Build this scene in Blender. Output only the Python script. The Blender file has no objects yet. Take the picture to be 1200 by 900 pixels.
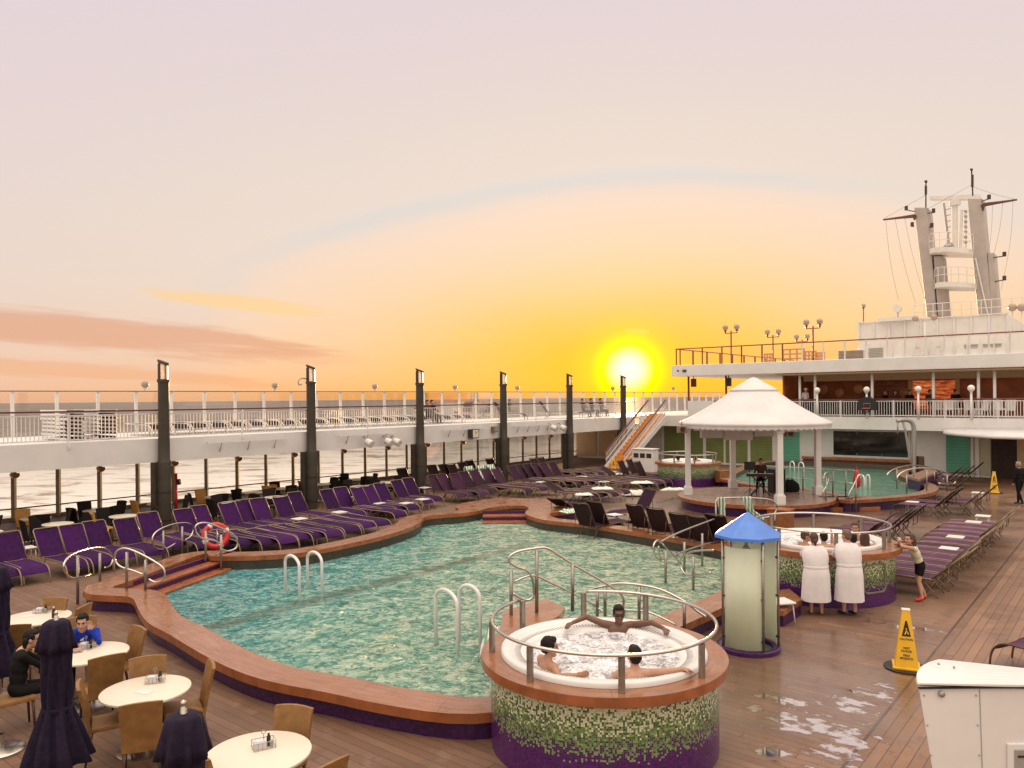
import bpy, bmesh, math, random
import numpy as np
from mathutils import Vector, Matrix
random.seed(7)
PI = math.pi
scn = bpy.context.scene
COL = scn.collection
# ------------------------------------------------------------------ survey
F = 906.0; CZ = 4.35; ROLL = math.atan(.00864); HY = 466.8
CR, SR = math.cos(ROLL), math.sin(ROLL)
def ray(px, py):
    a = (px-600)/F; b = (HY-py)/F
    return Vector((a*CR + b*SR, 1.0, -a*SR + b*CR))
def at(px, py, z=0.0):
    d = ray(px, py); t = (z-CZ)/d.z
    return Vector((d.x*t, d.y*t, z))
def atY(px, py, Y):
    d = ray(px, py)*Y
    return Vector((d.x, d.y, CZ+d.z))
EX = Vector((.6302, .7764, 0)); RX = Vector((.7764, -.6302, 0)); O = Vector((-11.85, 26.3, 0)); UP = Vector((0, 0, 1))
def S(u, v, z=0.0): return O + EX*u + RX*v + UP*z
def onu(px, py, u):
    d = ray(px, py); c = Vector((0, 0, CZ))
    t = (u - (c-O).dot(EX))/d.dot(EX); return c + d*t
def onplane(px, py, p, n):
    d = ray(px, py); c = Vector((0, 0, CZ)); return c + d*((p-c).dot(n)/d.dot(n))
SHIP_A = math.atan2(EX.y, EX.x)
def uv_of(p):
    q = Vector(p)-O; return q.dot(EX), q.dot(RX)
# ------------------------------------------------------------------ objects
ORD = 'first second third fourth fifth sixth seventh eighth ninth tenth eleventh twelfth thirteenth fourteenth fifteenth sixteenth seventeenth eighteenth nineteenth twentieth twenty-first twenty-second twenty-third twenty-fourth twenty-fifth twenty-sixth twenty-seventh twenty-eighth twenty-ninth thirtieth thirty-first thirty-second thirty-third thirty-fourth'.split()
def tag(o, label=None, cat=None, group=None, kind=None):
    if label: o['label'] = label
    if cat: o['category'] = cat
    if group: o['group'] = group
    if kind: o['kind'] = kind
    return o
def thing(name, label, cat, loc=(0, 0, 0), rz=0.0, group=None):
    o = bpy.data.objects.new(name, None); o.empty_display_size = .2
    COL.objects.link(o); o.location = loc; o.rotation_euler = (0, 0, rz)
    return tag(o, label, cat, group)
KIDS = {}
def link(name, me, parent=None):
    o = bpy.data.objects.new(name, me); COL.objects.link(o)
    if parent is not None:
        o.parent = parent; KIDS.setdefault(parent.name, []).append(o)
    return o
def dup(root, loc, rz, label=None, group=None, scale=None):
    def cp(o, par):
        c = o.copy(); COL.objects.link(c)
        if par is not None:
            c.parent = par; KIDS.setdefault(par.name, []).append(c)
        for ch in list(KIDS.get(o.name, [])): cp(ch, c)
        return c
    r = cp(root, None); r.location = loc; r.rotation_euler = (0, 0, rz)
    if label: r['label'] = label
    if group: r['group'] = group
    if scale: r.scale = scale
    return r
class MB:
    def __init__(s): s.v = []; s.f = []; s.uv = None
    def add(s, vs, fs):
        n = len(s.v); s.v += [Vector(p) for p in vs]; s.f += [tuple(i+n for i in f) for f in fs]; return s
    def hexa(s, p):   # 8 points: bottom 4, top 4
        return s.add(p, [(3, 2, 1, 0), (4, 5, 6, 7), (0, 1, 5, 4), (1, 2, 6, 5), (2, 3, 7, 6), (3, 0, 4, 7)])
    def box(s, c, d, ax=None):
        c = Vector(c); ax = ax or (Vector((1, 0, 0)), Vector((0, 1, 0)), UP)
        h = [ax[i]*(d[i]/2) for i in range(3)]
        return s.hexa([c-h[0]-h[1]-h[2], c+h[0]-h[1]-h[2], c+h[0]+h[1]-h[2], c-h[0]+h[1]-h[2],
                       c-h[0]-h[1]+h[2], c+h[0]-h[1]+h[2], c+h[0]+h[1]+h[2], c-h[0]+h[1]+h[2]])
    def sbox(s, u0, u1, v0, v1, z0, z1):
        return s.hexa([S(u0, v0, z0), S(u0, v1, z0), S(u1, v1, z0), S(u1, v0, z0), S(u0, v0, z1), S(u0, v1, z1), S(u1, v1, z1), S(u1, v0, z1)])
    def beam(s, a, b, w, h, up=UP):
        a = Vector(a); b = Vector(b); d = (b-a); L = d.length; d.normalize()
        if abs(d.dot(up)) > .98: up = Vector((1, 0, 0))
        sd = d.cross(up).normalized(); u2 = sd.cross(d)
        return s.box((a+b)/2, (L, w, h), (d, sd, u2))
    def tube(s, pts, r, seg=8, closed=False, rs=None):
        pts = [Vector(p) for p in pts]; n = len(pts)
        if n < 2: return s
        T = []
        for i in range(n):
            a = pts[i-1] if (i > 0 or closed) else pts[i]; b = pts[(i+1) % n] if (i < n-1 or closed) else pts[i]
            t = (b-a); T.append(t.normalized() if t.length > 1e-9 else Vector((0, 0, 1)))
        ref = UP if abs(T[0].z) < .9 else Vector((1, 0, 0))
        nrm = (ref - T[0]*ref.dot(T[0])).normalized(); vs = []
        for i in range(n):
            nrm = (nrm - T[i]*nrm.dot(T[i])); nrm = nrm.normalized() if nrm.length > 1e-6 else Vector((1, 0, 0))
            bn = T[i].cross(nrm); rr = rs[i] if rs else r
            for k in range(seg):
                a = 2*PI*k/seg; vs.append(pts[i] + nrm*(rr*math.cos(a)) + bn*(rr*math.sin(a)))
        fs = []
        m = n if closed else n-1
        for i in range(m):
            j = (i+1) % n
            for k in range(seg):
                l = (k+1) % seg; fs.append((i*seg+k, i*seg+l, j*seg+l, j*seg+k))
        if not closed:
            fs.append(tuple(range(seg))[::-1]); fs.append(tuple((n-1)*seg+k for k in range(seg)))
        return s.add(vs, fs)
    def cyl(s, a, b, r0, r1=None, seg=12):
        return s.tube([a, b], r0, seg, rs=[r0, r0 if r1 is None else r1])
    def lathe(s, prof, c=(0, 0, 0), seg=32, sx=1, sy=1, closed=False, a0=0, a1=2*PI, f=None):
        c = Vector(c); full = abs(a1-a0-2*PI) < 1e-6; na = seg if full else seg+1; vs = []
        for (r, z) in prof:
            for k in range(na):
                a = a0+(a1-a0)*k/seg; q = f(a, z) if f else 1
                vs.append(c+Vector((r*q*sx*math.cos(a), r*q*sy*math.sin(a), z)))
        fs = []; m = len(prof)
        for i in range(m if closed else m-1):
            j = (i+1) % m
            for k in range(seg):
                l = (k+1) % na; fs.append((i*na+k, i*na+l, j*na+l, j*na+k))
        return s.add(vs, fs)
    def prism(s, poly, z0, z1):
        n = len(poly); vs = [(p[0], p[1], z0) for p in poly]+[(p[0], p[1], z1) for p in poly]
        fs = [tuple(range(n))[::-1], tuple(range(n, 2*n))]+[(i, (i+1) % n, n+(i+1) % n, n+i) for i in range(n)]
        return s.add(vs, fs)
    def ball(s, c, r, seg=12, rings=8, M=None):
        c = Vector(c); r = (r, r, r) if not hasattr(r, '__len__') else r; vs = []; 
        for i in range(1, rings):
            t = PI*i/rings
            for k in range(seg):
                a = 2*PI*k/seg; p = Vector((r[0]*math.sin(t)*math.cos(a), r[1]*math.sin(t)*math.sin(a), r[2]*math.cos(t)))
                vs.append(c+(M @ p if M else p))
        tz = Vector((0, 0, r[2])); tz = M @ tz if M else tz
        vs += [c+tz, c-tz]; fs = []; m = len(vs)
        for i in range(rings-2):
            for k in range(seg):
                l = (k+1) % seg; fs.append((i*seg+k, (i+1)*seg+k, (i+1)*seg+l, i*seg+l))
        for k in range(seg):
            l = (k+1) % seg; fs.append((m-2, k, l)); b = (rings-2)*seg; fs.append((m-1, b+l, b+k))
        return s.add(vs, fs)
    def poly(s, pts): return s.add(pts, [tuple(range(len(pts)))])
    def mesh(s, name, mat, smooth=False, fix=True, bevel=0):
        me = bpy.data.meshes.new(name); me.from_pydata([tuple(v) for v in s.v], [], s.f)
        if fix or bevel:
            bm = bmesh.new(); bm.from_mesh(me)
            if bevel: bmesh.ops.bevel(bm, geom=[e for e in bm.edges], offset=bevel, segments=2, affect='EDGES', profile=.5, clamp_overlap=True)
            if fix: bmesh.ops.recalc_face_normals(bm, faces=bm.faces)
            bm.to_mesh(me); bm.free()
        if mat: me.materials.append(mat)
        if smooth:
            for p in me.polygons: p.use_smooth = True
            if smooth == 'auto':
                try: me.set_sharp_from_angle(angle=math.radians(40))
                except Exception: pass
        return me
    def build(s, name, mat, parent=None, smooth=False, fix=True, bevel=0):
        return link(name, s.mesh(name, mat, smooth, fix, bevel), parent)
def catmull(pts, n=6, closed=False):
    pts = [Vector(p) for p in pts]; m = len(pts); out = []
    for i in range(m if closed else m-1):
        g = lambda k: pts[k % m] if closed else pts[max(0, min(m-1, k))]
        p0, p1, p2, p3 = g(i-1), g(i), g(i+1), g(i+2)
        for k in range(n):
            t = k/n; out.append(.5*((2*p1)+(p2-p0)*t+(2*p0-5*p1+4*p2-p3)*t*t+(3*p1-p0-3*p2+p3)*t*t*t))
    if not closed: out.append(pts[-1])
    return out
# ------------------------------------------------------------------ materials
def srgb(r, g, b):
    f = lambda c: (c/255/12.92) if c/255 <= .04045 else ((c/255+.055)/1.055)**2.4
    return (f(r), f(g), f(b), 1)
class NT:
    def __init__(s, nt): s.nt = nt
    def n(s, typ, ins=None, **props):
        nd = s.nt.nodes.new(typ)
        for k, v in props.items(): setattr(nd, k, v)
        for k, v in (ins or {}).items(): s.set(nd.inputs[k], v)
        return nd
    def set(s, sock, v):
        if isinstance(v, bpy.types.NodeSocket): s.nt.links.new(v, sock)
        elif isinstance(v, bpy.types.Node): s.nt.links.new(v.outputs[0], sock)
        else:
            if sock.type == 'RGBA' and len(v) == 3: v = (*v, 1)
            sock.default_value = v
    def m(s, op, a, b=None, c=None, clamp=False):
        nd = s.nt.nodes.new('ShaderNodeMath'); nd.operation = op; nd.use_clamp = clamp
        for i, v in enumerate((a, b, c)):
            if v is not None: s.set(nd.inputs[i], v)
        return nd.outputs[0]
    def vm(s, op, a, b=None):
        nd = s.nt.nodes.new('ShaderNodeVectorMath'); nd.operation = op
        s.set(nd.inputs[0], a)
        if b is not None: s.set(nd.inputs[1], b)
        return nd.outputs['Value'] if op in ('DOT_PRODUCT', 'LENGTH', 'DISTANCE') else nd.outputs[0]
    def mix(s, f, a, b, bt='MIX'):
        nd = s.nt.nodes.new('ShaderNodeMix'); nd.data_type = 'RGBA'; nd.blend_type = bt
        s.set(nd.inputs[0], f); s.set(nd.inputs[6], a); s.set(nd.inputs[7], b); return nd.outputs[2]
    def ramp(s, f, stops, interp='LINEAR'):
        nd = s.nt.nodes.new('ShaderNodeValToRGB'); cr = nd.color_ramp; cr.interpolation = interp
        while len(cr.elements) < len(stops): cr.elements.new(.5)
        for e, (p, c) in zip(cr.elements, stops): e.position = p; e.color = c if len(c) == 4 else (*c, 1)
        s.set(nd.inputs[0], f); return nd.outputs[0]
    def mr(s, v, a, b, c=0, d=1, smooth=False):
        nd = s.nt.nodes.new('ShaderNodeMapRange'); nd.interpolation_type = 'SMOOTHSTEP' if smooth else 'LINEAR'
        for i, x in enumerate((v, a, b, c, d)): s.set(nd.inputs[i], x)
        return nd.outputs[0]
    def noise(s, vec, scale, detail=3, rough=.5, dist=0):
        return s.n('ShaderNodeTexNoise', {'Vector': vec, 'Scale': scale, 'Detail': detail, 'Roughness': rough, 'Distortion': dist}).outputs[0]
    def pos(s): return s.n('ShaderNodeNewGeometry').outputs['Position']
    def obj(s): return s.n('ShaderNodeTexCoord').outputs['Object']
    def xyz(s, v): return s.n('ShaderNodeSeparateXYZ', {0: v}).outputs
    def comb(s, x, y, z=0.0): return s.n('ShaderNodeCombineXYZ', {0: x, 1: y, 2: z}).outputs[0]
    def bump(s, h, st, dist=.01): return s.n('ShaderNodeBump', {'Height': h, 'Strength': st, 'Distance': dist}).outputs[0]
def newmat(name):
    m = bpy.data.materials.new(name); m.use_nodes = True; t = NT(m.node_tree)
    return m, t, m.node_tree.nodes['Principled BSDF'], m.node_tree.nodes['Material Output']
MATS = {}
def pm(name, col, rough=.5, metal=0.0, var=.15, scale=4.0, bump=0.0, bscale=60.0, spec=.5, emis=None, es=0, rvar=.12, sheen=0, ov=0):
    m, t, b, o = newmat(name); c = (*col[:3], 1); p = t.obj()
    n1 = t.noise(p, scale, 4, .6)
    dk = tuple(x*(1-var) for x in c[:3]); lt = tuple(min(1, x*(1+var)) for x in c[:3])
    bc = t.mix(t.mr(n1, .3, .7), dk, lt)
    if ov: k = t.mr(t.n('ShaderNodeObjectInfo').outputs['Random'], 0, 1, 1-ov, 1+ov); bc = t.mix(1.0, bc, t.comb(k, k, k), 'MULTIPLY')
    t.set(b.inputs['Base Color'], bc)
    t.set(b.inputs['Roughness'], t.mr(t.noise(p, scale*3, 3), .3, .7, max(.02, rough-rvar), min(1, rough+rvar)))
    b.inputs['Metallic'].default_value = metal; b.inputs['Specular IOR Level'].default_value = spec
    if sheen: b.inputs['Sheen Weight'].default_value = sheen
    if bump: t.set(b.inputs['Normal'], t.bump(t.noise(p, bscale, 3), bump, .01))
    if emis: b.inputs['Emission Color'].default_value = (*emis[:3], 1); b.inputs['Emission Strength'].default_value = es
    MATS[name] = m; return m
white = pm('white_paint', (.67, .645, .635), .45, var=.06, scale=1.2, bump=.05, bscale=20)
white_dull = pm('white_paint_dull', (.62, .59, .57), .6, var=.10, scale=1.5)  # slightly greyer and rougher white paint
steel = pm('stainless_steel', (.58, .54, .50), .26, 1.0, var=.05, scale=3, rvar=.03)
steel_post = pm('brushed_steel_post', (.30, .27, .24), .35, .85, var=.15, scale=8)
gunmetal = pm('dark_column_paint', (.050, .040, .030), .55, var=.2, scale=1.5, spec=.3)
maroon = pm('varnished_rail', (.10, .025, .02), .35, var=.2)
frame_mat = pm('window_post_paint', (.24, .19, .14), .5, var=.15)
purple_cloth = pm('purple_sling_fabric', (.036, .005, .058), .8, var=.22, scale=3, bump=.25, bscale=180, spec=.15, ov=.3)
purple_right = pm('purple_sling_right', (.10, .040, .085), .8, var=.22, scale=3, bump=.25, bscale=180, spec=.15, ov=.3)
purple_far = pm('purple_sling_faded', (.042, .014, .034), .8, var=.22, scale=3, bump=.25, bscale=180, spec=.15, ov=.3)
sling_dark = pm('dark_backlit_sling', (.026, .011, .012), .8, var=.25, scale=3, bump=.2, bscale=180, spec=.15)  # on lounger backs this dark stands for backlit purple cloth
alu = pm('champagne_aluminium', (.24, .17, .11), .42, .5, var=.1, scale=6)
alu_dark = pm('bronze_aluminium', (.10, .065, .042), .45, .5, var=.15, scale=6)
umb_cloth = pm('navy_umbrella_cloth', (.010, .004, .020), .8, var=.35, scale=6, bump=.7, bscale=18, spec=.3)
purple_tile = pm('purple_tile', (.042, .005, .065), .3, var=.25, scale=20)
black = pm('black_plastic', (.012, .011, .011), .5, var=.2)
blackcloth = pm('black_cloth', (.011, .010, .010), .9, var=.25, scale=12, bump=.9, bscale=16, spec=.12)
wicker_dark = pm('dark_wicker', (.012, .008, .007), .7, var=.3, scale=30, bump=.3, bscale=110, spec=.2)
wood_leg = pm('dark_wood_leg', (.06, .022, .014), .45, var=.2)
table_white = pm('cream_laminate', (.68, .62, .51), .32, var=.03, scale=1.5, rvar=.02)
skin_light = pm('skin_light', (.46, .25, .17), .5, var=.1, scale=8)
skin_tan = pm('skin_tan', (.36, .18, .11), .5, var=.1, scale=8)
skin_dark = pm('skin_brown', (.13, .055, .032), .45, var=.12, scale=8)
hair_dark = pm('hair_dark', (.010, .007, .006), .6, var=.3, scale=25, bump=.5, bscale=70, spec=.2)
hair_brown = pm('hair_brown', (.06, .024, .012), .6, var=.3, scale=25, bump=.5, bscale=70)
hair_grey = pm('hair_grey', (.25, .20, .17), .6, var=.2, scale=25, bump=.5, bscale=70)
robe = pm('white_terry', (.68, .63, .64), .95, var=.05, scale=8, bump=.5, bscale=140, sheen=.2)
blue_shirt = pm('blue_jersey', (.010, .035, .36), .75, var=.2, scale=8, bump=.9, bscale=15, spec=.2)
cream_shirt = pm('cream_cotton', (.58, .54, .40), .85, var=.1, scale=8, bump=.8, bscale=15)
red_plastic = pm('red_paint', (.48, .02, .02), .4, var=.12)
red_post = pm('red_brown_post', (.20, .03, .02), .5, var=.15)
yellow = pm('yellow_plastic', (.75, .42, .02), .42, var=.08, scale=6)
ink = pm('black_ink', (.02, .015, .01), .6)
towel_green = None
orange_wood = pm('teak_box', (.24, .09, .028), .42, var=.25, scale=7)
cream_wall = pm('cream_wall_sun_tint', (.52, .33, .17), .6, var=.08, scale=1.2)  # cream panels tinted orange, the warm sun glare put into their colour
bar_wall = pm('terracotta_bar_wall', (.30, .085, .03), .6, var=.3, scale=1.5)
bar_ceiling = pm('bar_ceiling', (.17, .11, .07), .7, var=.1, emis=(1, .5, .2), es=.06)  # no lamp: faint emission stands for warm bar light on the ceiling
dark_in = pm('dark_interior', (.03, .013, .010), .7, var=.3)
glow = None
bulb = pm('globe_glass_unlit', (.72, .66, .60), .25, var=.05)
bulb_dusk = pm('globe_glass_dusk', (.34, .25, .18), .25, var=.08)
amber_lamp = pm('amber_glass', (.50, .22, .10), .3, var=.1)
lantern_glass = pm('lantern_glass', (.75, .55, .40), .15, var=.25, scale=10, emis=(1, .55, .25), es=.25)
amber_lit = pm('sunlit_wicker', (.55, .26, .05), .6, var=.3, scale=30, bump=.3, bscale=110)  # dark wicker painted amber where low sun shows through it
grey_metal = pm('grey_metal', (.33, .31, .29), .45, .3, var=.12)
louver = pm('louvre_grey', (.30, .28, .26), .5, var=.12)
mast_leg_paint = pm('mast_leg_paint', (.36, .31, .28), .5, var=.12, scale=1)
mast_paint = pm('mast_paint', (.62, .58, .54), .5, var=.08, scale=1)
# ------------------------------------------------------------------ special materials
def mat_wicker():
    m, t, b, o = newmat('tan_wicker'); p = t.obj(); x = t.xyz(p)
    w1 = t.m('SINE', t.m('MULTIPLY', x[2], 190.)); w2 = t.m('SINE', t.m('MULTIPLY', t.m('ADD', x[0], x[1]), 190.))
    h = t.m('MULTIPLY', w1, w2)
    c = t.mix(t.mr(t.noise(p, 9, 4), .3, .7), (.185, .085, .022), (.30, .148, .042))
    t.set(b.inputs['Base Color'], t.mix(t.mr(h, -1, -.2, .45, 1), (.12, .05, .015), c))
    b.inputs['Roughness'].default_value = .55; t.set(b.inputs['Normal'], t.bump(h, .5, .004)); return m
wicker = mat_wicker()
def mat_deck():
    m, t, b, o = newmat('composite_deck'); p = t.pos()
    rel = t.vm('SUBTRACT', p, tuple(O)); u = t.vm('DOT_PRODUCT', rel, tuple(EX)); v = t.vm('DOT_PRODUCT', rel, tuple(RX))
    side = t.m('GREATER_THAN', v, 23.05)
    def sel(a, b_): return t.m('ADD', t.m('MULTIPLY', side, a), t.m('MULTIPLY', t.m('SUBTRACT', 1.0, side), b_))
    c = sel(v, u); l = sel(u, v)
    q = t.m('DIVIDE', c, .145); fr = t.m('FRACT', q); idx = t.m('FLOOR', q)
    gap = t.m('MAXIMUM', t.m('LESS_THAN', fr, .07), t.m('LESS_THAN', t.m('ABSOLUTE', t.m('SUBTRACT', v, 23.05)), .02))
    wn = t.n('ShaderNodeTexWhiteNoise', {'W': idx}, noise_dimensions='1D').outputs[0]
    seg = t.m('FRACT', t.m('ADD', t.m('DIVIDE', l, 4.2), t.m('MULTIPLY', wn, 7.3)))
    gap = t.m('MAXIMUM', gap, t.m('LESS_THAN', seg, .003))
    wn2 = t.n('ShaderNodeTexWhiteNoise', {'Vector': t.comb(idx, t.m('FLOOR', t.m('ADD', t.m('DIVIDE', l, 4.2), t.m('MULTIPLY', wn, 7.3))), side)}, noise_dimensions='3D').outputs[0]
    grain = t.noise(t.comb(t.m('MULTIPLY', c, 60.), t.m('MULTIPLY', l, 3.), 0.0), 1.0, 4, .6)
    big = t.noise(p, .55, 5, .6); big2 = t.noise(p, 2.6, 5, .65)
    base = t.mix(t.m('ADD', t.m('MULTIPLY', wn2, .6), t.m('MULTIPLY', grain, .4)), (.145, .078, .046), (.255, .150, .095))
    base = t.mix(1.0, base, t.mix(t.mr(v, 18., 26., 0, 1, True), (.74, .70, .68), (1.36, 1.36, 1.38)), 'MULTIPLY')  # tone ramp across the deck: right lightened to imitate wet sheen, left darkened
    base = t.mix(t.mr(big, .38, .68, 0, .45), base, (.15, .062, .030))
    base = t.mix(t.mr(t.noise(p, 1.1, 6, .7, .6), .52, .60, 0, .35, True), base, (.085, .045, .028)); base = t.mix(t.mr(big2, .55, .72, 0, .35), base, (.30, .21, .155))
    # wet film and puddles
    pn = t.noise(p, 4.6, 6, .66, .5); px = t.noise(t.comb(t.m('MULTIPLY', u, 5.5), t.m('MULTIPLY', v, 1.6), 0.0), 1.0, 5, .6, .3)
    def blob(px_, py_, ru, rv):
        cu, cv = uv_of(at(px_, py_, 0))
        du = t.m('DIVIDE', t.m('SUBTRACT', u, cu), ru); dv = t.m('DIVIDE', t.m('SUBTRACT', v, cv), rv)
        return t.m('SUBTRACT', 1.0, t.m('SQRT', t.m('ADD', t.m('MULTIPLY', du, du), t.m('MULTIPLY', dv, dv))))
    pud = None
    for a in ((955, 848, .55, 1.1), (990, 872, 1.3, .42), (925, 822, .25, .7), (1004, 716, .55, .45), (1050, 733, .30, 1.0), (1000, 826, .8, .5), (1035, 812, .5, .4), (905, 882, .5, .3), (868, 760, .7, .35), (785, 586, 2.2, .5), (815, 577, 2.0, .45), (740, 603, .8, .6), (1030, 640, .4, .5), (925, 850, .3, .9), (1085, 738, .2, .6), (640, 590, 1.0, 1.2)):
        g = blob(*a); pud = g if pud is None else t.m('MAXIMUM', pud, g)
    pud = t.m('MAXIMUM', pud, -.9)
    pm_ = t.mr(t.m('ADD', t.m('MULTIPLY', pud, .17), t.m('ADD', t.m('MULTIPLY', pn, .55), t.m('MULTIPLY', px, .45))), .595, .665, 0, 1, True)
    wetreg = t.m('MAXIMUM', t.m('MAXIMUM', blob(950, 790, 5.0, 4.0), blob(760, 598, 5.0, 4.5)), blob(1100, 600, 9.0, 6.0))
    wet = t.mr(t.m('ADD', t.m('MULTIPLY', wetreg, .6), t.m('MULTIPLY', t.m('SUBTRACT', t.noise(p, .9, 4), .5), 1.3)), 0.0, .55, 0, 1, True)
    dark = t.mr(t.m('ADD', t.m('MULTIPLY', pud, .15), t.m('ADD', t.m('MULTIPLY', pn, .5), t.m('MULTIPLY', px, .5))), .53, .60, 0, .5, True)
    base = t.mix(dark, base, (.10, .045, .03))
    t.set(b.inputs['Base Color'], t.mix(t.m('MULTIPLY', gap, .8), base, (.035, .018, .013)))
    rg = t.m('ADD', t.m('MULTIPLY', wet, -.26), t.m('ADD', .50, t.m('MULTIPLY', grain, .16)))
    t.set(b.inputs['Roughness'], rg); t.set(b.inputs['Coat Weight'], t.m('MULTIPLY', wet, .55)); t.set(b.inputs['Coat Roughness'], t.mr(pn, .35, .65, .06, .30)); base2 = t.mix(t.m('MULTIPLY', wet, .35), t.mix(t.m('MULTIPLY', gap, .8), base, (.035, .018, .013)), (.09, .05, .035)); t.set(b.inputs['Base Color'], base2)
    h = t.m('SUBTRACT', t.m('MULTIPLY', grain, .25), gap)
    t.set(b.inputs['Normal'], t.bump(h, .35, .006))
    gl = t.n('ShaderNodeBsdfGlossy', {'Color': (.95, .93, .92, 1), 'Roughness': .04})
    t.set(gl.inputs['Normal'], t.bump(t.noise(p, 2.0, 2), .02, .02))
    mx = t.n('ShaderNodeMixShader', {0: t.m('MULTIPLY', pm_, .78), 1: b.outputs[0], 2: gl.outputs[0]})
    t.set(o.inputs[0], mx.outputs[0]); return m
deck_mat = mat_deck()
def mat_wood(name, c0, c1, rough=.3, joint=1.3):
    m, t, b, o = newmat(name); uv = t.n('ShaderNodeTexCoord').outputs['UV']; p = t.pos(); x = t.xyz(uv)
    g = t.noise(t.comb(t.m('MULTIPLY', x[0], 2.2), t.m('MULTIPLY', x[1], 22.), 0.0), 1.0, 4, .6)
    big = t.noise(p, 1.3, 5, .6)
    c = t.mix(t.mr(g, .3, .7), c0, c1); c = t.mix(t.mr(big, .48, .8, 0, .3), c, tuple(min(1, k*1.4+.03) for k in c1))
    fr = t.m('FRACT', t.m('DIVIDE', x[0], joint)); gap = t.m('LESS_THAN', fr, .010/joint)
    fy = t.m('FRACT', t.m('DIVIDE', x[1], .15)); gap2 = t.m('MULTIPLY', t.m('LESS_THAN', fy, .05), .6); gap = t.m('MAXIMUM', gap, gap2)
    t.set(b.inputs['Base Color'], t.mix(t.m('MULTIPLY', gap, .6), c, (.04, .015, .008)))
    t.set(b.inputs['Roughness'], t.mr(t.noise(p, 2.5, 5, .65), .35, .65, max(.05, rough-.2), rough+.2))
    b.inputs['Coat Weight'].default_value = .4; b.inputs['Coat Roughness'].default_value = .15
    t.set(b.inputs['Normal'], t.bump(g, .12, .004)); return m
coping_mat = mat_wood('coping_wood', (.18, .062, .020), (.33, .130, .050))
stage_mat = mat_wood('stage_wood', (.20, .10, .065), (.30, .17, .115), .4, 2.0)
lip_mat = pm('coping_edge_wood', (.27, .085, .030), .32, var=.3, scale=3)
def mat_mosaic():
    m, t, b, o = newmat('hot_tub_mosaic'); uv = t.n('ShaderNodeTexCoord').outputs['UV']; x = t.xyz(uv)
    sz = .023
    qx = t.m('DIVIDE', x[0], sz); qy = t.m('DIVIDE', x[1], sz)
    cell = t.comb(t.m('FLOOR', qx), t.m('FLOOR', qy), 0.0)
    w = t.n('ShaderNodeTexWhiteNoise', {'Vector': cell}, noise_dimensions='3D'); r1 = w.outputs[0]
    r2 = t.n('ShaderNodeTexWhiteNoise', {'Vector': t.vm('ADD', cell, (31.7, 11.3, 5.))}, noise_dimensions='3D').outputs[0]
    z = t.m('MULTIPLY', t.m('FLOOR', qy), sz)
    n = t.m('ADD', z, t.m('MULTIPLY', t.m('SUBTRACT', r1, .5), .44))
    n2 = t.m('ADD', z, t.m('MULTIPLY', t.m('SUBTRACT', r2, .5), .32))
    pur = t.mix(r2, (.040, .005, .066), (.10, .013, .14))
    grn = t.ramp(r2, [(0, (.015, .035, .012)), (.3, (.045, .10, .03)), (.65, (.11, .20, .065)), (1, (.24, .32, .13))])
    crm = t.mix(r2, (.46, .47, .31), (.66, .65, .47))
    c = t.mix(t.m('GREATER_THAN', n2, .47), pur, grn); c = t.mix(t.m('GREATER_THAN', n, .80), c, crm)
    fx = t.m('FRACT', qx); fy = t.m('FRACT', qy)
    g = t.m('MAXIMUM', t.m('LESS_THAN', fx, .10), t.m('LESS_THAN', fy, .10))
    grout = t.mix(t.mr(z, .35, .6), (.05, .02, .06), (.22, .21, .13))
    t.set(b.inputs['Base Color'], t.mix(g, c, grout)); t.set(b.inputs['Roughness'], t.mr(g, 0, 1, .18, .7))
    t.set(b.inputs['Normal'], t.bump(t.m('ADD', t.m('MULTIPLY', t.m('SUBTRACT', 1.0, g), .5), t.m('MULTIPLY', r1, .25)), .35, .004)); return m
mosaic = mat_mosaic()
def mat_tile():
    m, t, b, o = newmat('purple_pool_tile'); uv = t.n('ShaderNodeTexCoord').outputs['UV']; x = t.xyz(uv)
    qx = t.m('DIVIDE', x[0], .05); qy = t.m('DIVIDE', x[1], .05)
    r = t.n('ShaderNodeTexWhiteNoise', {'Vector': t.comb(t.m('FLOOR', qx), t.m('FLOOR', qy), 3.0)}, noise_dimensions='3D').outputs[0]
    g = t.m('MAXIMUM', t.m('LESS_THAN', t.m('FRACT', qx), .1), t.m('LESS_THAN', t.m('FRACT', qy), .1))
    t.set(b.inputs['Base Color'], t.mix(g, t.mix(r, (.022, .004, .034), (.055, .008, .08)), (.02, .008, .025)))
    b.inputs['Roughness'].default_value = .25; return m
tile_mat = mat_tile()
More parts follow.
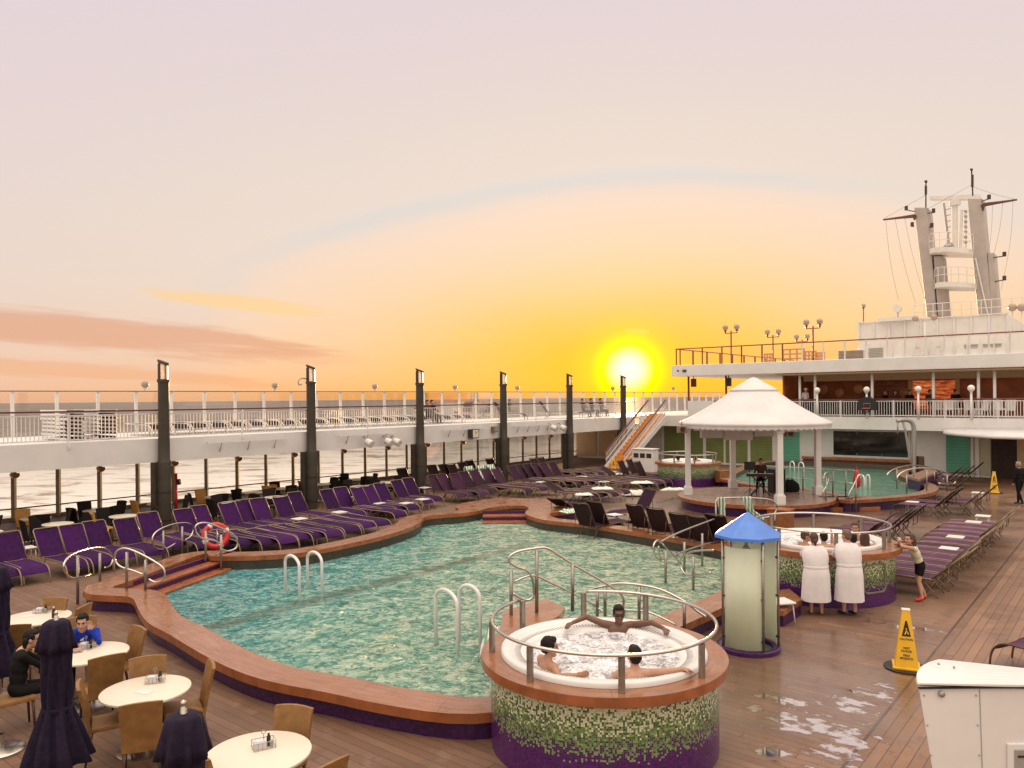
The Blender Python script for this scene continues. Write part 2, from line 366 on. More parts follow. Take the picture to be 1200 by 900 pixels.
def mat_pool(name, green=False):
    m, t, b, o = newmat(name); p = t.pos(); x = t.xyz(p)
    w1 = t.noise(p, 2.4, 4, .62, 1.1); w2 = t.noise(t.vm('ADD', p, (7, 3, 1)), 7.0, 4, .65, 1.2); w3 = t.noise(t.vm('MULTIPLY', p, (1, 1.7, 1)), .55, 2, .5, .4)
    hgt = t.m('ADD', t.m('MULTIPLY', w1, 1.0), t.m('ADD', t.m('MULTIPLY', w2, .42), t.m('MULTIPLY', w3, 1.2)))
    if green: base = t.mix(t.mr(w1, .3, .7), (.06, .22, .16), (.12, .32, .23)); amp = .10
    else:
        f = t.mr(t.m('ADD', x[0], t.m('MULTIPLY', t.m('SUBTRACT', x[1], 15.0), -.15)), -7.5, -1.5, 0, 1, True)
        shallow = t.mix(t.mr(w2, .35, .65), (.001, .22, .27), (.035, .48, .52)); deep = t.mix(t.mr(w2, .35, .65), (.05, .34, .27), (.23, .58, .45))
        base = t.mix(f, shallow, deep); crest_glint = t.m('MULTIPLY', t.mr(t.m('ADD', t.m('MULTIPLY', w1, .6), t.m('MULTIPLY', w2, .5)), .50, .63, 0, 1, True), t.mr(x[0], -8.5, 2.0, .15, .88)); base = t.mix(crest_glint, base, (.80, .84, .66)); base = t.mix(t.mr(t.m('SUBTRACT', x[0], t.m('MULTIPLY', t.m('SUBTRACT', x[1], 18.), .12)), -4., 4., 0, .38), base, (.60, .60, .38)); base = t.mix(t.mr(t.m('ADD', t.m('MULTIPLY', w1, .5), t.m('MULTIPLY', w2, .5)), .40, .50, .45, 0), base, (.015, .11, .09))  # pale crests and right-hand paling paint glints and reflections into the water colour
        # brown submerged ledge crossing the pool
        a = at(240, 738, 0); bq = at(505, 668, 0); d = (bq-a).normalized(); nn = Vector((-d.y, d.x, 0))
        dist = t.m('ADD', t.vm('DOT_PRODUCT', t.vm('SUBTRACT', p, tuple(a)), tuple(nn)), t.m('MULTIPLY', t.m('SUBTRACT', w1, .5), .55))
        al = t.vm('DOT_PRODUCT', t.vm('SUBTRACT', p, tuple(a)), tuple(d))
        led = t.m('MULTIPLY', t.mr(t.m('ABSOLUTE', dist), .08, .42, 1, 0, True), t.m('MULTIPLY', t.mr(al, -.6, .1), t.mr(al, 8.0, 13.0, 1, 0)))
        base = t.mix(t.m('MULTIPLY', led, t.mr(w2, .40, .56, .2, .7)), base, (.12, .11, .06)); amp = .28
    t.set(b.inputs['Base Color'], base); b.inputs['Roughness'].default_value = .08; b.inputs['IOR'].default_value = 1.33
    nrm = t.bump(hgt, 1.0, amp); t.set(b.inputs['Normal'], nrm); b.inputs['Specular IOR Level'].default_value = .8
    gl = t.n('ShaderNodeBsdfGlossy', {'Color': (.95, .93, .88, 1), 'Roughness': .06, 'Normal': nrm})
    lw = t.n('ShaderNodeLayerWeight', {'Blend': .42, 'Normal': nrm}).outputs['Facing']
    mx = t.n('ShaderNodeMixShader', {0: t.mr(lw, .48, 1.0, .03, .68), 1: b.outputs[0], 2: gl.outputs[0]}); t.set(o.inputs[0], mx.outputs[0]); return m
pool_mat = mat_pool('pool_water'); kid_mat = mat_pool('kids_pool_water', True)
def mat_foam():
    m, t, b, o = newmat('bubbling_water'); p = t.pos()
    n1 = t.noise(p, 5, 6, .7, 1.0); vo = t.n('ShaderNodeTexVoronoi', {'Vector': p, 'Scale': 26.0}).outputs[0]
    h = t.m('ADD', n1, t.m('MULTIPLY', vo, -.22))
    t.set(b.inputs['Base Color'], t.mix(t.mr(h, .25, .50), (.28, .26, .27), (.90, .88, .91)))
    b.inputs['Roughness'].default_value = .25; t.set(b.inputs['Normal'], t.bump(h, .9, .06)); return m
foam = mat_foam()
def mat_sea():
    m, t, b, o = newmat('sea_water'); p = t.pos(); x = t.xyz(p)
    dist = t.vm('LENGTH', t.vm('MULTIPLY', p, (1, 1, 0)))
    q = t.vm('MULTIPLY', p, (.55, 1.0, 1))
    w1 = t.noise(q, .085, 5, .62, .6); w2 = t.noise(q, .020, 3, .5, .3)
    h = t.m('ADD', t.m('MULTIPLY', w1, 1.0), t.m('MULTIPLY', w2, .9))
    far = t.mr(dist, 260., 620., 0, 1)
    near = t.mix(t.mr(w1, .34, .50), (.44, .37, .30), (1.0, .98, .94)); farc = t.mix(t.mr(w1, .36, .60), (.17, .148, .138), (.30, .27, .25))  # near water whitened to stand for overexposed sky reflection, far water greyed
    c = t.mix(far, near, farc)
    nrm = t.bump(h, .9, 2.2)
    d = t.n('ShaderNodeBsdfDiffuse', {'Color': t.mix(.5, c, (.10, .10, .10), 'MULTIPLY'), 'Normal': nrm})
    gl = t.n('ShaderNodeBsdfGlossy', {'Color': c, 'Roughness': t.mr(far, 0, 1, .22, .55), 'Normal': nrm})
    d.inputs['Color'].default_value = (.1, .1, .1, 1); t.set(d.inputs['Color'], c)
    mx = t.n('ShaderNodeMixShader', {0: .62, 1: d.outputs[0], 2: gl.outputs[0]}); t.set(o.inputs[0], mx.outputs[0]); return m
sea_mat = mat_sea()
def mat_glass(name, tint, fac, rough=.05):
    m, t, b, o = newmat(name)
    tr = t.n('ShaderNodeBsdfTransparent', {'Color': tint}); gl = t.n('ShaderNodeBsdfGlossy', {'Color': (1, 1, 1, 1), 'Roughness': rough})
    lw = t.n('ShaderNodeFresnel', {'IOR': 1.45}).outputs[0]
    mx = t.n('ShaderNodeMixShader', {0: t.m('ADD', t.m('MULTIPLY', lw, .5), fac), 1: tr.outputs[0], 2: gl.outputs[0]}); t.set(o.inputs[0], mx.outputs[0]); return m
glass = mat_glass('clear_glass', (.93, .92, .90, 1), .03)
glass_screen = mat_glass('windscreen_glass', (.90, .86, .84, 1), .06)
glass_dark = pm('dark_window_glass', (.010, .013, .013), .06, var=.5, scale=.6, spec=.8, rvar=.02)
def mat_frost():
    m, t, b, o = newmat('frosted_green_panel'); p = t.obj()
    c = t.mix(t.mr(t.noise(p, 1.6, 4), .3, .7), (.80, .83, .68), (.90, .92, .82))
    d = t.n('ShaderNodeBsdfDiffuse', {'Color': c}); tl = t.n('ShaderNodeBsdfTranslucent', {'Color': c}); tr = t.n('ShaderNodeBsdfTransparent', {'Color': (.85, .9, .7, 1)})
    m1 = t.n('ShaderNodeMixShader', {0: .45, 1: d.outputs[0], 2: tl.outputs[0]}); m2 = t.n('ShaderNodeMixShader', {0: .12, 1: m1.outputs[0], 2: tr.outputs[0]})
    t.set(o.inputs[0], m2.outputs[0]); return m
frost = mat_frost()
def mat_stripe(name, c1, c2, per, axis=2):
    m, t, b, o = newmat(name); x = t.xyz(t.obj()); s = t.m('FRACT', t.m('DIVIDE', x[axis], per))
    t.set(b.inputs['Base Color'], t.mix(t.m('GREATER_THAN', s, .5), c1, c2)); b.inputs['Roughness'].default_value = .9
    t.set(b.inputs['Normal'], t.bump(t.noise(t.obj(), 60, 3), .4, .01)); return m
towel_green = mat_stripe('green_striped_towel', (.70, .70, .62), (.16, .34, .22), .11, 0)
towel_pale = pm('pale_towel', (.66, .66, .58), .95, var=.15, scale=9, bump=.5, bscale=50)
def mat_clap(name, c):
    m, t, b, o = newmat(name); x = t.xyz(t.pos()); fr = t.m('FRACT', t.m('DIVIDE', x[2], .17)); g = t.m('LESS_THAN', fr, .09)
    cc = t.mix(t.mr(t.noise(t.pos(), 1.2, 4), .3, .7), tuple(k*.85 for k in c), tuple(k*1.1 for k in c))
    t.set(b.inputs['Base Color'], t.mix(t.m('MULTIPLY', g, .7), cc, tuple(k*.25 for k in c))); b.inputs['Roughness'].default_value = .5
    t.set(b.inputs['Normal'], t.bump(fr, .6, .02)); return m
teal = mat_clap('teal_clapboard', (.10, .36, .25)); clap_white = mat_clap('white_clapboard', (.46, .43, .38)); clap_green = mat_clap('green_clapboard', (.17, .21, .065))
def mat_canvas():
    m, t, b, o = newmat('white_canvas'); p = t.pos()
    t.set(b.inputs['Base Color'], t.mix(t.mr(t.noise(p, 1.1, 5, .6), .3, .7), (.54, .515, .515), (.63, .605, .605))); b.inputs['Roughness'].default_value = .6
    t.set(b.inputs['Normal'], t.bump(t.noise(p, 1.8, 3), .25, .05)); return m
canvas = mat_canvas()
# ------------------------------------------------------------------ sky, sun, camera
SUN = ray(737, 433).normalized(); SEL = math.asin(SUN.z); SAZ = math.atan2(SUN.x, SUN.y)
w = bpy.data.worlds.new('World'); scn.world = w; w.use_nodes = True; t = NT(w.node_tree); nt = w.node_tree
bg = nt.nodes['Background']; wo = nt.nodes['World Output']
dr = t.n('ShaderNodeTexCoord').outputs['Generated']; dr = t.vm('NORMALIZE', dr); X = t.xyz(dr)
srr = (math.cos(SAZ), -math.sin(SAZ), 0.0)
hx = t.vm('DOT_PRODUCT', dr, srr); dt = t.vm('DOT_PRODUCT', dr, tuple(SUN)); el = X[2]
ez = t.m('SUBTRACT', el, SUN.z); h2 = t.m('MULTIPLY', hx, .42)
D = t.m('SQRT', t.m('ADD', t.m('MULTIPLY', h2, h2), t.m('MULTIPLY', ez, ez)))
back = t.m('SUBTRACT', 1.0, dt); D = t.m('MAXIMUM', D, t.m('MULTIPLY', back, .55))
D = t.m('ADD', D, t.m('MULTIPLY', t.m('SUBTRACT', t.noise(t.vm('MULTIPLY', dr, (1.5, 1.5, 4)), 2.0, 3), .5), .035))
c = t.ramp(t.m('DIVIDE', D, .54), [(0, srgb(255, 198, 36)), (.07, srgb(254, 194, 62)), (.14, srgb(253, 205, 118)), (.21, srgb(251, 214, 160)), (.29, srgb(250, 220, 188)), (.37, srgb(249, 223, 202)), (.43, srgb(237, 222, 211)), (.52, srgb(236, 220, 209)), (.72, srgb(232, 215, 213)), (.93, srgb(229, 213, 224)), (1, srgb(234, 220, 204))])
arc = t.m('MULTIPLY', t.mr(t.m('ABSOLUTE', t.m('SUBTRACT', D, .229)), .001, .016, 1, 0, True), t.mr(t.m('ABSOLUTE', t.m('ADD', hx, .1)), .20, .50, .36, 0, True))
c = t.mix(arc, c, srgb(206, 217, 222))
hz = t.m('POWER', 2.718, t.m('MULTIPLY', t.m('ABSOLUTE', el), -13.0)); sidef = t.mr(hx, -.75, -.1, 0, 1)
c = t.mix(t.m('MULTIPLY', hz, t.mr(dt, 0.0, .9, .35, .85)), c, t.mix(sidef, srgb(247, 178, 128), srgb(253, 178, 52)))
# clouds
cv = t.comb(t.m('MULTIPLY', hx, 5.), t.m('ADD', t.m('MULTIPLY', el, 42.), t.m('MULTIPLY', hx, 3.2)), 0.0)
cn = t.noise(cv, 1.0, 6, .62, .5)
def gz(cx, cy, rx, ry):
    a = t.m('DIVIDE', t.m('SUBTRACT', hx, cx), rx); b_ = t.m('DIVIDE', t.m('SUBTRACT', t.m('ADD', el, t.m('MULTIPLY', t.m('SUBTRACT', hx, cx), .09)), cy), ry)
    return t.m('SUBTRACT', 1.0, t.m('SQRT', t.m('ADD', t.m('MULTIPLY', a, a), t.m('MULTIPLY', b_, b_))), clamp=True)
def dirc(px, py):
    d = ray(px, py).normalized(); return d.dot(Vector(srr)), d.z
def cl(px, py, rx, ry, lo, hi, amt):
    a, e = dirc(px, py); g = gz(a, e, rx, ry)
    return t.m('MULTIPLY', t.mr(t.m('ADD', t.m('MULTIPLY', g, .75), cn), lo, hi, 0, 1, True), t.m('MULTIPLY', t.mr(g, 0, .25), amt))
c = t.mix(cl(90, 388, .36, .031, .66, .95, .72), c, srgb(226, 163, 130))
c = t.mix(cl(10, 428, .36, .018, .72, .98, .4), c, srgb(240, 165, 110))
c = t.mix(cl(270, 354, .16, .020, .78, .96, .75), c, srgb(255, 212, 150))
c = t.mix(cl(553, 392, .04, .006, .70, .9, .7), c, srgb(255, 205, 110))
c = t.mix(cl(747, 388, .022, .0045, .65, .85, .8), c, srgb(255, 215, 120))
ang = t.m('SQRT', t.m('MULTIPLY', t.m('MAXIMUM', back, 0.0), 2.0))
c = t.mix(t.mr(ang, .085, .04, 0, .5, True), c, srgb(255, 222, 30))
c = t.mix(t.mr(ang, .054, .034, 0, 1, True), c, (1.0, .93, 0.0, 1))
c = t.mix(t.mr(ang, .034, .007, 0, 1, True), c, (1.15, 1.12, .9, 1))
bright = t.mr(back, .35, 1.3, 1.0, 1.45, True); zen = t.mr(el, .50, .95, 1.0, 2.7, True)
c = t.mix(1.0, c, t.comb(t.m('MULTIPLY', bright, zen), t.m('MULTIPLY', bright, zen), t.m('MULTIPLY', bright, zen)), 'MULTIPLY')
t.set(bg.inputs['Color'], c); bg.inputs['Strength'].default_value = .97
sky = t.n('ShaderNodeTexSky'); sky.sky_type = 'NISHITA'; sky.sun_disc = False; sky.sun_elevation = SEL; sky.sun_rotation = SAZ
bg2 = t.n('ShaderNodeBackground', {'Color': sky.outputs[0], 'Strength': .012}); ad = t.n('ShaderNodeAddShader', {0: bg.outputs[0], 1: bg2.outputs[0]}); t.set(wo.inputs[0], ad.outputs[0])
sl = bpy.data.lights.new('sun', 'SUN'); sl.energy = 6.5; sl.angle = math.radians(.7); sl.color = (1, .62, .25)
so = bpy.data.objects.new('sun', sl); COL.objects.link(so); so.rotation_euler = (-SUN).to_track_quat('-Z', 'Y').to_euler(); so.location = (0, 60, 30)
cam = bpy.data.cameras.new('camera'); co = bpy.data.objects.new('camera', cam); COL.objects.link(co); scn.camera = co
cam.sensor_fit = 'HORIZONTAL'; cam.sensor_width = 36; cam.lens = F/1200*36; cam.shift_y = (HY-450)/1200; cam.clip_end = 120000; cam.clip_start = .05
co.matrix_world = Matrix(((CR, SR, 0, 0), (0, 0, -1, 0), (-SR, CR, 0, CZ), (0, 0, 0, 1)))
scn.view_settings.view_transform = 'Standard'; scn.view_settings.look = 'None'; scn.view_settings.exposure = 0; scn.view_settings.gamma = 1
scn.render.engine = 'CYCLES'; scn.cycles.max_bounces = 8; scn.cycles.transparent_max_bounces = 16
# ------------------------------------------------------------------ ground, sea
def uvstrip(name, A, B, mat, parent=None, closed=True, width=None, smooth=False, kind=None):
    """quad strip between two 3-D polylines, UV = (arc length, 0..width)"""
    n = len(A); me = bpy.data.meshes.new(name); vs = [tuple(p) for p in A]+[tuple(p) for p in B]
    m = n if closed else n-1; fs = [(i, (i+1) % n, n+(i+1) % n, n+i) for i in range(m)]
    me.from_pydata(vs, [], fs); uvl = me.uv_layers.new(name='UVMap'); s = [0.0]
    for i in range(n): s.append(s[-1]+(((A[(i+1) % n]+B[(i+1) % n])-(A[i]+B[i]))/2).length)
    k = 0
    for i in range(m):
        wi = (A[i]-B[i]).length; wj = (A[(i+1) % n]-B[(i+1) % n]).length
        for q in ((s[i], 0), (s[i+1], 0), (s[i+1], wj), (s[i], wi)): uvl.data[k].uv = q; k += 1
    me.materials.append(mat)
    if smooth:
        for p in me.polygons: p.use_smooth = True
    return link(name, me, parent)
tag(MB().poly([(-9e4, -9e4, -27), (9e4, -9e4, -27), (9e4, 9e4, -27), (-9e4, 9e4, -27)]).build('sea', sea_mat), kind='structure')
# main deck with openings left for the two pools (the water lies at deck level, so the pool sheet sits above)
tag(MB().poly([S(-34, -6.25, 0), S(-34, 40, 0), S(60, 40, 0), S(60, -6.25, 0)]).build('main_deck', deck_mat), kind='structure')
hull = MB(); hull.sbox(-34, 60, -6.3, -6.26, -27, -.01); tag(hull.build('ship_hull', white), 'white ship hull side dropping to the sea outside the deck windows', 'hull')
# ------------------------------------------------------------------ main pool
ZC = .36
inner_px = [(258, 652, .6), (300, 651.3, .6), (350, 648, .6), (385, 642, .6), (430, 632.5, .6), (460, 625, .62), (482, 617.5, .7), (493, 612, .75), (496, 607, .7), (503, 604.6, .6), (520, 603, .55), (545, 601, .6), (562, 598.2, .9), (574, 595, 1.6), (592, 593.3, 2.1), (611, 592.3, 2.2), (619.5, 595.5, 1.9), (615.5, 600, 1.1), (618, 603.5, .8), (630, 607.5, .62), (645, 610.3, .55), (690, 615, .55), (750, 624.5, .55), (795, 632, .55), (838, 639.5, .55), (866, 648, .55), (874, 662, .55), (862, 680, .55), (838, 695, .6), (774, 722, .6), (700, 753, .6), (632, 787, .6), (572, 816, .6), (485, 808, .6), (413, 794, .6), (342, 781, .6), (289, 761, .6), (236, 733, .6), (213, 722, .6), (200, 706, .6), (193, 696, .6), (178, 691, .6), (150, 689.5, .6), (132, 688, .62), (150, 681.5, .6), (195, 664.5, .6), (238, 649, .6), (246, 651.5, .6)]
pts = []
for (a, b, wd) in inner_px:
    p = at(a, b, ZC); pts.append((p.x, p.y, wd))
sm = catmull([Vector(p) for p in pts], 5, True)
inn = [Vector((p.x, p.y, ZC)) for p in sm]; wid = [p.z for p in sm]; nP = len(inn)
area = sum(inn[i].x*inn[(i+1) % nP].y-inn[(i+1) % nP].x*inn[i].y for i in range(nP)); sg = 1 if area > 0 else -1
nr = []
for i in range(nP):
    d = (inn[(i+2) % nP]-inn[i-2]); d.normalize(); nr.append(Vector((d.y, -d.x, 0))*sg)
out = [inn[i]+nr[i]*wid[i] for i in range(nP)]
for _ in range(2): out = [(out[i-1]+out[i]*2+out[(i+1) % nP])/4 for i in range(nP)]
pool = thing('swimming_pool', 'large free-form pool with wooden coping and turquoise rippled water', 'pool', (0, 0, 0))
dz = lambda L, z: [Vector((p.x, p.y, z)) for p in L]
uvstrip('coping', inn, out, coping_mat, pool)
uvstrip('coping_edge', dz(out, ZC), dz(out, ZC-.13), lip_mat, pool, smooth=True)
uvstrip('coping_nosing', dz(inn, ZC), dz(inn, ZC-.12), lip_mat, pool, smooth=True)
rec = [inn[i]+nr[i]*(wid[i]-.09) for i in range(nP)]; rec = [(rec[i-1]+rec[i]*2+rec[(i+1) % nP])/4 for i in range(nP)]
uvstrip('coping_soffit', dz(out, ZC-.13), dz(rec, ZC-.13), lip_mat, pool)
uvstrip('outer_tiling', dz(rec, ZC-.13), dz(rec, 0), tile_mat, pool)
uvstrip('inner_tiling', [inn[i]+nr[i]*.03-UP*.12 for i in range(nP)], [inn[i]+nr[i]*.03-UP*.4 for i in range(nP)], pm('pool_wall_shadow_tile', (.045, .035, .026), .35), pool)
wm = MB().poly([Vector((p.x, p.y, .012))+nr[i]*.05 for i, p in enumerate(inn)]).build('water_surface', pool_mat, pool, fix=False)
bm = bmesh.new(); bm.from_mesh(wm.data); bmesh.ops.triangulate(bm, faces=bm.faces); bm.to_mesh(wm.data); bm.free()
def steps_block(name, a, b, down, n, z0, rise, tread, parent):
    a = Vector((a.x, a.y, 0)); b = Vector((b.x, b.y, 0)); L = (b-a).normalized()
    dn = Vector((-L.y, L.x, 0)); dn = dn if dn.dot(down) > 0 else -dn
    for k in range(n):
        zt = z0-rise*(k+1); o0 = dn*(tread*k); o1 = dn*(tread*(k+1))
        ri = MB(); ri.hexa([p+UP*z for z in (max(-.3, zt-.04), zt+rise-.045) for p in (a+o0-dn*.05, b+o0-dn*.05, b+o0+dn*.003, a+o0+dn*.003)])
        ri.build('step_riser', purple_tile, parent)
        tr = MB(); tr.hexa([p+UP*z for z in (zt-.045, zt) for p in (a+o0, b+o0, b+o1+dn*.02, a+o1+dn*.02)]); tr.build('step_tread', lip_mat, parent)
# left stairs into the pool
steps_block('pool_steps', at(141, 684, ZC), at(244, 651, ZC), Vector((1, 0, 0)), 2, ZC, .15, .34, pool)
steps_block('pool_steps', at(566, 597.5, ZC), at(617, 597, ZC), Vector((0, -1, 0)), 2, ZC, .15, .5, pool)
# ------------------------------------------------------------------ hairpin handrails etc. drawn in their own vertical planes
def plane_pts(px, P1, P2):
    n = (P2-P1).cross(UP).normalized(); return [onplane(a, b, P1, n) for a, b in px]
def handrail(name, label, cat, px, P1, P2, posts, r=.022, mat=None, pr=.03, closed=False, group=None, extra=None, smooth=5):
    P1 = Vector(P1); P2 = Vector(P2); th = thing(name, label, cat, P1, 0, group)
    def loc(L): return [p-P1 for p in L]
    MB().tube(catmull(loc(plane_pts(px, P1, P2)), smooth, closed), r, 8, closed).build('rail', mat or steel, th, True)
    for ex in (extra or []): MB().tube(catmull(loc(plane_pts(ex, P1, P2)), 4), r*.85, 8).build('lower_rail', mat or steel, th, True)
    for (x, y0, y1) in posts:
        a, b = loc(plane_pts([(x, y0), (x, y1)], P1, P2)); MB().cyl(b, a, pr).build('post', steel_post, th, True)
    return th
c7 = lambda L: [(a/2.8133, b/2.8133+580) for a, b in L]
handrail('handrail', 'looped steel handrail standing on the deck boards left of the pool steps', 'handrail', c7([(300, 262), (262, 272), (232, 272), (213, 250), (212, 225), (232, 200), (275, 182), (325, 173), (358, 182), (372, 208), (364, 232), (345, 240)]), at(91, 708), at(117, 689), [(91, 651, 708), (117, 648, 689)])
handrail('handrail', 'looped steel handrail standing on the front corner of the wooden pool coping', 'handrail', c7([(470, 262), (440, 250), (395, 235), (378, 210), (385, 186), (410, 176), (450, 188), (510, 220), (540, 245), (540, 275), (515, 288), (490, 278)]), at(148.5, 690, ZC), at(170.5, 691, ZC), [(148.5, 647, 690), (170.5, 656, 691)])
handrail('handrail', 'looped steel handrail behind the upper end of the pool steps, nearest the purple loungers', 'handrail', c7([(578, 160), (545, 178), (515, 176), (502, 150), (512, 125), (545, 105), (590, 93), (625, 95), (637, 112), (630, 135), (612, 148)]), at(191.5, 659, .0), at(213.5, 652, .0), [(191.5, 622, 660), (213.5, 617, 653)])
handrail('handrail', 'looped steel handrail beside the red lifebuoy at the far corner of the pool steps', 'handrail', c7([(735, 165), (705, 150), (660, 140), (644, 112), (652, 96), (680, 92), (720, 105), (765, 128), (782, 150), (778, 175), (750, 185), (730, 178)]), at(241, 657, ZC), at(259, 668, .05), [(241, 622, 657), (259, 627, 668)])
def ladder(label, hoops):
    th = None
    for (x0, y0, x1, y1, top) in hoops:
        P1 = at(x0, y0, -.05); P2 = at(x1, y1, -.05)
        if th is None: th = thing('pool_ladder', label, 'pool ladder', P1); base = P1
        pl = plane_pts([(x0, top+9), (x1, top+13)], P1, P2); a, b = pl; tp = max(a.z, b.z)+.02
        L = [P1, Vector((P1.x, P1.y, tp))]
        mid = (P1+P2)/2; rad = (Vector((P2.x, P2.y, 0))-Vector((P1.x, P1.y, 0)))/2
        for k in range(1, 12):
            an = PI*k/12; L.append(Vector((mid.x, mid.y, tp))-rad*math.cos(an)+UP*(.20*math.sin(an)))
        L += [Vector((P2.x, P2.y, tp)), P2]
        MB().tube([p-base for p in L], .033, 10).build('hoop', white, th, True)
ladder('white two-hoop ladder on the submerged ledge towards the left pool end', [(334.5, 697, 351, 704, 653), (360.5, 693, 377.5, 699, 648)])
ladder('white two-hoop pool ladder in the water close to the big foreground hot tub', [(511, 760, 536.5, 773, 699), (538.5, 757, 563, 765, 691)])
# ------------------------------------------------------------------ hot tubs
def hot_tub(cx, cy, label, gap, posts_a, R=1.55):
    th = thing('hot_tub', label, 'hot tub', (cx, cy, 0)); RT = R-.12; H = 1.12
    seg = 72; A = [Vector((RT*math.cos(2*PI*k/seg), RT*math.sin(2*PI*k/seg), H-.13)) for k in range(seg)]
    o = uvstrip('tiled_side', A, dz(A, 0), mosaic, th, smooth=True)
    me = o.data; uvl = me.uv_layers[0].data
    for i, l in enumerate(me.loops): uvl[i].uv = (uvl[i].uv[0], me.vertices[l.vertex_index].co.z)
    A = [Vector((R*math.cos(2*PI*k/seg), R*math.sin(2*PI*k/seg), H)) for k in range(seg)]; B = [Vector((p.x*(1.24/R), p.y*(1.24/R), H)) for p in A]
    wr = uvstrip('wooden_rim', A, B, coping_mat, th)
    MB().lathe([(RT-.02, H-.12), (R-.008, H-.12), (R, H-.112), (R, H-.004), (R-.004, H)], seg=72).build('rim_edge', lip_mat, wr, 'auto')
    shl = MB().lathe([(1.30, H+.002), (1.30, H+.045), (1.285, H+.065), (1.255, H+.072), (1.20, H+.065), (1.16, H+.03), (1.14, H+.012), (1.02, H+.004), (.985, H-.005), (.96, H-.03), (.92, H-.12), (.90, H-.35)], seg=72).build('white_shell', white, th, True)
    g = MB()
    for k in range(150):
        a = 2*PI*k/150; d = Vector((math.cos(a), math.sin(a), 0)); g.box(d*1.09+UP*(H+.0085), (.085, .018, .006), (d, Vector((-d.y, d.x, 0)), UP))
    g.build('overflow_grille', grey_metal, shl)
    # bubbling water as a displaced disc
    wv = MB(); rings = 40; sg_ = 84; vs = [Vector((0, 0, H-.04))]
    from mathutils import noise as mn
    for i in range(1, rings+1):
        for k in range(sg_):
            a = 2*PI*k/sg_; r = .985*i/rings; x, y = r*math.cos(a), r*math.sin(a); q = Vector((x+cx, y+cy, 0))
            h = mn.fractal(q*4.5, .8, 2.1, 5)*.034 + mn.noise(q*2.1)*.03 + .03*abs(mn.noise(q*11))
            vs.append(Vector((x, y, H-.045+h*min(1, (1.02-r/.985)*5)+.035*math.exp(-(r/.55)**2))))
    fs = [(0, 1+k, 1+(k+1) % sg_) for k in range(sg_)]
    for i in range(rings-1):
        for k in range(sg_):
            l = (k+1) % sg_; fs.append((1+i*sg_+k, 1+(i+1)*sg_+k, 1+(i+1)*sg_+l, 1+i*sg_+l))
    wv.add(vs, fs); wv.build('bubbling_water', foam, th, True)
    # ring rail with a gap, and its posts
    g0, g1 = [math.radians(q) for q in gap]; n = 60; RR = 1.41; zt = 1.53
    L = [Vector((RR*math.cos(g1+(g0+2*PI-g1)*k/n), RR*math.sin(g1+(g0+2*PI-g1)*k/n), zt)) for k in range(n+1)]
    rr = MB().tube(L, .021, 14).build('ring_rail', steel, th, True)
    for a in posts_a:
        a = math.radians(a); d = Vector((math.cos(a), math.sin(a), 0)); MB().cyl(d*1.41+UP*(H+.001), d*1.41+UP*(zt-.02), .04, seg=12).build('rail_post', steel_post, rr, 'auto')
    return th
def pa(px, cx, cy):  # post angle of a post seen at a pixel of the rim
    p = at(px[0], px[1], 1.12); return math.degrees(math.atan2(p.y-cy, p.x-cx))
T1 = (1.13, 9.86); T2 = (6.87, 17.25); T3 = (8.75, 38.6)
pa1 = [pa(q, *T1) for q in ((617.7, 800), (730, 815), (821, 793.5), (571.8, 764), (599.7, 733), (678.5, 716.6), (765, 725))]
hot_tub(*T1, 'big round green and purple mosaic hot tub in the foreground holding three bathers', (93, 138), pa1)
tub2 = hot_tub(*T2, 'round mosaic hot tub where two people in white robes lean', (176, 205), [-148, -100, -52, -12, 30, 75, 120], 1.62)
hot_tub(*T3, 'distant round hot tub seen behind the left posts of the white pavilion', (40, 75), [-170, -130, -90, -45, 0, 100, 150], 1.62)
hm_ = MB(); L = []
for (a, z) in ((-77, .30), (-60, .30), (-57.5, .36), (-57.5, .82), (-60, .88), (-77, .88), (-79.5, .82), (-79.5, .36)): a = math.radians(a); L.append((1.505*math.cos(a), 1.505*math.sin(a), z))
hm_.tube(L, .022, 6, True); hm_.build('access_hatch', pm('hatch_olive', (.16, .15, .10), .5), tub2)
c12 = lambda L: [(a/4+560, b/4+630) for a, b in L]
def platform(name, label, cat, poly_px, z0, z1, mat=coping_mat, side=lip_mat, parent=None):
    poly = [at(a, b, z1) for a, b in poly_px]; th = thing(name, label, cat, (0, 0, 0))
    me = MB().prism(poly, z1-.1, z1).build('wooden_top', mat, th)
    uvl = me.data.uv_layers.new(name='UVMap'); 
    for i, l in enumerate(me.data.loops):
        v = me.data.vertices[l.vertex_index].co; u_ = uv_of(v); uvl.data[i].uv = (u_[0], u_[1]*1.0)
    cen = sum(poly, Vector())/len(poly); p2 = [cen+(p-cen)*.93 for p in poly]
    MB().prism(p2, z0, z1-.1).build('tiled_base', purple_tile, th); return th
platform('entry_platform', 'wet wooden step platform between the pool and the back of the foreground hot tub', 'step', [(590, 716), (640, 701), (662, 712), (655, 722), (612, 742), (585, 740)], 0, .75)
handrail('handrail', 'tall bent steel handrail on the step platform behind the foreground hot tub', 'handrail', c12([(165, 262), (205, 285), (240, 292), (262, 265), (255, 195), (230, 155), (185, 138), (150, 115), (150, 88), (190, 65), (260, 52), (320, 48), (380, 82), (440, 122), (520, 168), (600, 215), (660, 255), (683, 290), (680, 330)]), at(629, 718, .75), at(671, 714, .75), [(599, 669, 732), (629, 645, 719), (671, 661, 716)], extra=[c12([(170, 208), (220, 185), (270, 178), (340, 210), (443, 260), (560, 322)])])
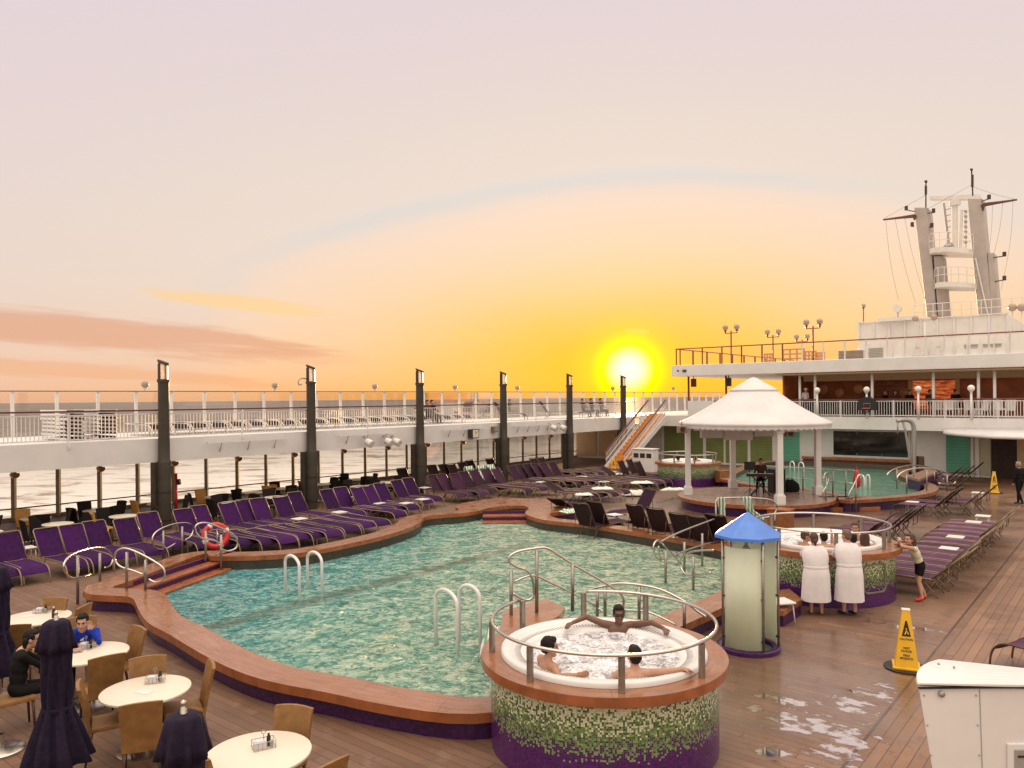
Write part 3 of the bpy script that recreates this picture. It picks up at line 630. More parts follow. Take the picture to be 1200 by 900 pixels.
handrail('handrail', 'low steel handrail with short posts at the pool edge behind the foreground hot tub', 'handrail', c12([(492, 285), (500, 262), (540, 240), (597, 227), (660, 215), (757, 222), (860, 245), (970, 300), (1030, 345), (1070, 372)]), at(700, 722, .40), at(803, 734, .40), [(700, 691, 722), (709, 688, 722), (749, 687, 726), (802, 705, 737)], extra=[c12([(480, 275), (540, 315), (600, 355)]), c12([(680, 340), (780, 345), (850, 370), (930, 410)])])
c11 = lambda L: [(a/6+740, b/6+540) for a, b in L]
handrail('handrail', 'long sloping steel handrail running from the pool up towards the blue-roofed shower', 'handrail', c11([(205, 700), (165, 670), (155, 600), (180, 560), (215, 575), (205, 570), (300, 520), (420, 470), (580, 410)]), at(780, 684, 0), at(823, 664, 0), [(780, 645, 690), (802, 635, 670), (823, 625, 668)], extra=[c11([(190, 600), (200, 680), (240, 690), (330, 650), (440, 610), (575, 570)]), c11([(220, 585), (280, 650), (335, 715)])])
handrail('handrail', 'short curved steel handrail low over the water just left of the blue-roofed shower', 'handrail', c11([(578, 628), (500, 630), (420, 640), (370, 665), (345, 705), (350, 755), (385, 800), (440, 805), (560, 785)]), at(812.5, 692, 0), at(838, 692, .2), [(812.5, 652, 694)])
# ------------------------------------------------------------------ shower
SC = at(874.5, 758, 0); SC.x = 4.05; SC.y = 13.35
sh = thing('pool_shower', 'open deck shower with blue pointed roof and curved frosted green panels', 'shower', SC)
MB().lathe([(.40, .004), (.40, .075), (.42, .085), (.51, .085), (.53, .07), (.53, .004)], seg=40).build('base_ring', purple_tile, sh, 'auto')
MB().lathe([(.0, .012), (.40, .012)], seg=32).build('floor_tray', mat_clap('shower_tray', (.16, .30, .18)), sh)
rf = MB(); rf.lathe([(.0, 2.36), (.56, 1.985), (.575, 1.975), (.575, 1.925), (.545, 1.925), (.0, 2.26)], seg=8); rf.build('blue_roof', pm('blue_roof_paint', (.07, .19, .58), .45, var=.15, scale=3), sh)
angs = [-165, -78, -20, 40, 110]
for a in angs:
    a = math.radians(a); d = Vector((math.cos(a), math.sin(a), 0))*.49; po_ = MB().cyl(d+UP*.085, d+UP*1.95, .022).build('post', steel_post, sh, True)
    for z in (.25, .95, 1.6): MB().box(d*.97+UP*z, (.05, .05, .03)).build('panel_clip', black, po_)
MB().lathe([(.465, .10), (.465, 1.80), (.455, 1.80), (.455, .10)], seg=20, a0=math.radians(-163), a1=math.radians(-80), closed=True).build('curved_panel', frost, sh, True)
MB().lathe([(.465, .10), (.465, 1.86), (.455, 1.86), (.455, .10)], seg=24, a0=math.radians(-18), a1=math.radians(108), closed=True).build('curved_panel', frost, sh, True)
hd = MB(); hd.cyl((0, .1, 1.98), (0, .1, 1.72), .03); hd.cyl((0, .1, 1.76), (0, .1, 1.70), .03, .075); hd.cyl((0, .1, 1.85), (.10, .02, 1.82), .02); hd.build('shower_head', grey_metal, sh, True)
# stool and steps near it
def side_table_mesh(): 
    m1 = MB().box((0, 0, .40), (.42, .42, .035)); m1 = m1.mesh('table_top', white, bevel=.012)
    return m1, [MB().tube([(sx*.16, sy*.16, .38), (sx*.19, sy*.19, 0)], .014, 6).mesh('leg', white_dull, True) for sx in (-1, 1) for sy in (-1, 1)]
STM = side_table_mesh()
def side_table(p, rz, label, group=None):
    th = thing('side_table', label, 'side table', p, rz, group); link('table_top', STM[0], th)
    for l in STM[1]: link('leg', l, th)
    return th
side_table(at(915, 729, 0), .2, 'small white plastic table standing on the deck between the shower and the robed pair', None)
platform('entry_steps', 'dark wooden steps at the left flank of the hot tub with the robed pair', 'step', [(900, 693), (925, 690), (940, 702), (918, 716), (898, 712)], 0, .32)
handrail('handrail', 'small D-shaped steel grab rail between the shower and the mosaic hot tub', 'handrail', [(902, 672), (907, 678), (908.5, 685), (906, 692), (902, 697)], at(903, 716, 0), at(908, 712, 0), [])
# towel loop behind shower roof
P1 = at(843, 632, 0); P2 = at(905, 628, 0)
handrail('handrail', 'white steel loop handrail hung with two striped towels above the blue shower roof', 'handrail', c11([(590, 290), (610, 268), (650, 262), (740, 258), (860, 262), (960, 270), (1005, 290), (1022, 325), (1010, 365), (975, 392), (920, 400)]), P1, P2, [(839, 588, 634), (908, 600, 622)])
def towel(label, pxs, P1, P2, w, mat=towel_green, group=None):
    L = plane_pts(pxs, P1, P2); n = (P2-P1).normalized(); t_ = n.cross(UP).normalized(); base = L[0]; vs = []; random.seed(int(pxs[0][0])); m = 9
    for i, p in enumerate(catmull(L, 3)):
        for k in range(m):
            f = k/(m-1)-.5; vs.append(p-base+n*(f*w*(1+.15*math.sin(i*.7)))+t_*(.05*math.sin(k*1.7+i*.5)+.03))
    q = len(catmull(L, 3)); fs = [(i*m+k, i*m+k+1, (i+1)*m+k+1, (i+1)*m+k) for i in range(q-1) for k in range(m-1)]
    o = MB().add(vs, fs).build('towel', mat, None, True); o.location = base; tag(o, label, 'towel', group); s = o.modifiers.new('S', 'SOLIDIFY'); s.thickness = .03; return o
towel('green striped towel on the left end of the loop rail above the shower', c11([(620, 255), (625, 300), (630, 350), (640, 410)]), P1, P2, .22)
towel('green striped towel twisted round the middle of the loop rail above the shower', c11([(800, 250), (810, 300), (830, 350), (880, 385), (905, 420)]), P1, P2, .28)
bx = at(915, 619, .0); MB_ = thing('step_box', 'tan wooden step box at the far side of the hot tub with the robed pair', 'box', bx, SHIP_A)
MB().box((0, 0, .31), (.55, .7, .58)).build('body', orange_wood, MB_, bevel=.01); MB().box((0, 0, .625), (.6, .75, .05)).build('lid', lip_mat, MB_, bevel=.01)
MB_ = dup(MB_, at(848, 567, 0), .3, 'tan wooden step box beside the distant hot tub, right behind a pavilion post')
MB_ = dup(MB_, at(828, 548, .3), .3, 'tan wooden box perched on the near edge of the distant hot tub'); MB_.scale = (.9, .6, .9); MB_.location.z = .5
MB_.location = (T3[0]+1.35, T3[1]-1.3, .2)
o = thing('lifebuoy', 'red ring lifebuoy with four white bands standing by the pool steps handrail', 'lifebuoy', at(253, 655, 0))
c = MB(); c.lathe([(.30+.075*math.cos(a), .075*math.sin(a)) for a in [2*PI*k/12 for k in range(12)]], seg=40, closed=True)
me = c.mesh('ring', red_plastic, True); r_ = link('ring', me, o); r_.rotation_euler = (PI/2-.25, 0, .45); r_.location = (0, 0, .64)
for k in range(4):
    b_ = MB(); b_.lathe([(.30+.080*math.cos(a), .080*math.sin(a)) for a in [2*PI*q/12 for q in range(12)]], seg=5, closed=True, a0=PI/2*k+.3, a1=PI/2*k+.58)
    b_ = b_.build('white_band', white, o, True); b_.rotation_euler = (PI/2-.25, 0, .45); b_.location = (0, 0, .64)
MB().cyl((0, .09, 0), (0, .09, .95), .022).build('stand_post', steel_post, o, True)
# ------------------------------------------------------------------ promenade deck on the left
PZ0, PZ1 = 2.28, 3.08; U0, U1 = -24.0, 32.0
pd = thing('promenade_deck', 'raised white promenade deck with a broad fascia running along the left side', 'deck')
m1 = MB(); m1.sbox(U0, U1, -.32, -.22, PZ0, PZ1); m1.build('fascia', white, pd)
m1 = MB(); m1.sbox(U0, 60, -6.45, -.322, PZ1-.14, PZ1-.004); m1.build('deck_slab', white_dull, pd)
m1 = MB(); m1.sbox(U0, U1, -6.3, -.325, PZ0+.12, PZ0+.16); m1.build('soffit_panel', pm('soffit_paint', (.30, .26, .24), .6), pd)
m1 = MB(); m1.sbox(U0, 34, -6.45, -6.2, PZ0-.05, PZ1-.145); m1.build('outer_beam', white_dull, pd)
# brackets with slim awning arms on the fascia
def arm(u, n, L, label):
    th = thing('fascia_bracket', label, 'bracket', S(u, -.2, PZ1-.22), SHIP_A)
    MB().box((L/2, -.16, 0), (L, .06, .05)).build('bar', white, th)
    for k in range(n): MB().tube([(L*(k+.5)/n, 0, -.35), (L*(k+.5)/n, -.15, -.02)], .016, 6).build('strut', grey_metal, th, True)
for i, (u, n, L) in enumerate(((1.6, 3, 3.4), (4.0+1.6, 2, .1), (7.4, 3, 3.2), (13.6, 3, 3.2), (19.0, 4, 3.6))):
    if L > 1: arm(u, n, L, 'slim white awning bar on struts along the promenade fascia, %s from the left' % ORD[len([1 for q in (1.6, 7.4, 13.6, 19.0) if q < u])])
# columns
for k in range(6):
    z1 = 5.08
    lab = 'tall dark lantern column, %s from the left, rising past the promenade rail' % ORD[k] if k < 5 else 'dark lantern column farthest right, beside the top of the white staircase'
    th = thing('lantern_column', lab, 'column', S(6.03*k, 0), SHIP_A, 'dark lantern columns along the promenade')
    MB().lathe([(.225, 0), (.225, 2.26), (.215, 2.32), (.19, 2.36), (.185, 3.0), (.18, z1)], seg=20).build('shaft', gunmetal, th, 'auto')
    c = MB(); c.box((-.06, .19, 1.14), (.55, .20, 2.27)); c.build('pilaster', gunmetal, th)
    c = MB(); [c.lathe([(.19, z), (.236, z), (.236, z+.04), (.19, z+.04)], seg=20) for z in (1.25, .30)]; c.build('band', black, th)
    MB().lathe([(.21, z1-.08), (.21, z1+.02), (.17, z1+.02)], seg=20).build('collar', gunmetal, th, 'auto')
    MB().lathe([(.15, z1+.02), (.15, z1+.55)], seg=16).build('lantern_glass', lantern_glass, th, True)
    MB().lathe([(.158, z1), (.158, z1+.62)], seg=10, a0=1.2, a1=3.6).build('lantern_back', black, th, True)
    b = MB(); [b.cyl((.165*math.cos(a), .165*math.sin(a), z1), (.165*math.cos(a), .165*math.sin(a), z1+.56), .018, seg=6) for a in (.4, 2.5, 4.6)]; b.build('lantern_bars', gunmetal, th)
    cp = MB(); vs = []; n = 20
    for zz in (0, 1):
        for q in range(n):
            a = 2*PI*q/n; vs.append((.19*math.cos(a), .19*math.sin(a), z1+.57+.075*math.cos(a-2.25)+(.06 if zz else -.02)))
    cp.add(vs, [tuple(range(n))[::-1], tuple(range(n, 2*n))]+[(q, (q+1) % n, n+(q+1) % n, n+q) for q in range(n)]); cp.build('slanted_cap', gunmetal, th)
# promenade railing, one panel of balusters between columns
rl = thing('promenade_railing', 'white baluster railing with a dark varnished handrail along the promenade edge', 'railing')
c = MB(); c.beam(S(U0, -.25, 4.05), S(U1, -.25, 4.05), .11, .05); c.build('handrail', maroon, rl)
u = U0; k = 0
while u < 27.5:
    p = MB(); L = 3.015
    p.beam(S(u, -.25, 3.16), S(u+L-.06, -.25, 3.16), .03, .035); p.beam(S(u, -.25, 3.93), S(u+L-.06, -.25, 3.93), .03, .035)
    for q in range(25): a = u+.02+q*.118; p.beam(S(a, -.25, 3.16), S(a, -.25, 3.93), .02, .02)
    p.build('baluster_panel', white, rl)
    p = MB(); p.beam(S(u-.03, -.25, 2.98), S(u-.03, -.25, 4.03), .05, .05); p.beam(S(u-.03, -.19, 2.88), S(u-.03, -.19, 3.0), .05, .05); p.build('post', white, rl); u += L
# outer windscreen and window wall
sc = thing('glass_windscreen', 'tall glass windscreen on pale posts along the outer edge of the promenade', 'windscreen')
c = MB(); c.beam(S(U0, -6.3, 4.77), S(60, -6.3, 4.77), .07, .05); c.build('top_rail', frame_mat, sc)
wl = thing('window_wall', 'row of tall open-sea windows between dark posts under the promenade', 'window wall')
c = MB(); c.beam(S(U0, -6.2, .47), S(34, -6.2, .47), .05, .045); c.build('handrail', maroon, wl)
c = MB(); c.sbox(U0, 34, -6.36, -6.22, 0, .14); c.build('low_sill', frame_mat, wl)
c = MB(); c.poly([S(U0, -6.28, .14), S(34, -6.28, .14), S(34, -6.28, PZ0), S(U0, -6.28, PZ0)]); c.build('window_panes', glass, wl)
k = 0; base_u, _ = uv_of((-18.13, 28.2, 0)); u = base_u-1.5*15
GL = 0
post_lower = []
while u < 60:
    tp = MB(); tp.beam(S(u, -6.3, PZ1-.1), S(u, -6.36, 4.75), .13, .09, EX); tp.build('post', white_dull, sc)
    c = MB(); c.poly([S(u+.08, -6.33, 3.25), S(u+1.42, -6.33, 3.25), S(u+1.42, -6.33, 4.72), S(u+.08, -6.33, 4.72)]); c.build('pane', glass_screen, sc)
    c = MB(); c.beam(S(u+.08, -6.33, 4.34), S(u+1.42, -6.33, 4.34), .02, .015); c.build('pane_rail', white_dull, sc)
    if u < 33.5:
        tp = MB(); tp.beam(S(u-.04, -6.15, .02), S(u-.04, -6.15, PZ0), .13, .13); tp.build('window_post', frame_mat, wl)
    post_lower.append(u); u += 1.5
vis = [u for u in post_lower if base_u-.1 <= u < 32]
for i, u in enumerate(vis[0::2]):
    th = thing('wall_lamp', 'amber half-globe lamp at the head of a window post, %s from the left' % ORD[i], 'wall lamp', S(u-.04, -6.02, 1.74), SHIP_A, 'amber half-globe lamps over the windows')
    b = MB(); b.lathe([(.0, -.16), (.10, -.13), (.16, -.06), (.175, 0), (.16, .04), (.0, .05)], seg=14); b.build('shade', amber_lamp, th, True)
    MB().box((0, .1, .06), (.10, .16, .06)).build('bracket', frame_mat, th)
def globe_lamp(name, label, p, h, r=.15, n=1, group=None, post=white_dull, pr=.035, gm=None, arm=.3, rz=0):
    th = thing(name, label, 'lamp', p, rz, group); gm = gm or bulb_dusk
    if n == 1:
        MB().cyl((0, 0, 0), (0, 0, h), pr, seg=8).build('post', post, th, True); cu_ = MB().lathe([(.03, h), (.09, h+.03), (.09, h+.06)], seg=10).build('lamp_cup', post, th, True)
        MB().ball((0, 0, h+.05+r), r, 14, 10).build('globe', gm, cu_, True)
    else:
        MB().cyl((0, 0, 0), (0, 0, h+.15), pr, seg=8).build('post', post, th, True); MB().beam((-arm, 0, h), (arm, 0, h), .05, .05).build('cross_arm', post, th)
        for s_ in (-1, 1):
            cu_ = MB().cyl((s_*arm, 0, h), (s_*arm, 0, h+.22), .03, .10, seg=8).build('lamp_cup', post, th, True); MB().ball((s_*arm, 0, h+.2+r), r, 14, 10).build('globe', gm, cu_, True)
    return th
for i, (x, y) in enumerate(((170, 454), (322, 455), (439, 456), (533, 454), (606, 455), (718, 455), (789, 455))):
    p = onplane(x, y, S(0, -6.3), RX); globe_lamp('globe_lamp', 'small white globe lamp on top of the windscreen, %s from the left' % ORD[i], (p.x, p.y, 4.80), p.z-4.80-.2 if p.z > 5.05 else .06, .15, group='globe lamps on the windscreen')
# floodlights, clock, speaker on the fascia
def fas(px, py): return onplane(px, py, S(0, -.19), RX)
def flood(px, py, label):
    p = fas(px, py)+RX*.25; th = thing('floodlight', label, 'floodlight', p, SHIP_A, 'floodlights on the promenade fascia')
    MB().cyl((0, 0, 0), (.05, -.28, -.12), .14, .17, 14).build('housing', white_dull, th, 'auto'); MB().cyl((.05, -.283, -.121), (.052, -.30, -.13), .145, .145, 14).build('lens', bulb, th)
    MB().tube([(0, .22, .15), (0, .1, .22), (0, 0, .05)], .03, 6).build('bracket', grey_metal, th, True)
for x, y, l in ((425, 517, 'white floodlight alone on the fascia between the second and third columns'), (448, 516, 'left one of two white floodlights beside each other under the promenade rail'), (457.5, 516, 'right one of two white floodlights beside each other under the promenade rail'), (642, 500, 'white floodlight just left of the fifth column'), (653, 500, 'white floodlight against the fifth column')): flood(x, y, l)
p = fas(552, 508); th = thing('wall_clock', 'square cream-faced clock on the fascia left of the fourth column', 'clock', p, SHIP_A)
MB().box((0, -.16, 0), (.50, .3, .46)).build('case', gunmetal, th, bevel=.02); MB().box((0, -.316, 0), (.40, .01, .38)).build('face', table_white, th); c = MB(); c.beam((0, -.325, 0), (.10, -.325, .10), .02, .012); c.beam((0, -.325, 0), (-.05, -.325, .14), .02, .012); c.build('hands', ink, th)
p = fas(578, 503); th = thing('speaker_box', 'small pale box speaker on the fascia beside the square clock', 'speaker', p, SHIP_A); MB().box((0, -.1, 0), (.35, .2, .3)).build('case', alu, th, bevel=.02); MB().box((0, -.206, 0), (.27, .01, .22)).build('grille', grey_metal, th)
p = at(206.5, 612, 0); th = thing('fire_pipe', 'slim red pipe standing right beside the first dark column', 'pipe', p); MB().cyl((0, 0, 0), (0, 0, 1.75), .055, seg=10).build('pipe', red_plastic, th, True); MB().box((.10, 0, 1.45), (.12, .12, .2)).build('valve_box', black, th)
hk = MB(); L = [onplane(a, b, S(0, -.15), RX) for a, b in ((361.5, 520), (361.5, 470), (361, 448), (357, 443.5), (352, 444), (349.5, 447), (350.5, 451), (354, 450))]; hk.tube(catmull(L, 4), .025, 6)
tag(hk.build('hooked_pole', grey_metal, None, True), 'thin pole with a hooked top standing just left of the second column', 'pole')
# stacked loungers and long low rows on the promenade are built with the loungers
# ------------------------------------------------------------------ aft structure
AZ = 3.14
aw = thing('aft_wall', 'white deckhouse wall with clapboard panels under the aft balcony', 'wall')
def wallq(name, px0, px1, z0, z1, mat, u=34, off=0.0):
    a = onu(px0, 540, u); b = onu(px1, 540, u); va, vb = uv_of(a)[1], uv_of(b)[1]; m = MB(); m.sbox(u-.06-off, u-off, va, vb, z0, z1); return m.build(name, mat, aw)
m = MB(); m.sbox(34, 34.3, -6.4, 34, 0, AZ-.6); m.build('wall', white, aw)
for a, b, mt in ((676, 699, cream_wall), (702, 722, cream_wall), (725, 748, cream_wall), (753, 776, clap_white), (779, 806, clap_green), (809, 824, clap_green), (828, 848, clap_green), (851, 876, clap_green), (880, 905, clap_green), (918, 937, teal), (1109, 1136.5, teal)): wallq('clapboard_panel', a, b, .15, 2.5, mt)
wallq('corner_trim', 1138.5, 1141, 0, 2.5, white, 34, .05)
# big dark window (screen) and its ledge
wallq('window_surround', 974, 1067, .78, 2.38, white, 34, .02); wallq('dark_window', 977.5, 1064.5, .90, 2.28, glass_dark, 34, .05)
wd = MB(); 
for x in (1005, 1034): 
    v = uv_of(onu(x, 540, 34))[1]
    for z in (1.0, 2.18): wd.ball(S(33.88, v, z), .035, 8, 6)
wd.build('glass_fixing', grey_metal, aw)
wallq('ledge', 940, 1071, .62, .76, lip_mat, 33.7); wallq('ledge_front', 941, 1070, 0, .62, pm('ledge_brown', (.12, .07, .045), .6), 33.9)  # dark brown face under the ledge
# doorway at the right
wallq('door_lintel', 1143, 1215, 2.2, 2.52, cream_wall); wallq('door_jamb', 1143, 1148, 0, 2.2, white, 34, .03)
wallq('door_leaf', 1149, 1161, .1, 2.2, pm('panelled_door', (.42, .40, .28), .5), 34); wallq('doorway', 1162, 1192, .01, 2.2, dark_in); wallq('door_leaf', 1194, 1208, .1, 2.2, cream_wall)
m = MB(); m.sbox(U0, 34, -6.1, -6.05, 0, 0); 
# aft balcony slab with fascia
ab = thing('aft_balcony', 'white aft balcony with broad curved fascia over the stage wall', 'balcony')
m = MB(); fr = []; N = 40
def fu(v): return 32.6-1.2*math.exp(-((v-23)/5.5)**2)
V0, V1 = -.25, 36
for i in range(N+1):
    v = V0+(V1-V0)*i/N; fr.append((fu(v), v))
vs = []; 
for (u_, v) in fr: vs += [S(u_, v, 2.46), S(u_, v, AZ), S(u_+.12, v, AZ), S(u_+.12, v, 2.46)]
m.add(vs, [(4*i+a, 4*i+4+a, 4*i+4+(a+1) % 4, 4*i+(a+1) % 4) for i in range(N) for a in range(4)]+[(0, 1, 2, 3), (4*N+3, 4*N+2, 4*N+1, 4*N)]); m.build('fascia', white, ab)
me = ab
m = MB(); m.add([S(u_+.06, v, AZ-.03) for u_, v in fr]+[S(60, v, AZ-.03) for u_, v in fr], [(i, i+1, N+2+i, N+1+i) for i in range(N)]); m.build('deck_slab', white_dull, ab)
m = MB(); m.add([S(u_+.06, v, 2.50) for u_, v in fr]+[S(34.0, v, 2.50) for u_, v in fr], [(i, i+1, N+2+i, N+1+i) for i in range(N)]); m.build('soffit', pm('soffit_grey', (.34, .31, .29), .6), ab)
# curved white canopy over the right doorway
cn_ = MB(); vs = []; N2 = 24
for i in range(N2+1):
    f = i/N2; x = 1105+f*115; a = onu(x, 505, 32.0); v = uv_of(a)[1]; dep = 3.6*min(1, (f*1.6)**.6)
    uf = fu(v)
    vs += [S(uf-.02, v, 2.62+.04*f), S(uf-dep, v, 2.46), S(uf-dep-.02, v, 2.36), S(uf-dep+.05, v, 2.32), S(uf-.02, v, 2.36)]
cn_.add(vs, [(5*i+a, 5*i+5+a, 5*i+5+(a+1) % 5, 5*i+(a+1) % 5) for i in range(N2) for a in range(5)]+[(0, 1, 2, 3, 4)])
tag(cn_.build('entrance_canopy', canvas, None, True), 'broad white curved canopy projecting over the right-hand doorway', 'canopy')
# balcony railing with balusters
br = thing('balcony_railing', 'white baluster railing with globe-topped posts along the aft balcony', 'railing')
def rpt(v, z): return S(fu(v)+.08, v, z)
v = 3.8; pts_v = []
def vat(px): return uv_of(onu(px, 480, 32.5))[1]
bounds = [vat(x) for x in (880, 917, 957, 984)]+[vat(x) for x in (1016, 1047, 1077, 1109, 1141, 1172, 1204, 1240)]
for a, b in zip(bounds[:-1], bounds[1:]):
    p = MB(); n = max(6, int((b-a)/.125))
    for z in (AZ+.10, AZ+.88): p.tube([rpt(a+(b-a)*q/4, z) for q in range(5)], .022, 6)
    for q in range(n): vv = a+(b-a)*(q+.5)/n; p.beam(rpt(vv, AZ+.10), rpt(vv, AZ+.88), .022, .022)
    p.build('baluster_panel', white, br); p = MB(); p.beam(rpt(a, AZ-.12), rpt(a, AZ+.98), .05, .05); p.build('post', white, br)
p = MB(); p.tube([rpt(bounds[0]+(bounds[-1]-bounds[0])*q/30, AZ+.97) for q in range(31)], .04, 6); p.build('handrail', maroon, br)
for i, x in enumerate((957.5, 1016, 1077.5, 1141)):
    v = vat(x); p = rpt(v, AZ)-EX*.12; globe_lamp('globe_lamp', 'white globe lamp on a rail post of the aft balcony, %s from the left' % ORD[i], (p.x, p.y, AZ-.05), 1.35, .17, group='globe lamps on the aft balcony rail', post=white, pr=.055, gm=bulb)
# left wing of the balcony, near the stair head: solid panels
p = MB(); p.sbox(32.0, 32.08, 3.6, 5.2, AZ, AZ+.95); tag(p.build('balcony_screen', white), 'plain white solid screen panel at the head of the staircase', 'screen')
lw = thing('landing_railing', 'short white railing with upright bars between the stair head and the pavilion roof', 'railing')
p = MB()
for q in range(26): vv = 5.3+q*.14; p.beam(S(32.3, vv, AZ), S(32.3, vv, AZ+.9), .022, .022)
p.build('balusters', white, lw); p = MB(); p.beam(S(32.3, 5.2, AZ+.93), S(32.3, 9.0, AZ+.93), .07, .05); p.build('handrail', maroon, lw)
# staircase
st = thing('staircase', 'straight open staircase with white sides and orange lit treads up to the balcony', 'staircase')
ub, ut, vL, vR = 26.4, 31.6, 1.0, 2.25; NS = 16
for k in range(NS):
    f = k/NS; u0 = ub+(ut-ub)*f; u1 = ub+(ut-ub)*(k+1)/NS; z = AZ*(k+1)/NS
    m = MB(); m.sbox(u0, u1+.04, vL+.05, vR-.05, z-.05, z); m.sbox(u1-.01, u1+.01, vL+.05, vR-.05, z-.0, z+AZ/NS-.05); m.build('tread', pm('stair_tread', (.60, .25, .05), .5) if 'stair_tread' not in MATS else MATS['stair_tread'], st)  # strong orange tread colour carries the sun glow on the stairs
for v, nm in ((vL, 0), (vR, 1)):
    m = MB(); m.hexa([S(ub-.1, v-.03, 0), S(ub-.1, v+.03, 0), S(ut, v+.03, AZ-.32), S(ut, v-.03, AZ-.32), S(ub-.1, v-.03, .28), S(ub-.1, v+.03, .28), S(ut, v+.03, AZ+.05), S(ut, v-.03, AZ+.05)]); m.build('stringer', white, st)
    m = MB()
    for k in range(34): f = (k+.5)/34; u_ = ub+(ut-ub)*f; z = AZ*f; m.beam(S(u_, v, z+.15), S(u_, v, z+.95), .025, .025)
    for dz_ in (.25, .6, .93): m.beam(S(ub, v, dz_+.03), S(ut, v, AZ+dz_+.03), .035, .035)
    m.build('side_railing', white, st); m = MB(); m.beam(S(ub-.1, v, 1.02), S(ut, v, AZ+1.02), .08, .06); m.build('handrail', maroon, st)
# ------------------------------------------------------------------ bar level
def mat_glow():
    m, t, b, o = newmat('backlit_bar_panel'); p = t.pos(); q = t.comb(t.vm('DOT_PRODUCT', p, tuple(RX)), t.m('MULTIPLY', t.xyz(p)[2], 5.0), 0.0)
    n = t.noise(q, 1.4, 5, .7, .5); c = t.ramp(n, [(.30, (.05, .006, .003)), (.48, (.38, .05, .012)), (.66, (.95, .28, .06))])
    t.set(b.inputs['Base Color'], (.12, .03, .01)); t.set(b.inputs['Emission Color'], c); b.inputs['Emission Strength'].default_value = .75; return m
bb = thing('bar_pavilion', 'open bar under the upper deck with terracotta walls and warm lit shelves', 'bar')
m = MB(); m.sbox(39, 39.2, 9, 38, AZ, 5.7); m.build('back_wall', bar_wall, bb)
m = MB(); m.sbox(34, 39, 8.9, 9.0, AZ, 5.7); m.build('side_wall', bar_wall, bb)
m = MB(); m.sbox(33, 39, 8.9, 38, 5.58, 5.66); m.build('ceiling', bar_ceiling, bb)
m = MB(); m.sbox(36.9, 37.1, 9.2, 38, 5.25, 5.6); m.build('header', bar_ceiling, bb)
def bv(px, u): return uv_of(onu(px, 460, u))[1]
m = MB(); m.sbox(38.9, 38.98, bv(1066, 38.9), bv(1122, 38.9), 3.5, 5.2); m.build('backlit_panel', mat_glow(), bb)
m = MB(); 
for x in (1067, 1122): vv = bv(x, 38.8); m.sbox(38.75, 38.88, vv-.12, vv+.12, AZ, 5.5)
m.build('panel_frame', cream_wall, bb)
# shelves with bottles between px 1022..1060
v0, v1 = bv(1020, 38.8), bv(1062, 38.8); m = MB()
for z in (4.3, 4.65, 5.0): m.sbox(38.6, 38.95, v0, v1, z, z+.03)
m.build('bottle_shelves', lip_mat, bb)
random.seed(3); m = MB()
for z in (4.33, 4.68, 5.03):
    v = v0+.1
    while v < v1-.1:
        h = random.uniform(.14, .25); p = S(38.72, v, z); m.lathe([(.035, 0), (.035, h*.6), (.012, h*.78), (.012, h)], p, 6); v += random.uniform(.10, .2)
bo = m.build('bottles', pm('bottle_glass', (.30, .14, .05), .2, var=.6, scale=3), bb); bo['kind'] = 'stuff'
m = MB(); m.sbox(36.2, 36.8, bv(905, 36.5), bv(1062, 36.5), 4.05, 4.12); m.build('counter_top', lip_mat, bb); m = MB(); m.sbox(36.3, 36.7, bv(905, 36.5), bv(1062, 36.5), AZ, 4.05); m.build('counter_front', dark_in, bb)
for k, x in enumerate((965, 983, 1006, 1060)):   # round wall plaques
    vv = bv(x, 38.95); p = S(38.93, vv, 4.75-.25*(k % 2)); q = MB(); q.lathe([(0, .02), (.25, .02), (.32, 0), (.32, -.04)], (0, 0, 0), 24); o = q.build('wall_plaque', amber_lamp, bb, True); o.matrix_world = Matrix.Translation(p) @ Matrix.Rotation(SHIP_A, 4, 'Z') @ Matrix.Rotation(-PI/2, 4, 'Y')
for k, x in enumerate((936, 954, 1021, 1093, 1146, 1165)):
    vv = bv(x, 33.4); m = MB(); m.cyl(S(33.6, vv, AZ), S(33.6, vv, 5.7), .075, seg=12); tag(m.build('deck_support', white, None, True), 'white round post holding the upper deck over the bar, %s from the left' % ORD[k], 'post', 'white posts in front of the bar')
for k, x in enumerate((807, 851)):
    vv = bv(x, 35); m = MB(); m.cyl(S(35, vv, AZ), S(35, vv, 5.7), .07, seg=12); tag(m.build('deck_support', red_post, None, True), ('left' if k == 0 else 'right')+' slim red-brown post under the open left end of the upper deck', 'post')
for k, x in enumerate((813, 854)):
    vv = bv(x, 34.6); th = thing('hanging_speaker', ('left' if k == 0 else 'right')+' dark box speaker hanging under the open end of the upper deck', 'speaker', S(34.6, vv, 5.28), SHIP_A); MB().box((0, 0, 0), (.3, .28, .55)).build('case', alu_dark, th, bevel=.02); MB().box((-.157, 0, 0), (.01, .22, .45)).build('grille', black, th); MB().cyl((0, 0, .28), (0, 0, .42), .03).build('hanger', black, th)
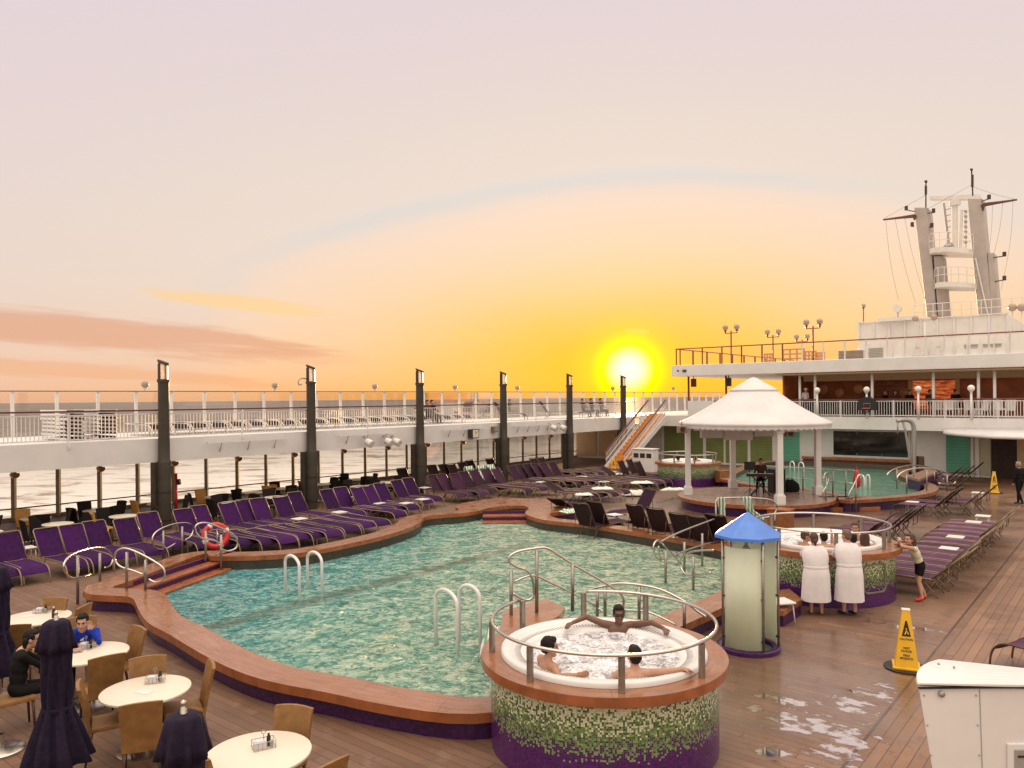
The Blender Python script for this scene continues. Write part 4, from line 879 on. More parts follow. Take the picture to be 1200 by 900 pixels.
# upper deck slab, with glass rail
ud = thing('upper_deck', 'long white upper deck slab roofing the bar at the right', 'deck')
vl = uv_of(onu(790, 434, 33.6))[1]
m = MB(); m.sbox(33.2, 62, vl, 40, 5.70, 6.42); m.build('slab', white, ud, bevel=.03)
ur = thing('upper_railing', 'clear glass railing with thin red-brown posts on the upper deck edge', 'railing')
m = MB(); m.tube([S(33.5, vl+.2, 7.5), S(33.5, 40, 7.5)], .035, 8); m.tube([S(33.5, vl+.2, 7.5), S(56, vl+.2, 7.5)], .035, 8); m.build('handrail', red_post, ur)
xs = [792.5, 797, 823, 846, 869, 893, 917, 940, 965, 990, 1015, 1040, 1061, 1085, 1107, 1136, 1159, 1184, 1210]
for i, x in enumerate(xs):
    vv = uv_of(onu(x, 415, 33.5))[1]; m = MB(); m.beam(S(33.5, vv, 6.42), S(33.5, vv, 7.5), .07, .07); m.build('post', red_post if x < 930 else white_dull, ur)
    if i < len(xs)-1:
        v2 = uv_of(onu(xs[i+1], 415, 33.5))[1]; m = MB(); m.poly([S(33.5, vv+.06, 6.55), S(33.5, v2-.06, 6.55), S(33.5, v2-.06, 7.42), S(33.5, vv+.06, 7.42)]); m.build('pane', glass, ur)
for q in range(9): m = MB(); m.beam(S(36+q*2.2, vl+.2, 6.42), S(36+q*2.2, vl+.2, 7.5), .12, .1); m.build('post', red_post, ur)
v_, n_ = 0, 0
cbx = fas(800, 434)
th = thing('deck_lights', 'small brown fixtures at the left end of the upper deck fascia', 'light', onu(802, 434.5, 33.15)); MB().box((0, 0, 0), (.25, .12, .16)).build('lamp_body', alu_dark, th, bevel=.02); MB().box((-.4, .1, 0), (.12, .1, .12)).build('lamp_head', alu_dark, th, bevel=.02)
for i, (x, yb, yt, uu) in enumerate(((857, 424, 386, 36.5), (906, 424, 391, 41.0), (940, 421, 396.5, 46.0), (953, 420, 380, 35.0))):
    p = onu(x, yb, uu); q = onu(x, yt, uu); h = q.z-6.42-.25; globe_lamp('twin_lamp', 'twin-globe lamp post on the upper deck against the yellow sky, %s from the left' % ORD[i], (p.x, p.y, 6.42), h, .19, 2, 'twin-globe lamp posts on the upper deck', red_post, .05, arm=.40, rz=SHIP_A-PI/2)
# lattice screens and louvre boxes
def louvre(px0, px1, py0, py1, uu, label, dark=louver):
    a = onu(px0, py0, uu); b = onu(px1, py1, uu); va, vb = uv_of(a)[1], uv_of(b)[1]; z0, z1 = min(a.z, b.z), max(a.z, b.z)
    th = thing('louvre_box', label, 'vent box'); m = MB(); m.sbox(uu, uu+.5, va, vb, z0, z1); m.build('case', white_dull, th); m = MB(); n = 6
    for k in range(n): z = z0+(z1-z0)*(k+.25)/n; m.sbox(uu-.05, uu-.004, va+.06, vb-.06, z, z+(z1-z0)/n*.55)
    m.build('slats', dark, th); return th
louvre(982, 1013, 421, 410, 36, 'louvred grey box with a warm orange sheen, farthest left on the upper deck', alu); louvre(1017, 1036, 419.5, 407, 36, 'louvred grey box standing right of the orange-tinted one on the upper deck')
louvre(1129, 1147, 416.5, 403, 43.9, 'louvred vent in the deckhouse wall, left one of the pair', louver); louvre(1151, 1175, 416, 402, 43.9, 'louvred vent in the deckhouse wall, right one of the pair', louver)
lt = thing('lattice_screen', 'pale lattice windbreak panels standing among the lamp posts on the upper deck', 'screen')
for (x0, x1, y0, y1, uu) in ((896, 905, 424, 414, 40), (918, 942, 422, 408, 40), (944, 956, 421, 411, 40), (958, 966, 420, 412.5, 40)):
    a = onu(x0, y0, uu); b = onu(x1, y1, uu); va, vb = uv_of(a)[1], uv_of(b)[1]; m = MB(); z0 = 6.42; z1 = b.z
    for q in range(4): v = va+(vb-va)*q/3; m.beam(S(uu, v, z0), S(uu, v, z1), .12, .08)
    for q in range(4): z = z0+.15+(z1-z0-.2)*q/3; m.beam(S(uu, va, z), S(uu, vb, z), .06, .10)
    m.build('lattice_panel', amber_lamp, lt)
# deckhouse and mast
dh = thing('deckhouse', 'stepped white deckhouse carrying the mast on the upper deck', 'deckhouse')
va, vb = uv_of(onu(1004, 380, 44))[1], uv_of(onu(1180, 380, 44))[1]
m = MB(); m.hexa([S(43.6, va-.5, 6.42), S(43.6, 34, 6.42), S(56, 34, 6.42), S(56, va-.5, 6.42), S(44.1, va+.25, 8.1), S(44.1, 34, 8.1), S(56, 34, 8.1), S(56, va+.25, 8.1)]); m.build('lower_tier', mast_paint, dh)
m = MB(); m.sbox(44.2, 55, va+.1, vb, 8.1, 9.36); m.build('upper_tier', mast_paint, dh)
m = MB(); n = 9
for k in range(n+1): v = va+.1+(vb-va-.1)*k/n; m.sbox(44.12, 44.2, v-.05, v+.05, 8.1, 9.4)
m.beam(S(44.15, va, 9.42), S(44.15, vb+.1, 9.42), .12, .06); m.build('panel_frames', white_dull, dh)
m = MB(); 
for k in range(12): v = va+.6+(vb-va)*(k+.3)/12; m.sbox(43.66, 43.75, v-.03, v+.03, 6.44, 7.9)
m.build('wall_ribs', white_dull, dh)
for k, x in enumerate((1075, 1099)):
    p = onu(x, 413, 43.3); th = thing('valve_pipe', ('left' if k == 0 else 'right')+' branched white pipe fitting on the deckhouse wall', 'pipe', (p.x, p.y, 6.42), SHIP_A-PI/2); c = MB(); c.cyl((0, 0, 0), (0, 0, 1.0), .05, seg=8); c.cyl((-.35, 0, .55), (.35, 0, .55), .04, seg=8); c.cyl((-.35, 0, .4), (-.35, 0, .7), .05, seg=8); c.cyl((.35, 0, .4), (.35, 0, .7), .05, seg=8); c.build('pipework', white_dull, th, True); MB().lathe([(.12, -.02), (.14, 0), (.12, .02)], (0, 0, 1.02), 12, closed=True).build('handwheel', grey_metal, th, True)
p = onu(1084, 415, 43); globe_lamp('twin_lamp', 'pale twin-globe lamp post in front of the deckhouse below the mast', (p.x, p.y, 6.42), onu(1084, 380, 43).z-6.42, .2, 2, None, white_dull, .06, arm=.55, rz=SHIP_A-PI/2)
p = onu(1012, 380, 44.3); globe_lamp('globe_lamp', 'single globe lamp on a thin post at the left corner of the deckhouse roof', (p.x, p.y, 9.36), onu(1012, 360, 44.3).z-9.36-.1, .15, post=red_post)
for k, x in enumerate((1186.5, 1197.5)): p = onu(x, 372, 43.0); globe_lamp('globe_lamp', ('left' if k == 0 else 'right')+' white globe lamp at the right edge of the deckhouse roof', (p.x, p.y, 8.1), onu(x, 363, 43).z-8.1-.15, .24, post=white_dull)
MU = 47.0
def mp(px, py, u=MU): return onu(px, py, u)
ms = thing('mast', 'big twin-legged radar mast with platforms, yards and aerials against the sky', 'mast')
def leg(x0, x1, yb, x2, x3, yt, dep, name='mast_leg'):
    A = [mp(x0, yb), mp(x1, yb)]; B = [mp(x2, yt), mp(x3, yt)]; m = MB(); d = EX*dep
    m.hexa([A[0], A[1], A[1]+d, A[0]+d, B[0], B[1], B[1]+d, B[0]+d]); return m.build(name, mast_leg_paint, ms, bevel=.06)
leg(1086, 1098, 371, 1071, 1087, 243, 1.6); leg(1146, 1163, 371, 1133.5, 1151, 232, 1.6); leg(1162, 1171, 371, 1157, 1165, 296, 1.4, 'funnel_trunk'); leg(1099, 1111, 371, 1094, 1105, 300, 1.2, 'inner_leg')
def plat(xs_, y, ye, name='platform'):
    L = [mp(x, y) for x in xs_]; m = MB(); n = 12; a, b = L[0], L[-1]; vs = []
    for k in range(n+1):
        f = k/n; p = a+(b-a)*f; vs += [p-EX*(1.5*math.sin(PI*f)**.5), p+EX*1.6, ]
    top = len(vs); vs2 = [v_-UP*.32 for v_ in vs]; m.add(vs+vs2, [(2*k, 2*k+1, 2*k+3, 2*k+2) for k in range(n)]+[(top+2*k, top+2*k+2, top+2*k+3, top+2*k+1) for k in range(n)]+[(2*k, 2*k+2, top+2*k+2, top+2*k) for k in range(n)]); pl_ = m.build(name, mast_paint, ms)
    r = MB(); E = [vs[2*k] for k in range(n+1)]
    for h in (.5, 1.0): r.tube([e+UP*h for e in E], .025, 5)
    for k in range(0, n+1, 2): r.cyl(E[k], E[k]+UP*1.0, .025, seg=5)
    r.build('platform_rail', mast_paint, pl_)
plat((1089, 1141), 293, 0); plat((1095, 1145), 333, 0)
m = MB(); m.hexa([mp(1089.5, 233.5), mp(1148, 233.5), mp(1148, 233.5)+EX*.5, mp(1089.5, 233.5)+EX*.5, mp(1089, 230), mp(1148, 227.5), mp(1148, 227.5)+EX*.5, mp(1089, 230)+EX*.5]); m.build('radar_bar', mast_paint, ms)
m = MB(); m.cyl(mp(1119, 290), mp(1119, 236), .17, seg=10); m.cyl(mp(1119, 241), mp(1119, 234.5), .34, seg=10); m.cyl(mp(1125, 290), mp(1127, 246), .10, seg=8); m.cyl(mp(1131.5, 290), mp(1131, 248), .07, seg=8); m.build('radar_pedestal', mast_paint, ms, 'auto')
m = MB(); m.cyl(mp(1112, 288), mp(1106, 238), .09, .07, seg=8); m.cyl(mp(1112, 289), mp(1112, 284), .4, .1, seg=8)
for k in range(6): y = 246+k*7; m.beam(mp(1107+k*.8, y), mp(1114, y-1.5), .05, .05)
for k in range(7): y = 248+k*6; m.ball(mp(1131.5, y), .13, 6, 5)
m.build('aerial_post', grey_metal, ms)
yd = MB(); yd.tube([mp(1035, 257.5), mp(1055, 255), mp(1072, 253)], .10, 6, rs=[.06, .09, .14]); yd.tube([mp(1072, 253), mp(1071.5, 258)], .16, 6, rs=[.16, .05]); yd.build('yard', maroon, ms)
yd = MB(); yd.tube([mp(1192, 234), mp(1172, 237), mp(1152, 240)], .10, 6, rs=[.06, .09, .14]); yd.tube([mp(1152, 240), mp(1152, 247)], .16, 6, rs=[.16, .05]); yd.build('yard', maroon, ms)
an = MB(); an.cyl(mp(1085, 243), mp(1085, 213), .05, seg=6); an.ball(mp(1085, 213), .12, 6, 5); an.cyl(mp(1085, 228), mp(1085, 218), .09, seg=6); an.build('whip_aerial', gunmetal, ms)
an = MB(); an.cyl(mp(1140, 229), mp(1138.5, 198), .05, seg=6); an.ball(mp(1138.3, 199), .11, 6, 5); an.cyl(mp(1139.5, 219), mp(1139.5, 205), .09, seg=6); an.build('whip_aerial', gunmetal, ms)
for (x0, y0, x1, y1) in ((1072, 248, 1062, 246), (1087, 250, 1094, 249), (1150, 236, 1159, 233), (1164, 302, 1177, 300), (1166, 330, 1177, 328), (1071, 266, 1069, 265), (1089, 267, 1092, 266)):
    la = MB(); la.beam(mp(x0, y0), mp(x1, y1), .06, .06); q = mp(x1, y1); la.box(q+UP*.12, (.16, .16, .3)); la.build('navigation_light', gunmetal, ms)
wr = MB()
for (x0, y0, x1, y1, sag) in ((1038, 257, 1053, 352, 3), (1049, 256, 1073, 355, 3), (1060, 255, 1084, 350, 2), (1163, 239, 1158, 300, -2), (1175, 237, 1164, 300, -3), (1187, 235, 1173, 340, -5), (1036, 256, 1084, 229, -1), (1192, 234, 1141, 219, 2), (1085, 246, 1138, 217, 3)):
    wr.tube([mp(x0+(x1-x0)*k/8-sag*math.sin(PI*k/8)*.7, y0+(y1-y0)*k/8+sag*.4*math.sin(PI*k/8)) for k in range(9)], .014, 4)
wr.build('rigging_wires', grey_metal, ms)
ldr = MB()
for k in range(20): y = 368-k*3.4; x = 1157-k*.75; ldr.beam(mp(x-1, y, MU-.1), mp(x+1, y, MU-.1), .04, .04)
ldr.cyl(mp(1158, 370, MU-.1), mp(1143, 302, MU-.1), .05, seg=6); ldr.build('mast_ladder', mast_paint, ms)
# rail and lamps on the deckhouse roof beneath the mast
rr = MB(); Lr = [S(44.3, va+3.6+k*.55, 9.36) for k in range(16)]
for h in (.5, 1.0): rr.tube([q+UP*h for q in Lr], .025, 5)
for q in Lr: rr.cyl(q, q+UP*1.0, .025, seg=5)
tag(rr.build('roof_railing', mast_paint), 'thin tube railing on the deckhouse roof at the foot of the mast', 'railing')
p = onu(1052, 363, 44.4); th = thing('searchlight', 'searchlight on a small stand at the left end of the deckhouse roof', 'searchlight', (p.x, p.y, 9.36), SHIP_A); MB().box((0, 0, .12), (1.2, 2.2, .24)).build('stand', mast_paint, th); MB().cyl((0, 0, .2), (0, 0, .7), .08).build('post', mast_paint, th, True); MB().cyl((-.25, 0, .85), (.25, 0, .85), .28, .24, 12).build('lamp_drum', mast_paint, th, 'auto')
# ------------------------------------------------------------------ pavilion
PC = Vector((9.5, 30.4, 0)); PVZ = .45
pv = thing('pavilion_platform', 'round raised wooden platform of the white pavilion with purple side', 'platform', PC)
seg = 64; A = [Vector((2.95*math.cos(2*PI*k/seg), 2.95*math.sin(2*PI*k/seg), PVZ)) for k in range(seg)]
m = MB().poly(A).build('wooden_floor', stage_mat, pv); uvl = m.data.uv_layers.new(name='UVMap')
for i, l in enumerate(m.data.loops): v = m.data.vertices[l.vertex_index].co; uvl.data[i].uv = (v.x, v.y)
MB().lathe([(2.951, PVZ+.002), (2.97, PVZ-.005), (2.97, PVZ-.13), (2.80, PVZ-.13)], seg=64).build('floor_edge', lip_mat, pv, 'auto'); MB().lathe([(2.82, PVZ-.13), (2.82, 0)], seg=64).build('tiled_side', purple_tile, pv, True)
pvr = thing('pavilion', 'white canvas-roofed pavilion with four square posts and scalloped valance', 'pavilion', PC+UP*PVZ)
PH = 3.27-PVZ
for (x, y) in ((809, 580), (915.5, 591.5), (855.5, 570.6), (955, 579.5)):
    q = at(x, y, PVZ)-PC; q.z = 0; q = q*(2.55/q.length); ax = (Vector((q.x, q.y, 0)).normalized(), Vector((-q.y, q.x, 0)).normalized(), UP); c = MB()
    a = .17; c.box(q+UP*(PH/2), (.21, .21, PH), ax); c.box(q+UP*.16, (.32, .32, .32), ax); c.box(q+UP*.34, (.27, .27, .05), ax); c.box(q+UP*(PH-.20), (.29, .29, .10), ax); c.build('post', white, pvr, bevel=.012)
rf = MB(); prof = [(2.86, PH-.01), (2.88, PH+.04), (2.85, PH+.09), (2.50, PH+.24), (1.95, PH+.54), (1.35, PH+.92), (.82, PH+1.33)]
rf.lathe(prof, seg=48, f=lambda a, z: 1+.006*abs(math.cos(4*a))); rf.build('canvas_roof', canvas, pvr, True)
rf = MB(); rf.lathe([(.84, PH+1.28), (.90, PH+1.27), (.92, PH+1.33), (.86, PH+1.36), (.45, PH+1.60), (.12, PH+1.80), (0, PH+1.83)], seg=48); rf.build('roof_cap', canvas, pvr, True)
va_ = MB(); n = 240; vs = []
for k in range(n):
    a = 2*PI*k/n; r = 2.845*(1+.006*abs(math.cos(4*a))); d = Vector((r*math.cos(a), r*math.sin(a), 0)); s_ = abs(math.sin(a*36)); vs += [d+UP*(PH-.01), d*.995+UP*(PH-.10-.06*s_)]
va_.add(vs, [(2*k, 2*k+1, (2*k+3) % (2*n), (2*k+2) % (2*n)) for k in range(n)]); va_.build('scalloped_valance', canvas, pvr, True)
tr = MB(); tr.lathe([(2.66, PH-.22), (2.66, PH-.05), (2.50, PH-.05), (2.50, PH-.22)], seg=4, closed=True, a0=.3, a1=.3+2*PI); tr.build('ring_beam', white, pvr)
rd = MB(); 
for k in range(8): a = 2*PI*k/8+.3; rd.beam((2.6*math.cos(a), 2.6*math.sin(a), PH), (.3*math.cos(a), .3*math.sin(a), PH+1.3), .08, .1)
rd.build('rafters', white_dull, pvr)
for i, (x0, x1, y0, y1) in enumerate(((821, 846, 502, 513), (849, 881, 502, 515.5), (883, 906, 502, 511))):
    a = atY(x0, y0, 31.5); b = atY(x1, y1, 31.5); th = thing('ceiling_screen', ('left', 'middle', 'right')[i]+' white box screen hanging under the pavilion roof', 'screen', ((a.x+b.x)/2, 31.5, (a.z+b.z)/2)); MB().box((0, 0, 0), (b.x-a.x, .3, abs(a.z-b.z))).build('case', canvas, th, bevel=.02); MB().cyl((0, 0, abs(a.z-b.z)/2), (0, 0, abs(a.z-b.z)/2+.5), .025).build('hanger', white, th)
for x, y, l in ((925, 507.5, 'small pale speaker under the right eave of the pavilion'), (799, 503, 'small brown speaker fixed high beside the left pavilion post')):
    p = atY(x, y, 29.5); th = thing('eave_speaker', l, 'speaker', p); MB().box((0, 0, 0), (.34, .3, .28)).build('case', alu, th, bevel=.03); MB().cyl((0, -.15, 0), (0, -.17, 0), .1).build('cone', black, th); MB().cyl((0, 0, .14), (0, 0, .3), .02).build('hanger', alu, th)
# ------------------------------------------------------------------ kids pool behind the pavilion
KZ = .45
kout = [(990, 586), (1012, 585.5), (1061, 582), (1092, 577.5), (1100, 571.5), (1092, 566.5), (1078, 562), (1066, 556.5), (1064, 551)]
ko = [at(a, b, KZ) for a, b in kout]; far_ = [S(33.3, uv_of(onu(1064, 545, 33.3))[1]), S(33.3, uv_of(onu(905, 545, 33.3))[1])]
kp = ko+[Vector((p.x, p.y, KZ)) for p in far_]+[at(846, 557, KZ), at(858, 564, KZ), at(884, 569, KZ), at(915, 571, KZ), at(945, 576, KZ), at(970, 583, KZ)]
ks = catmull(kp, 5, True); ks = [Vector((p.x, p.y, KZ)) for p in ks]; n = len(ks)
for p in ks:
    q = p-Vector((PC.x, PC.y, KZ)); q.z = 0
    if q.length < 3.05: q.normalize(); p.x, p.y = PC.x+q.x*3.05, PC.y+q.y*3.05
area = sum(ks[i].x*ks[(i+1) % n].y-ks[(i+1) % n].x*ks[i].y for i in range(n)); sg = 1 if area > 0 else -1
knr = []
for i in range(n): d = (ks[(i+1) % n]-ks[i-1]).normalized(); knr.append(Vector((d.y, -d.x, 0))*sg)
kin = [ks[i]-knr[i]*.5 for i in range(n)]; kin = [(kin[i-1]+kin[i]*2+kin[(i+1) % n])/4 for i in range(n)]
kd = thing('kids_pool', 'small raised green pool with wooden coping behind the pavilion', 'pool')
uvstrip('coping', kin, ks, stage_mat, kd); uvstrip('coping_edge', dz(ks, KZ), dz(ks, KZ-.12), lip_mat, kd, smooth=True)
uvstrip('outer_tiling', [ks[i]-knr[i]*.1-UP*.12 for i in range(n)], [ks[i]-knr[i]*.1-UP*KZ for i in range(n)], tile_mat, kd); uvstrip('inner_tiling', dz(kin, KZ-.002), dz(kin, .1), pm('pool_wall_brown', (.07, .05, .035), .5), kd)
o = MB().poly([p-UP*.22 for p in kin]).build('water_surface', kid_mat, kd, fix=False); bm = bmesh.new(); bm.from_mesh(o.data); bmesh.ops.triangulate(bm, faces=bm.faces); bm.to_mesh(o.data); bm.free()
c5 = lambda L: [(a/4.5+950, b/4.5+400) for a, b in L]
P1 = at(883, 566, KZ); P2 = at(1004, 583, KZ)
handrail('pool_fence', 'steel two-bar fence along the near edge of the green pool', 'fence', [(882, 545), (930, 548), (975, 550.5), (1000, 551.5), (1004, 556)], P1, P2, [(884, 545, 566), (912, 546.5, 570), (941, 549, 574.5), (976, 551, 579.5), (991, 552, 581.5)], extra=[[(884, 555), (930, 560), (1000, 566.5)]])
for l, px, a, b, po in (('S-shaped steel handrail with a white wrapped grip, left of the green pool steps', [(966, 585), (964, 577), (968, 570), (970.5, 562), (970, 555.5), (966.5, 555), (965, 562)], at(966, 601, 0), at(972, 600, 0), [(968, 560, 600)]), ('S-shaped steel handrail right of the green pool steps where the red bag hangs', [(996, 588), (994.5, 580), (999, 571), (1003, 563), (1006, 557), (1010, 556)], at(996, 601, 0), at(1006, 600, 0), [(1003, 560, 600)])): handrail('handrail', l, 'handrail', px, a, b, po, .028)
p = at(1004.5, 598, 0)+UP*1.25; th = thing('hanging_bag', 'red bag hung on the handrail by the green pool steps', 'bag', p); MB().lathe([(.02, -.42), (.12, -.36), (.15, -.1), (.10, .15), (.05, .28), (.0, .3)], seg=12, sy=.7).build('sack', red_plastic, th, True); MB().tube([(-.05, 0, .28), (0, 0, .42), (.05, 0, .28)], .015, 6).build('strap', red_plastic, th, True)
kst = thing('pool_stairs', 'short brown steps up to the green pool beside the pavilion', 'steps'); 
for k in range(3):
    a = at(972, 600, 0)+Vector((0, .32*k+.1, 0)); m = MB(); m.box(a+Vector((.95, .15, .075+.15*k)), (2.0, .34, .15)); m.build('tread', lip_mat, kst, bevel=.01)
ladder('white two-hoop ladder at the right side of the green pool', [(1015, 579.5, 1019.5, 580, 553), (1008, 575, 1013, 576, 553)])
ladder('white two-hoop ladder in the green pool seen behind a pavilion post', [(926, 556, 931, 557, 536), (936, 557, 942, 558, 537)])
c1020 = lambda L: [(a/5+1020, b/5+520) for a, b in L]
for l, px, a, b, po in (('long looped steel handrail at the right end of the green pool, the farther one', c1020([(150, 215), (110, 200), (102, 175), (150, 145), (230, 127), (310, 132), (390, 155), (425, 190), (415, 215), (330, 212)]), at(1051, 570, KZ), at(1096, 562, KZ), [(1051, 549, 573), (1071, 546, 568), (1095, 553, 566)]), ('long looped steel handrail at the right end of the green pool, the nearer one', c1020([(210, 235), (170, 225), (158, 195), (200, 160), (290, 142), (380, 150), (470, 180), (498, 215), (480, 238), (400, 232)]), at(1063, 577, KZ), at(1109, 572, KZ), [(1062.5, 556, 580), (1086, 551, 575), (1110, 556, 576)])): handrail('handrail', l, 'handrail', px, a, b, po, .03)
platform('pool_ramp', 'dark wooden step block at the right end of the green pool', 'step', [(1062, 558), (1085, 550), (1100, 552), (1078, 562)], 0, .75, stage_mat)
# pool lift and basketball hoop
P1 = at(1071, 562, 0); th = thing('pool_lift', 'grey bent-post pool lift standing before the white wall', 'pool lift', P1)
pl = lambda L: [atY(a, b, P1.y)-P1 for a, b in L]
MB().tube(catmull(pl([(1071, 560), (1071, 510), (1070, 498), (1066, 493), (1058, 492), (1051, 493.5)]), 5), .11, 10).build('bent_post', grey_metal, th, True); MB().tube(pl([(1052, 493), (1052, 508)]), .04, 8).build('hanging_arm', grey_metal, th, True); MB().tube(pl([(1058, 493.5), (1061, 505), (1066, 535), (1070, 548)]), .06, 8).build('brace', grey_metal, th, True); q = pl([(1078, 546)])[0]; MB().box(q, (.28, .4, 1.0)).build('control_box', alu_dark, th, bevel=.03)
p = onu(1016, 474, 31.6); th = thing('basketball_hoop', 'black fan-shaped basketball backboard with a hoop on the balcony rail', 'basketball hoop', p, SHIP_A-PI/2)
bd = MB(); L = [(-.85, -.55), (.85, -.55), (.95, .05), (.7, .5), (.3, .72), (-.3, .72), (-.7, .5), (-.95, .05)]; bd.add([(x, 0, z) for x, z in L]+[(x, .06, z) for x, z in L], [tuple(range(8)), tuple(range(15, 7, -1))]+[(i, (i+1) % 8, 8+(i+1) % 8, 8+i) for i in range(8)]); bd.build('backboard', black, th)
c = MB(); c.tube([(-.3, -.02, -.35), (-.3, -.02, .1), (.3, -.02, .1), (.3, -.02, -.35)], .03, 6, True); c.build('target_frame', grey_metal, th); c = MB(); c.tube([(.35*math.cos(a), -.42+.35*math.sin(a), -.38) for a in [2*PI*k/20 for k in range(20)]], .03, 6, True); c.build('rim', red_plastic, th, True)
c = MB(); 
for k in range(12): a = 2*PI*k/12; c.tube([(.33*math.cos(a), -.42+.33*math.sin(a), -.39), (.2*math.cos(a+.3), -.42+.2*math.sin(a+.3), -.9)], .02, 4)
c.build('net', black, th); th.scale = (.56, .56, .56)
# white service cabinet by the stairs
p = at(753, 553, 0); th = thing('service_cabinet', 'white cabinet with three dark hatches at the foot of the staircase', 'cabinet', p, SHIP_A-PI/2); MB().box((0, .35, .65), (1.35, .7, 1.3)).build('body', white, th, bevel=.02); MB().box((0, .35, 1.325), (1.45, .8, .05)).build('top', white_dull, th, bevel=.01)
for k in range(3): MB().box((-.42+.42*k, -.006, .95), (.32, .02, .26)).build('hatch', dark_in, th)
# white bin in the right foreground
fb = thing('towel_cabinet', 'white metal cabinet with a rounded sloping lid, cropped at the right foreground', 'cabinet')
Yb = 7.6; q = lambda x, y, Y=Yb: atY(x, y, Y)
b0, b1 = q(1076, 804), q(1232, 808); c0, c1 = q(1098, 935), q(1234, 935); k0, k1 = q(1100, 779, Yb+.75), q(1236, 795, Yb+.75); d0, d1 = k0-b0, k1-b1
m = MB(); m.hexa([c0, c1, c1+d1*.9, c0+d0*.9+Vector((.05, 0, 0)), b0, b1, b1+d1, b0+d0+Vector((.03, 0, 0))]); m.build('body', white, fb, bevel=.012)
lid = MB(); n = 8; vs = []
for i in range(n+1):
    f = i/n; L0 = b0+d0*f-Vector((.11*math.sin(f*PI)*(1-.3*f)+.02, .02, 0)); R0 = b1+d1*f+Vector((.03, -.02, 0)); h = .05+.05*math.sin(f*PI*.8)
    vs += [L0+UP*.018, L0+UP*(h-.01)+Vector((.012, 0, 0)), R0+UP*h, R0+UP*.018]
lid.add(vs, [(4*i+a, 4*i+4+a, 4*i+4+(a+1) % 4, 4*i+(a+1) % 4) for i in range(n) for a in range(4)]+[(0, 1, 2, 3), (4*n+3, 4*n+2, 4*n+1, 4*n)]); lid.build('lid', white, fb, bevel=.006)
g = MB(); g.box((b0+b1)/2+UP*.008-Vector((0, .012, 0)), ((b1-b0).length, .03, .012)); g.build('lid_gap', black, fb)
r_ = MB(); p = q(1103, 813, Yb-.01); r_.cyl(p, p-Vector((0, .02, 0)), .03, seg=14); 
for x, y in ((1088, 792), (1100, 778), (1118, 782)): r_.ball(q(x, y, Yb+.35), .014, 8, 5)
r_.build('rivet', grey_metal, fb, True)
sm = MB(); sm.beam(q(1148, 808, Yb-.004), q(1152, 925, Yb-.004), .006, .004); sm.build('panel_seam', grey_metal, fb)
sc_ = MB(); [sc_.ball(q(x, y, Yb-.006), .009, 8, 5) for x, y in ((1083, 815), (1087, 850), (1091, 885), (1144, 815), (1146, 850), (1148, 885))]; sc_.build('panel_screws', grey_metal, fb)
hn = MB(); a = q(1165, 799.5, Yb+.15); hn.beam(a, a+Vector((.45, 0, -.004)), .05, .03); hn.build('handle', white, fb, bevel=.01)
a0 = q(1180, 871, Yb-.01); m = MB(); m.box(a0+Vector((.2, 0, -.2)), (.40, .03, .40)); m.build('hatch_frame', white, fb, bevel=.01); m = MB(); m.box(a0+Vector((.22, -.015, -.22)), (.32, .02, .33)); m.build('hatch_plate', grey_metal, fb, bevel=.008); m = MB(); m.box(a0+Vector((.2, -.028, -.12)), (.22, .006, .02)); m.build('hatch_text_bar', ink, fb)
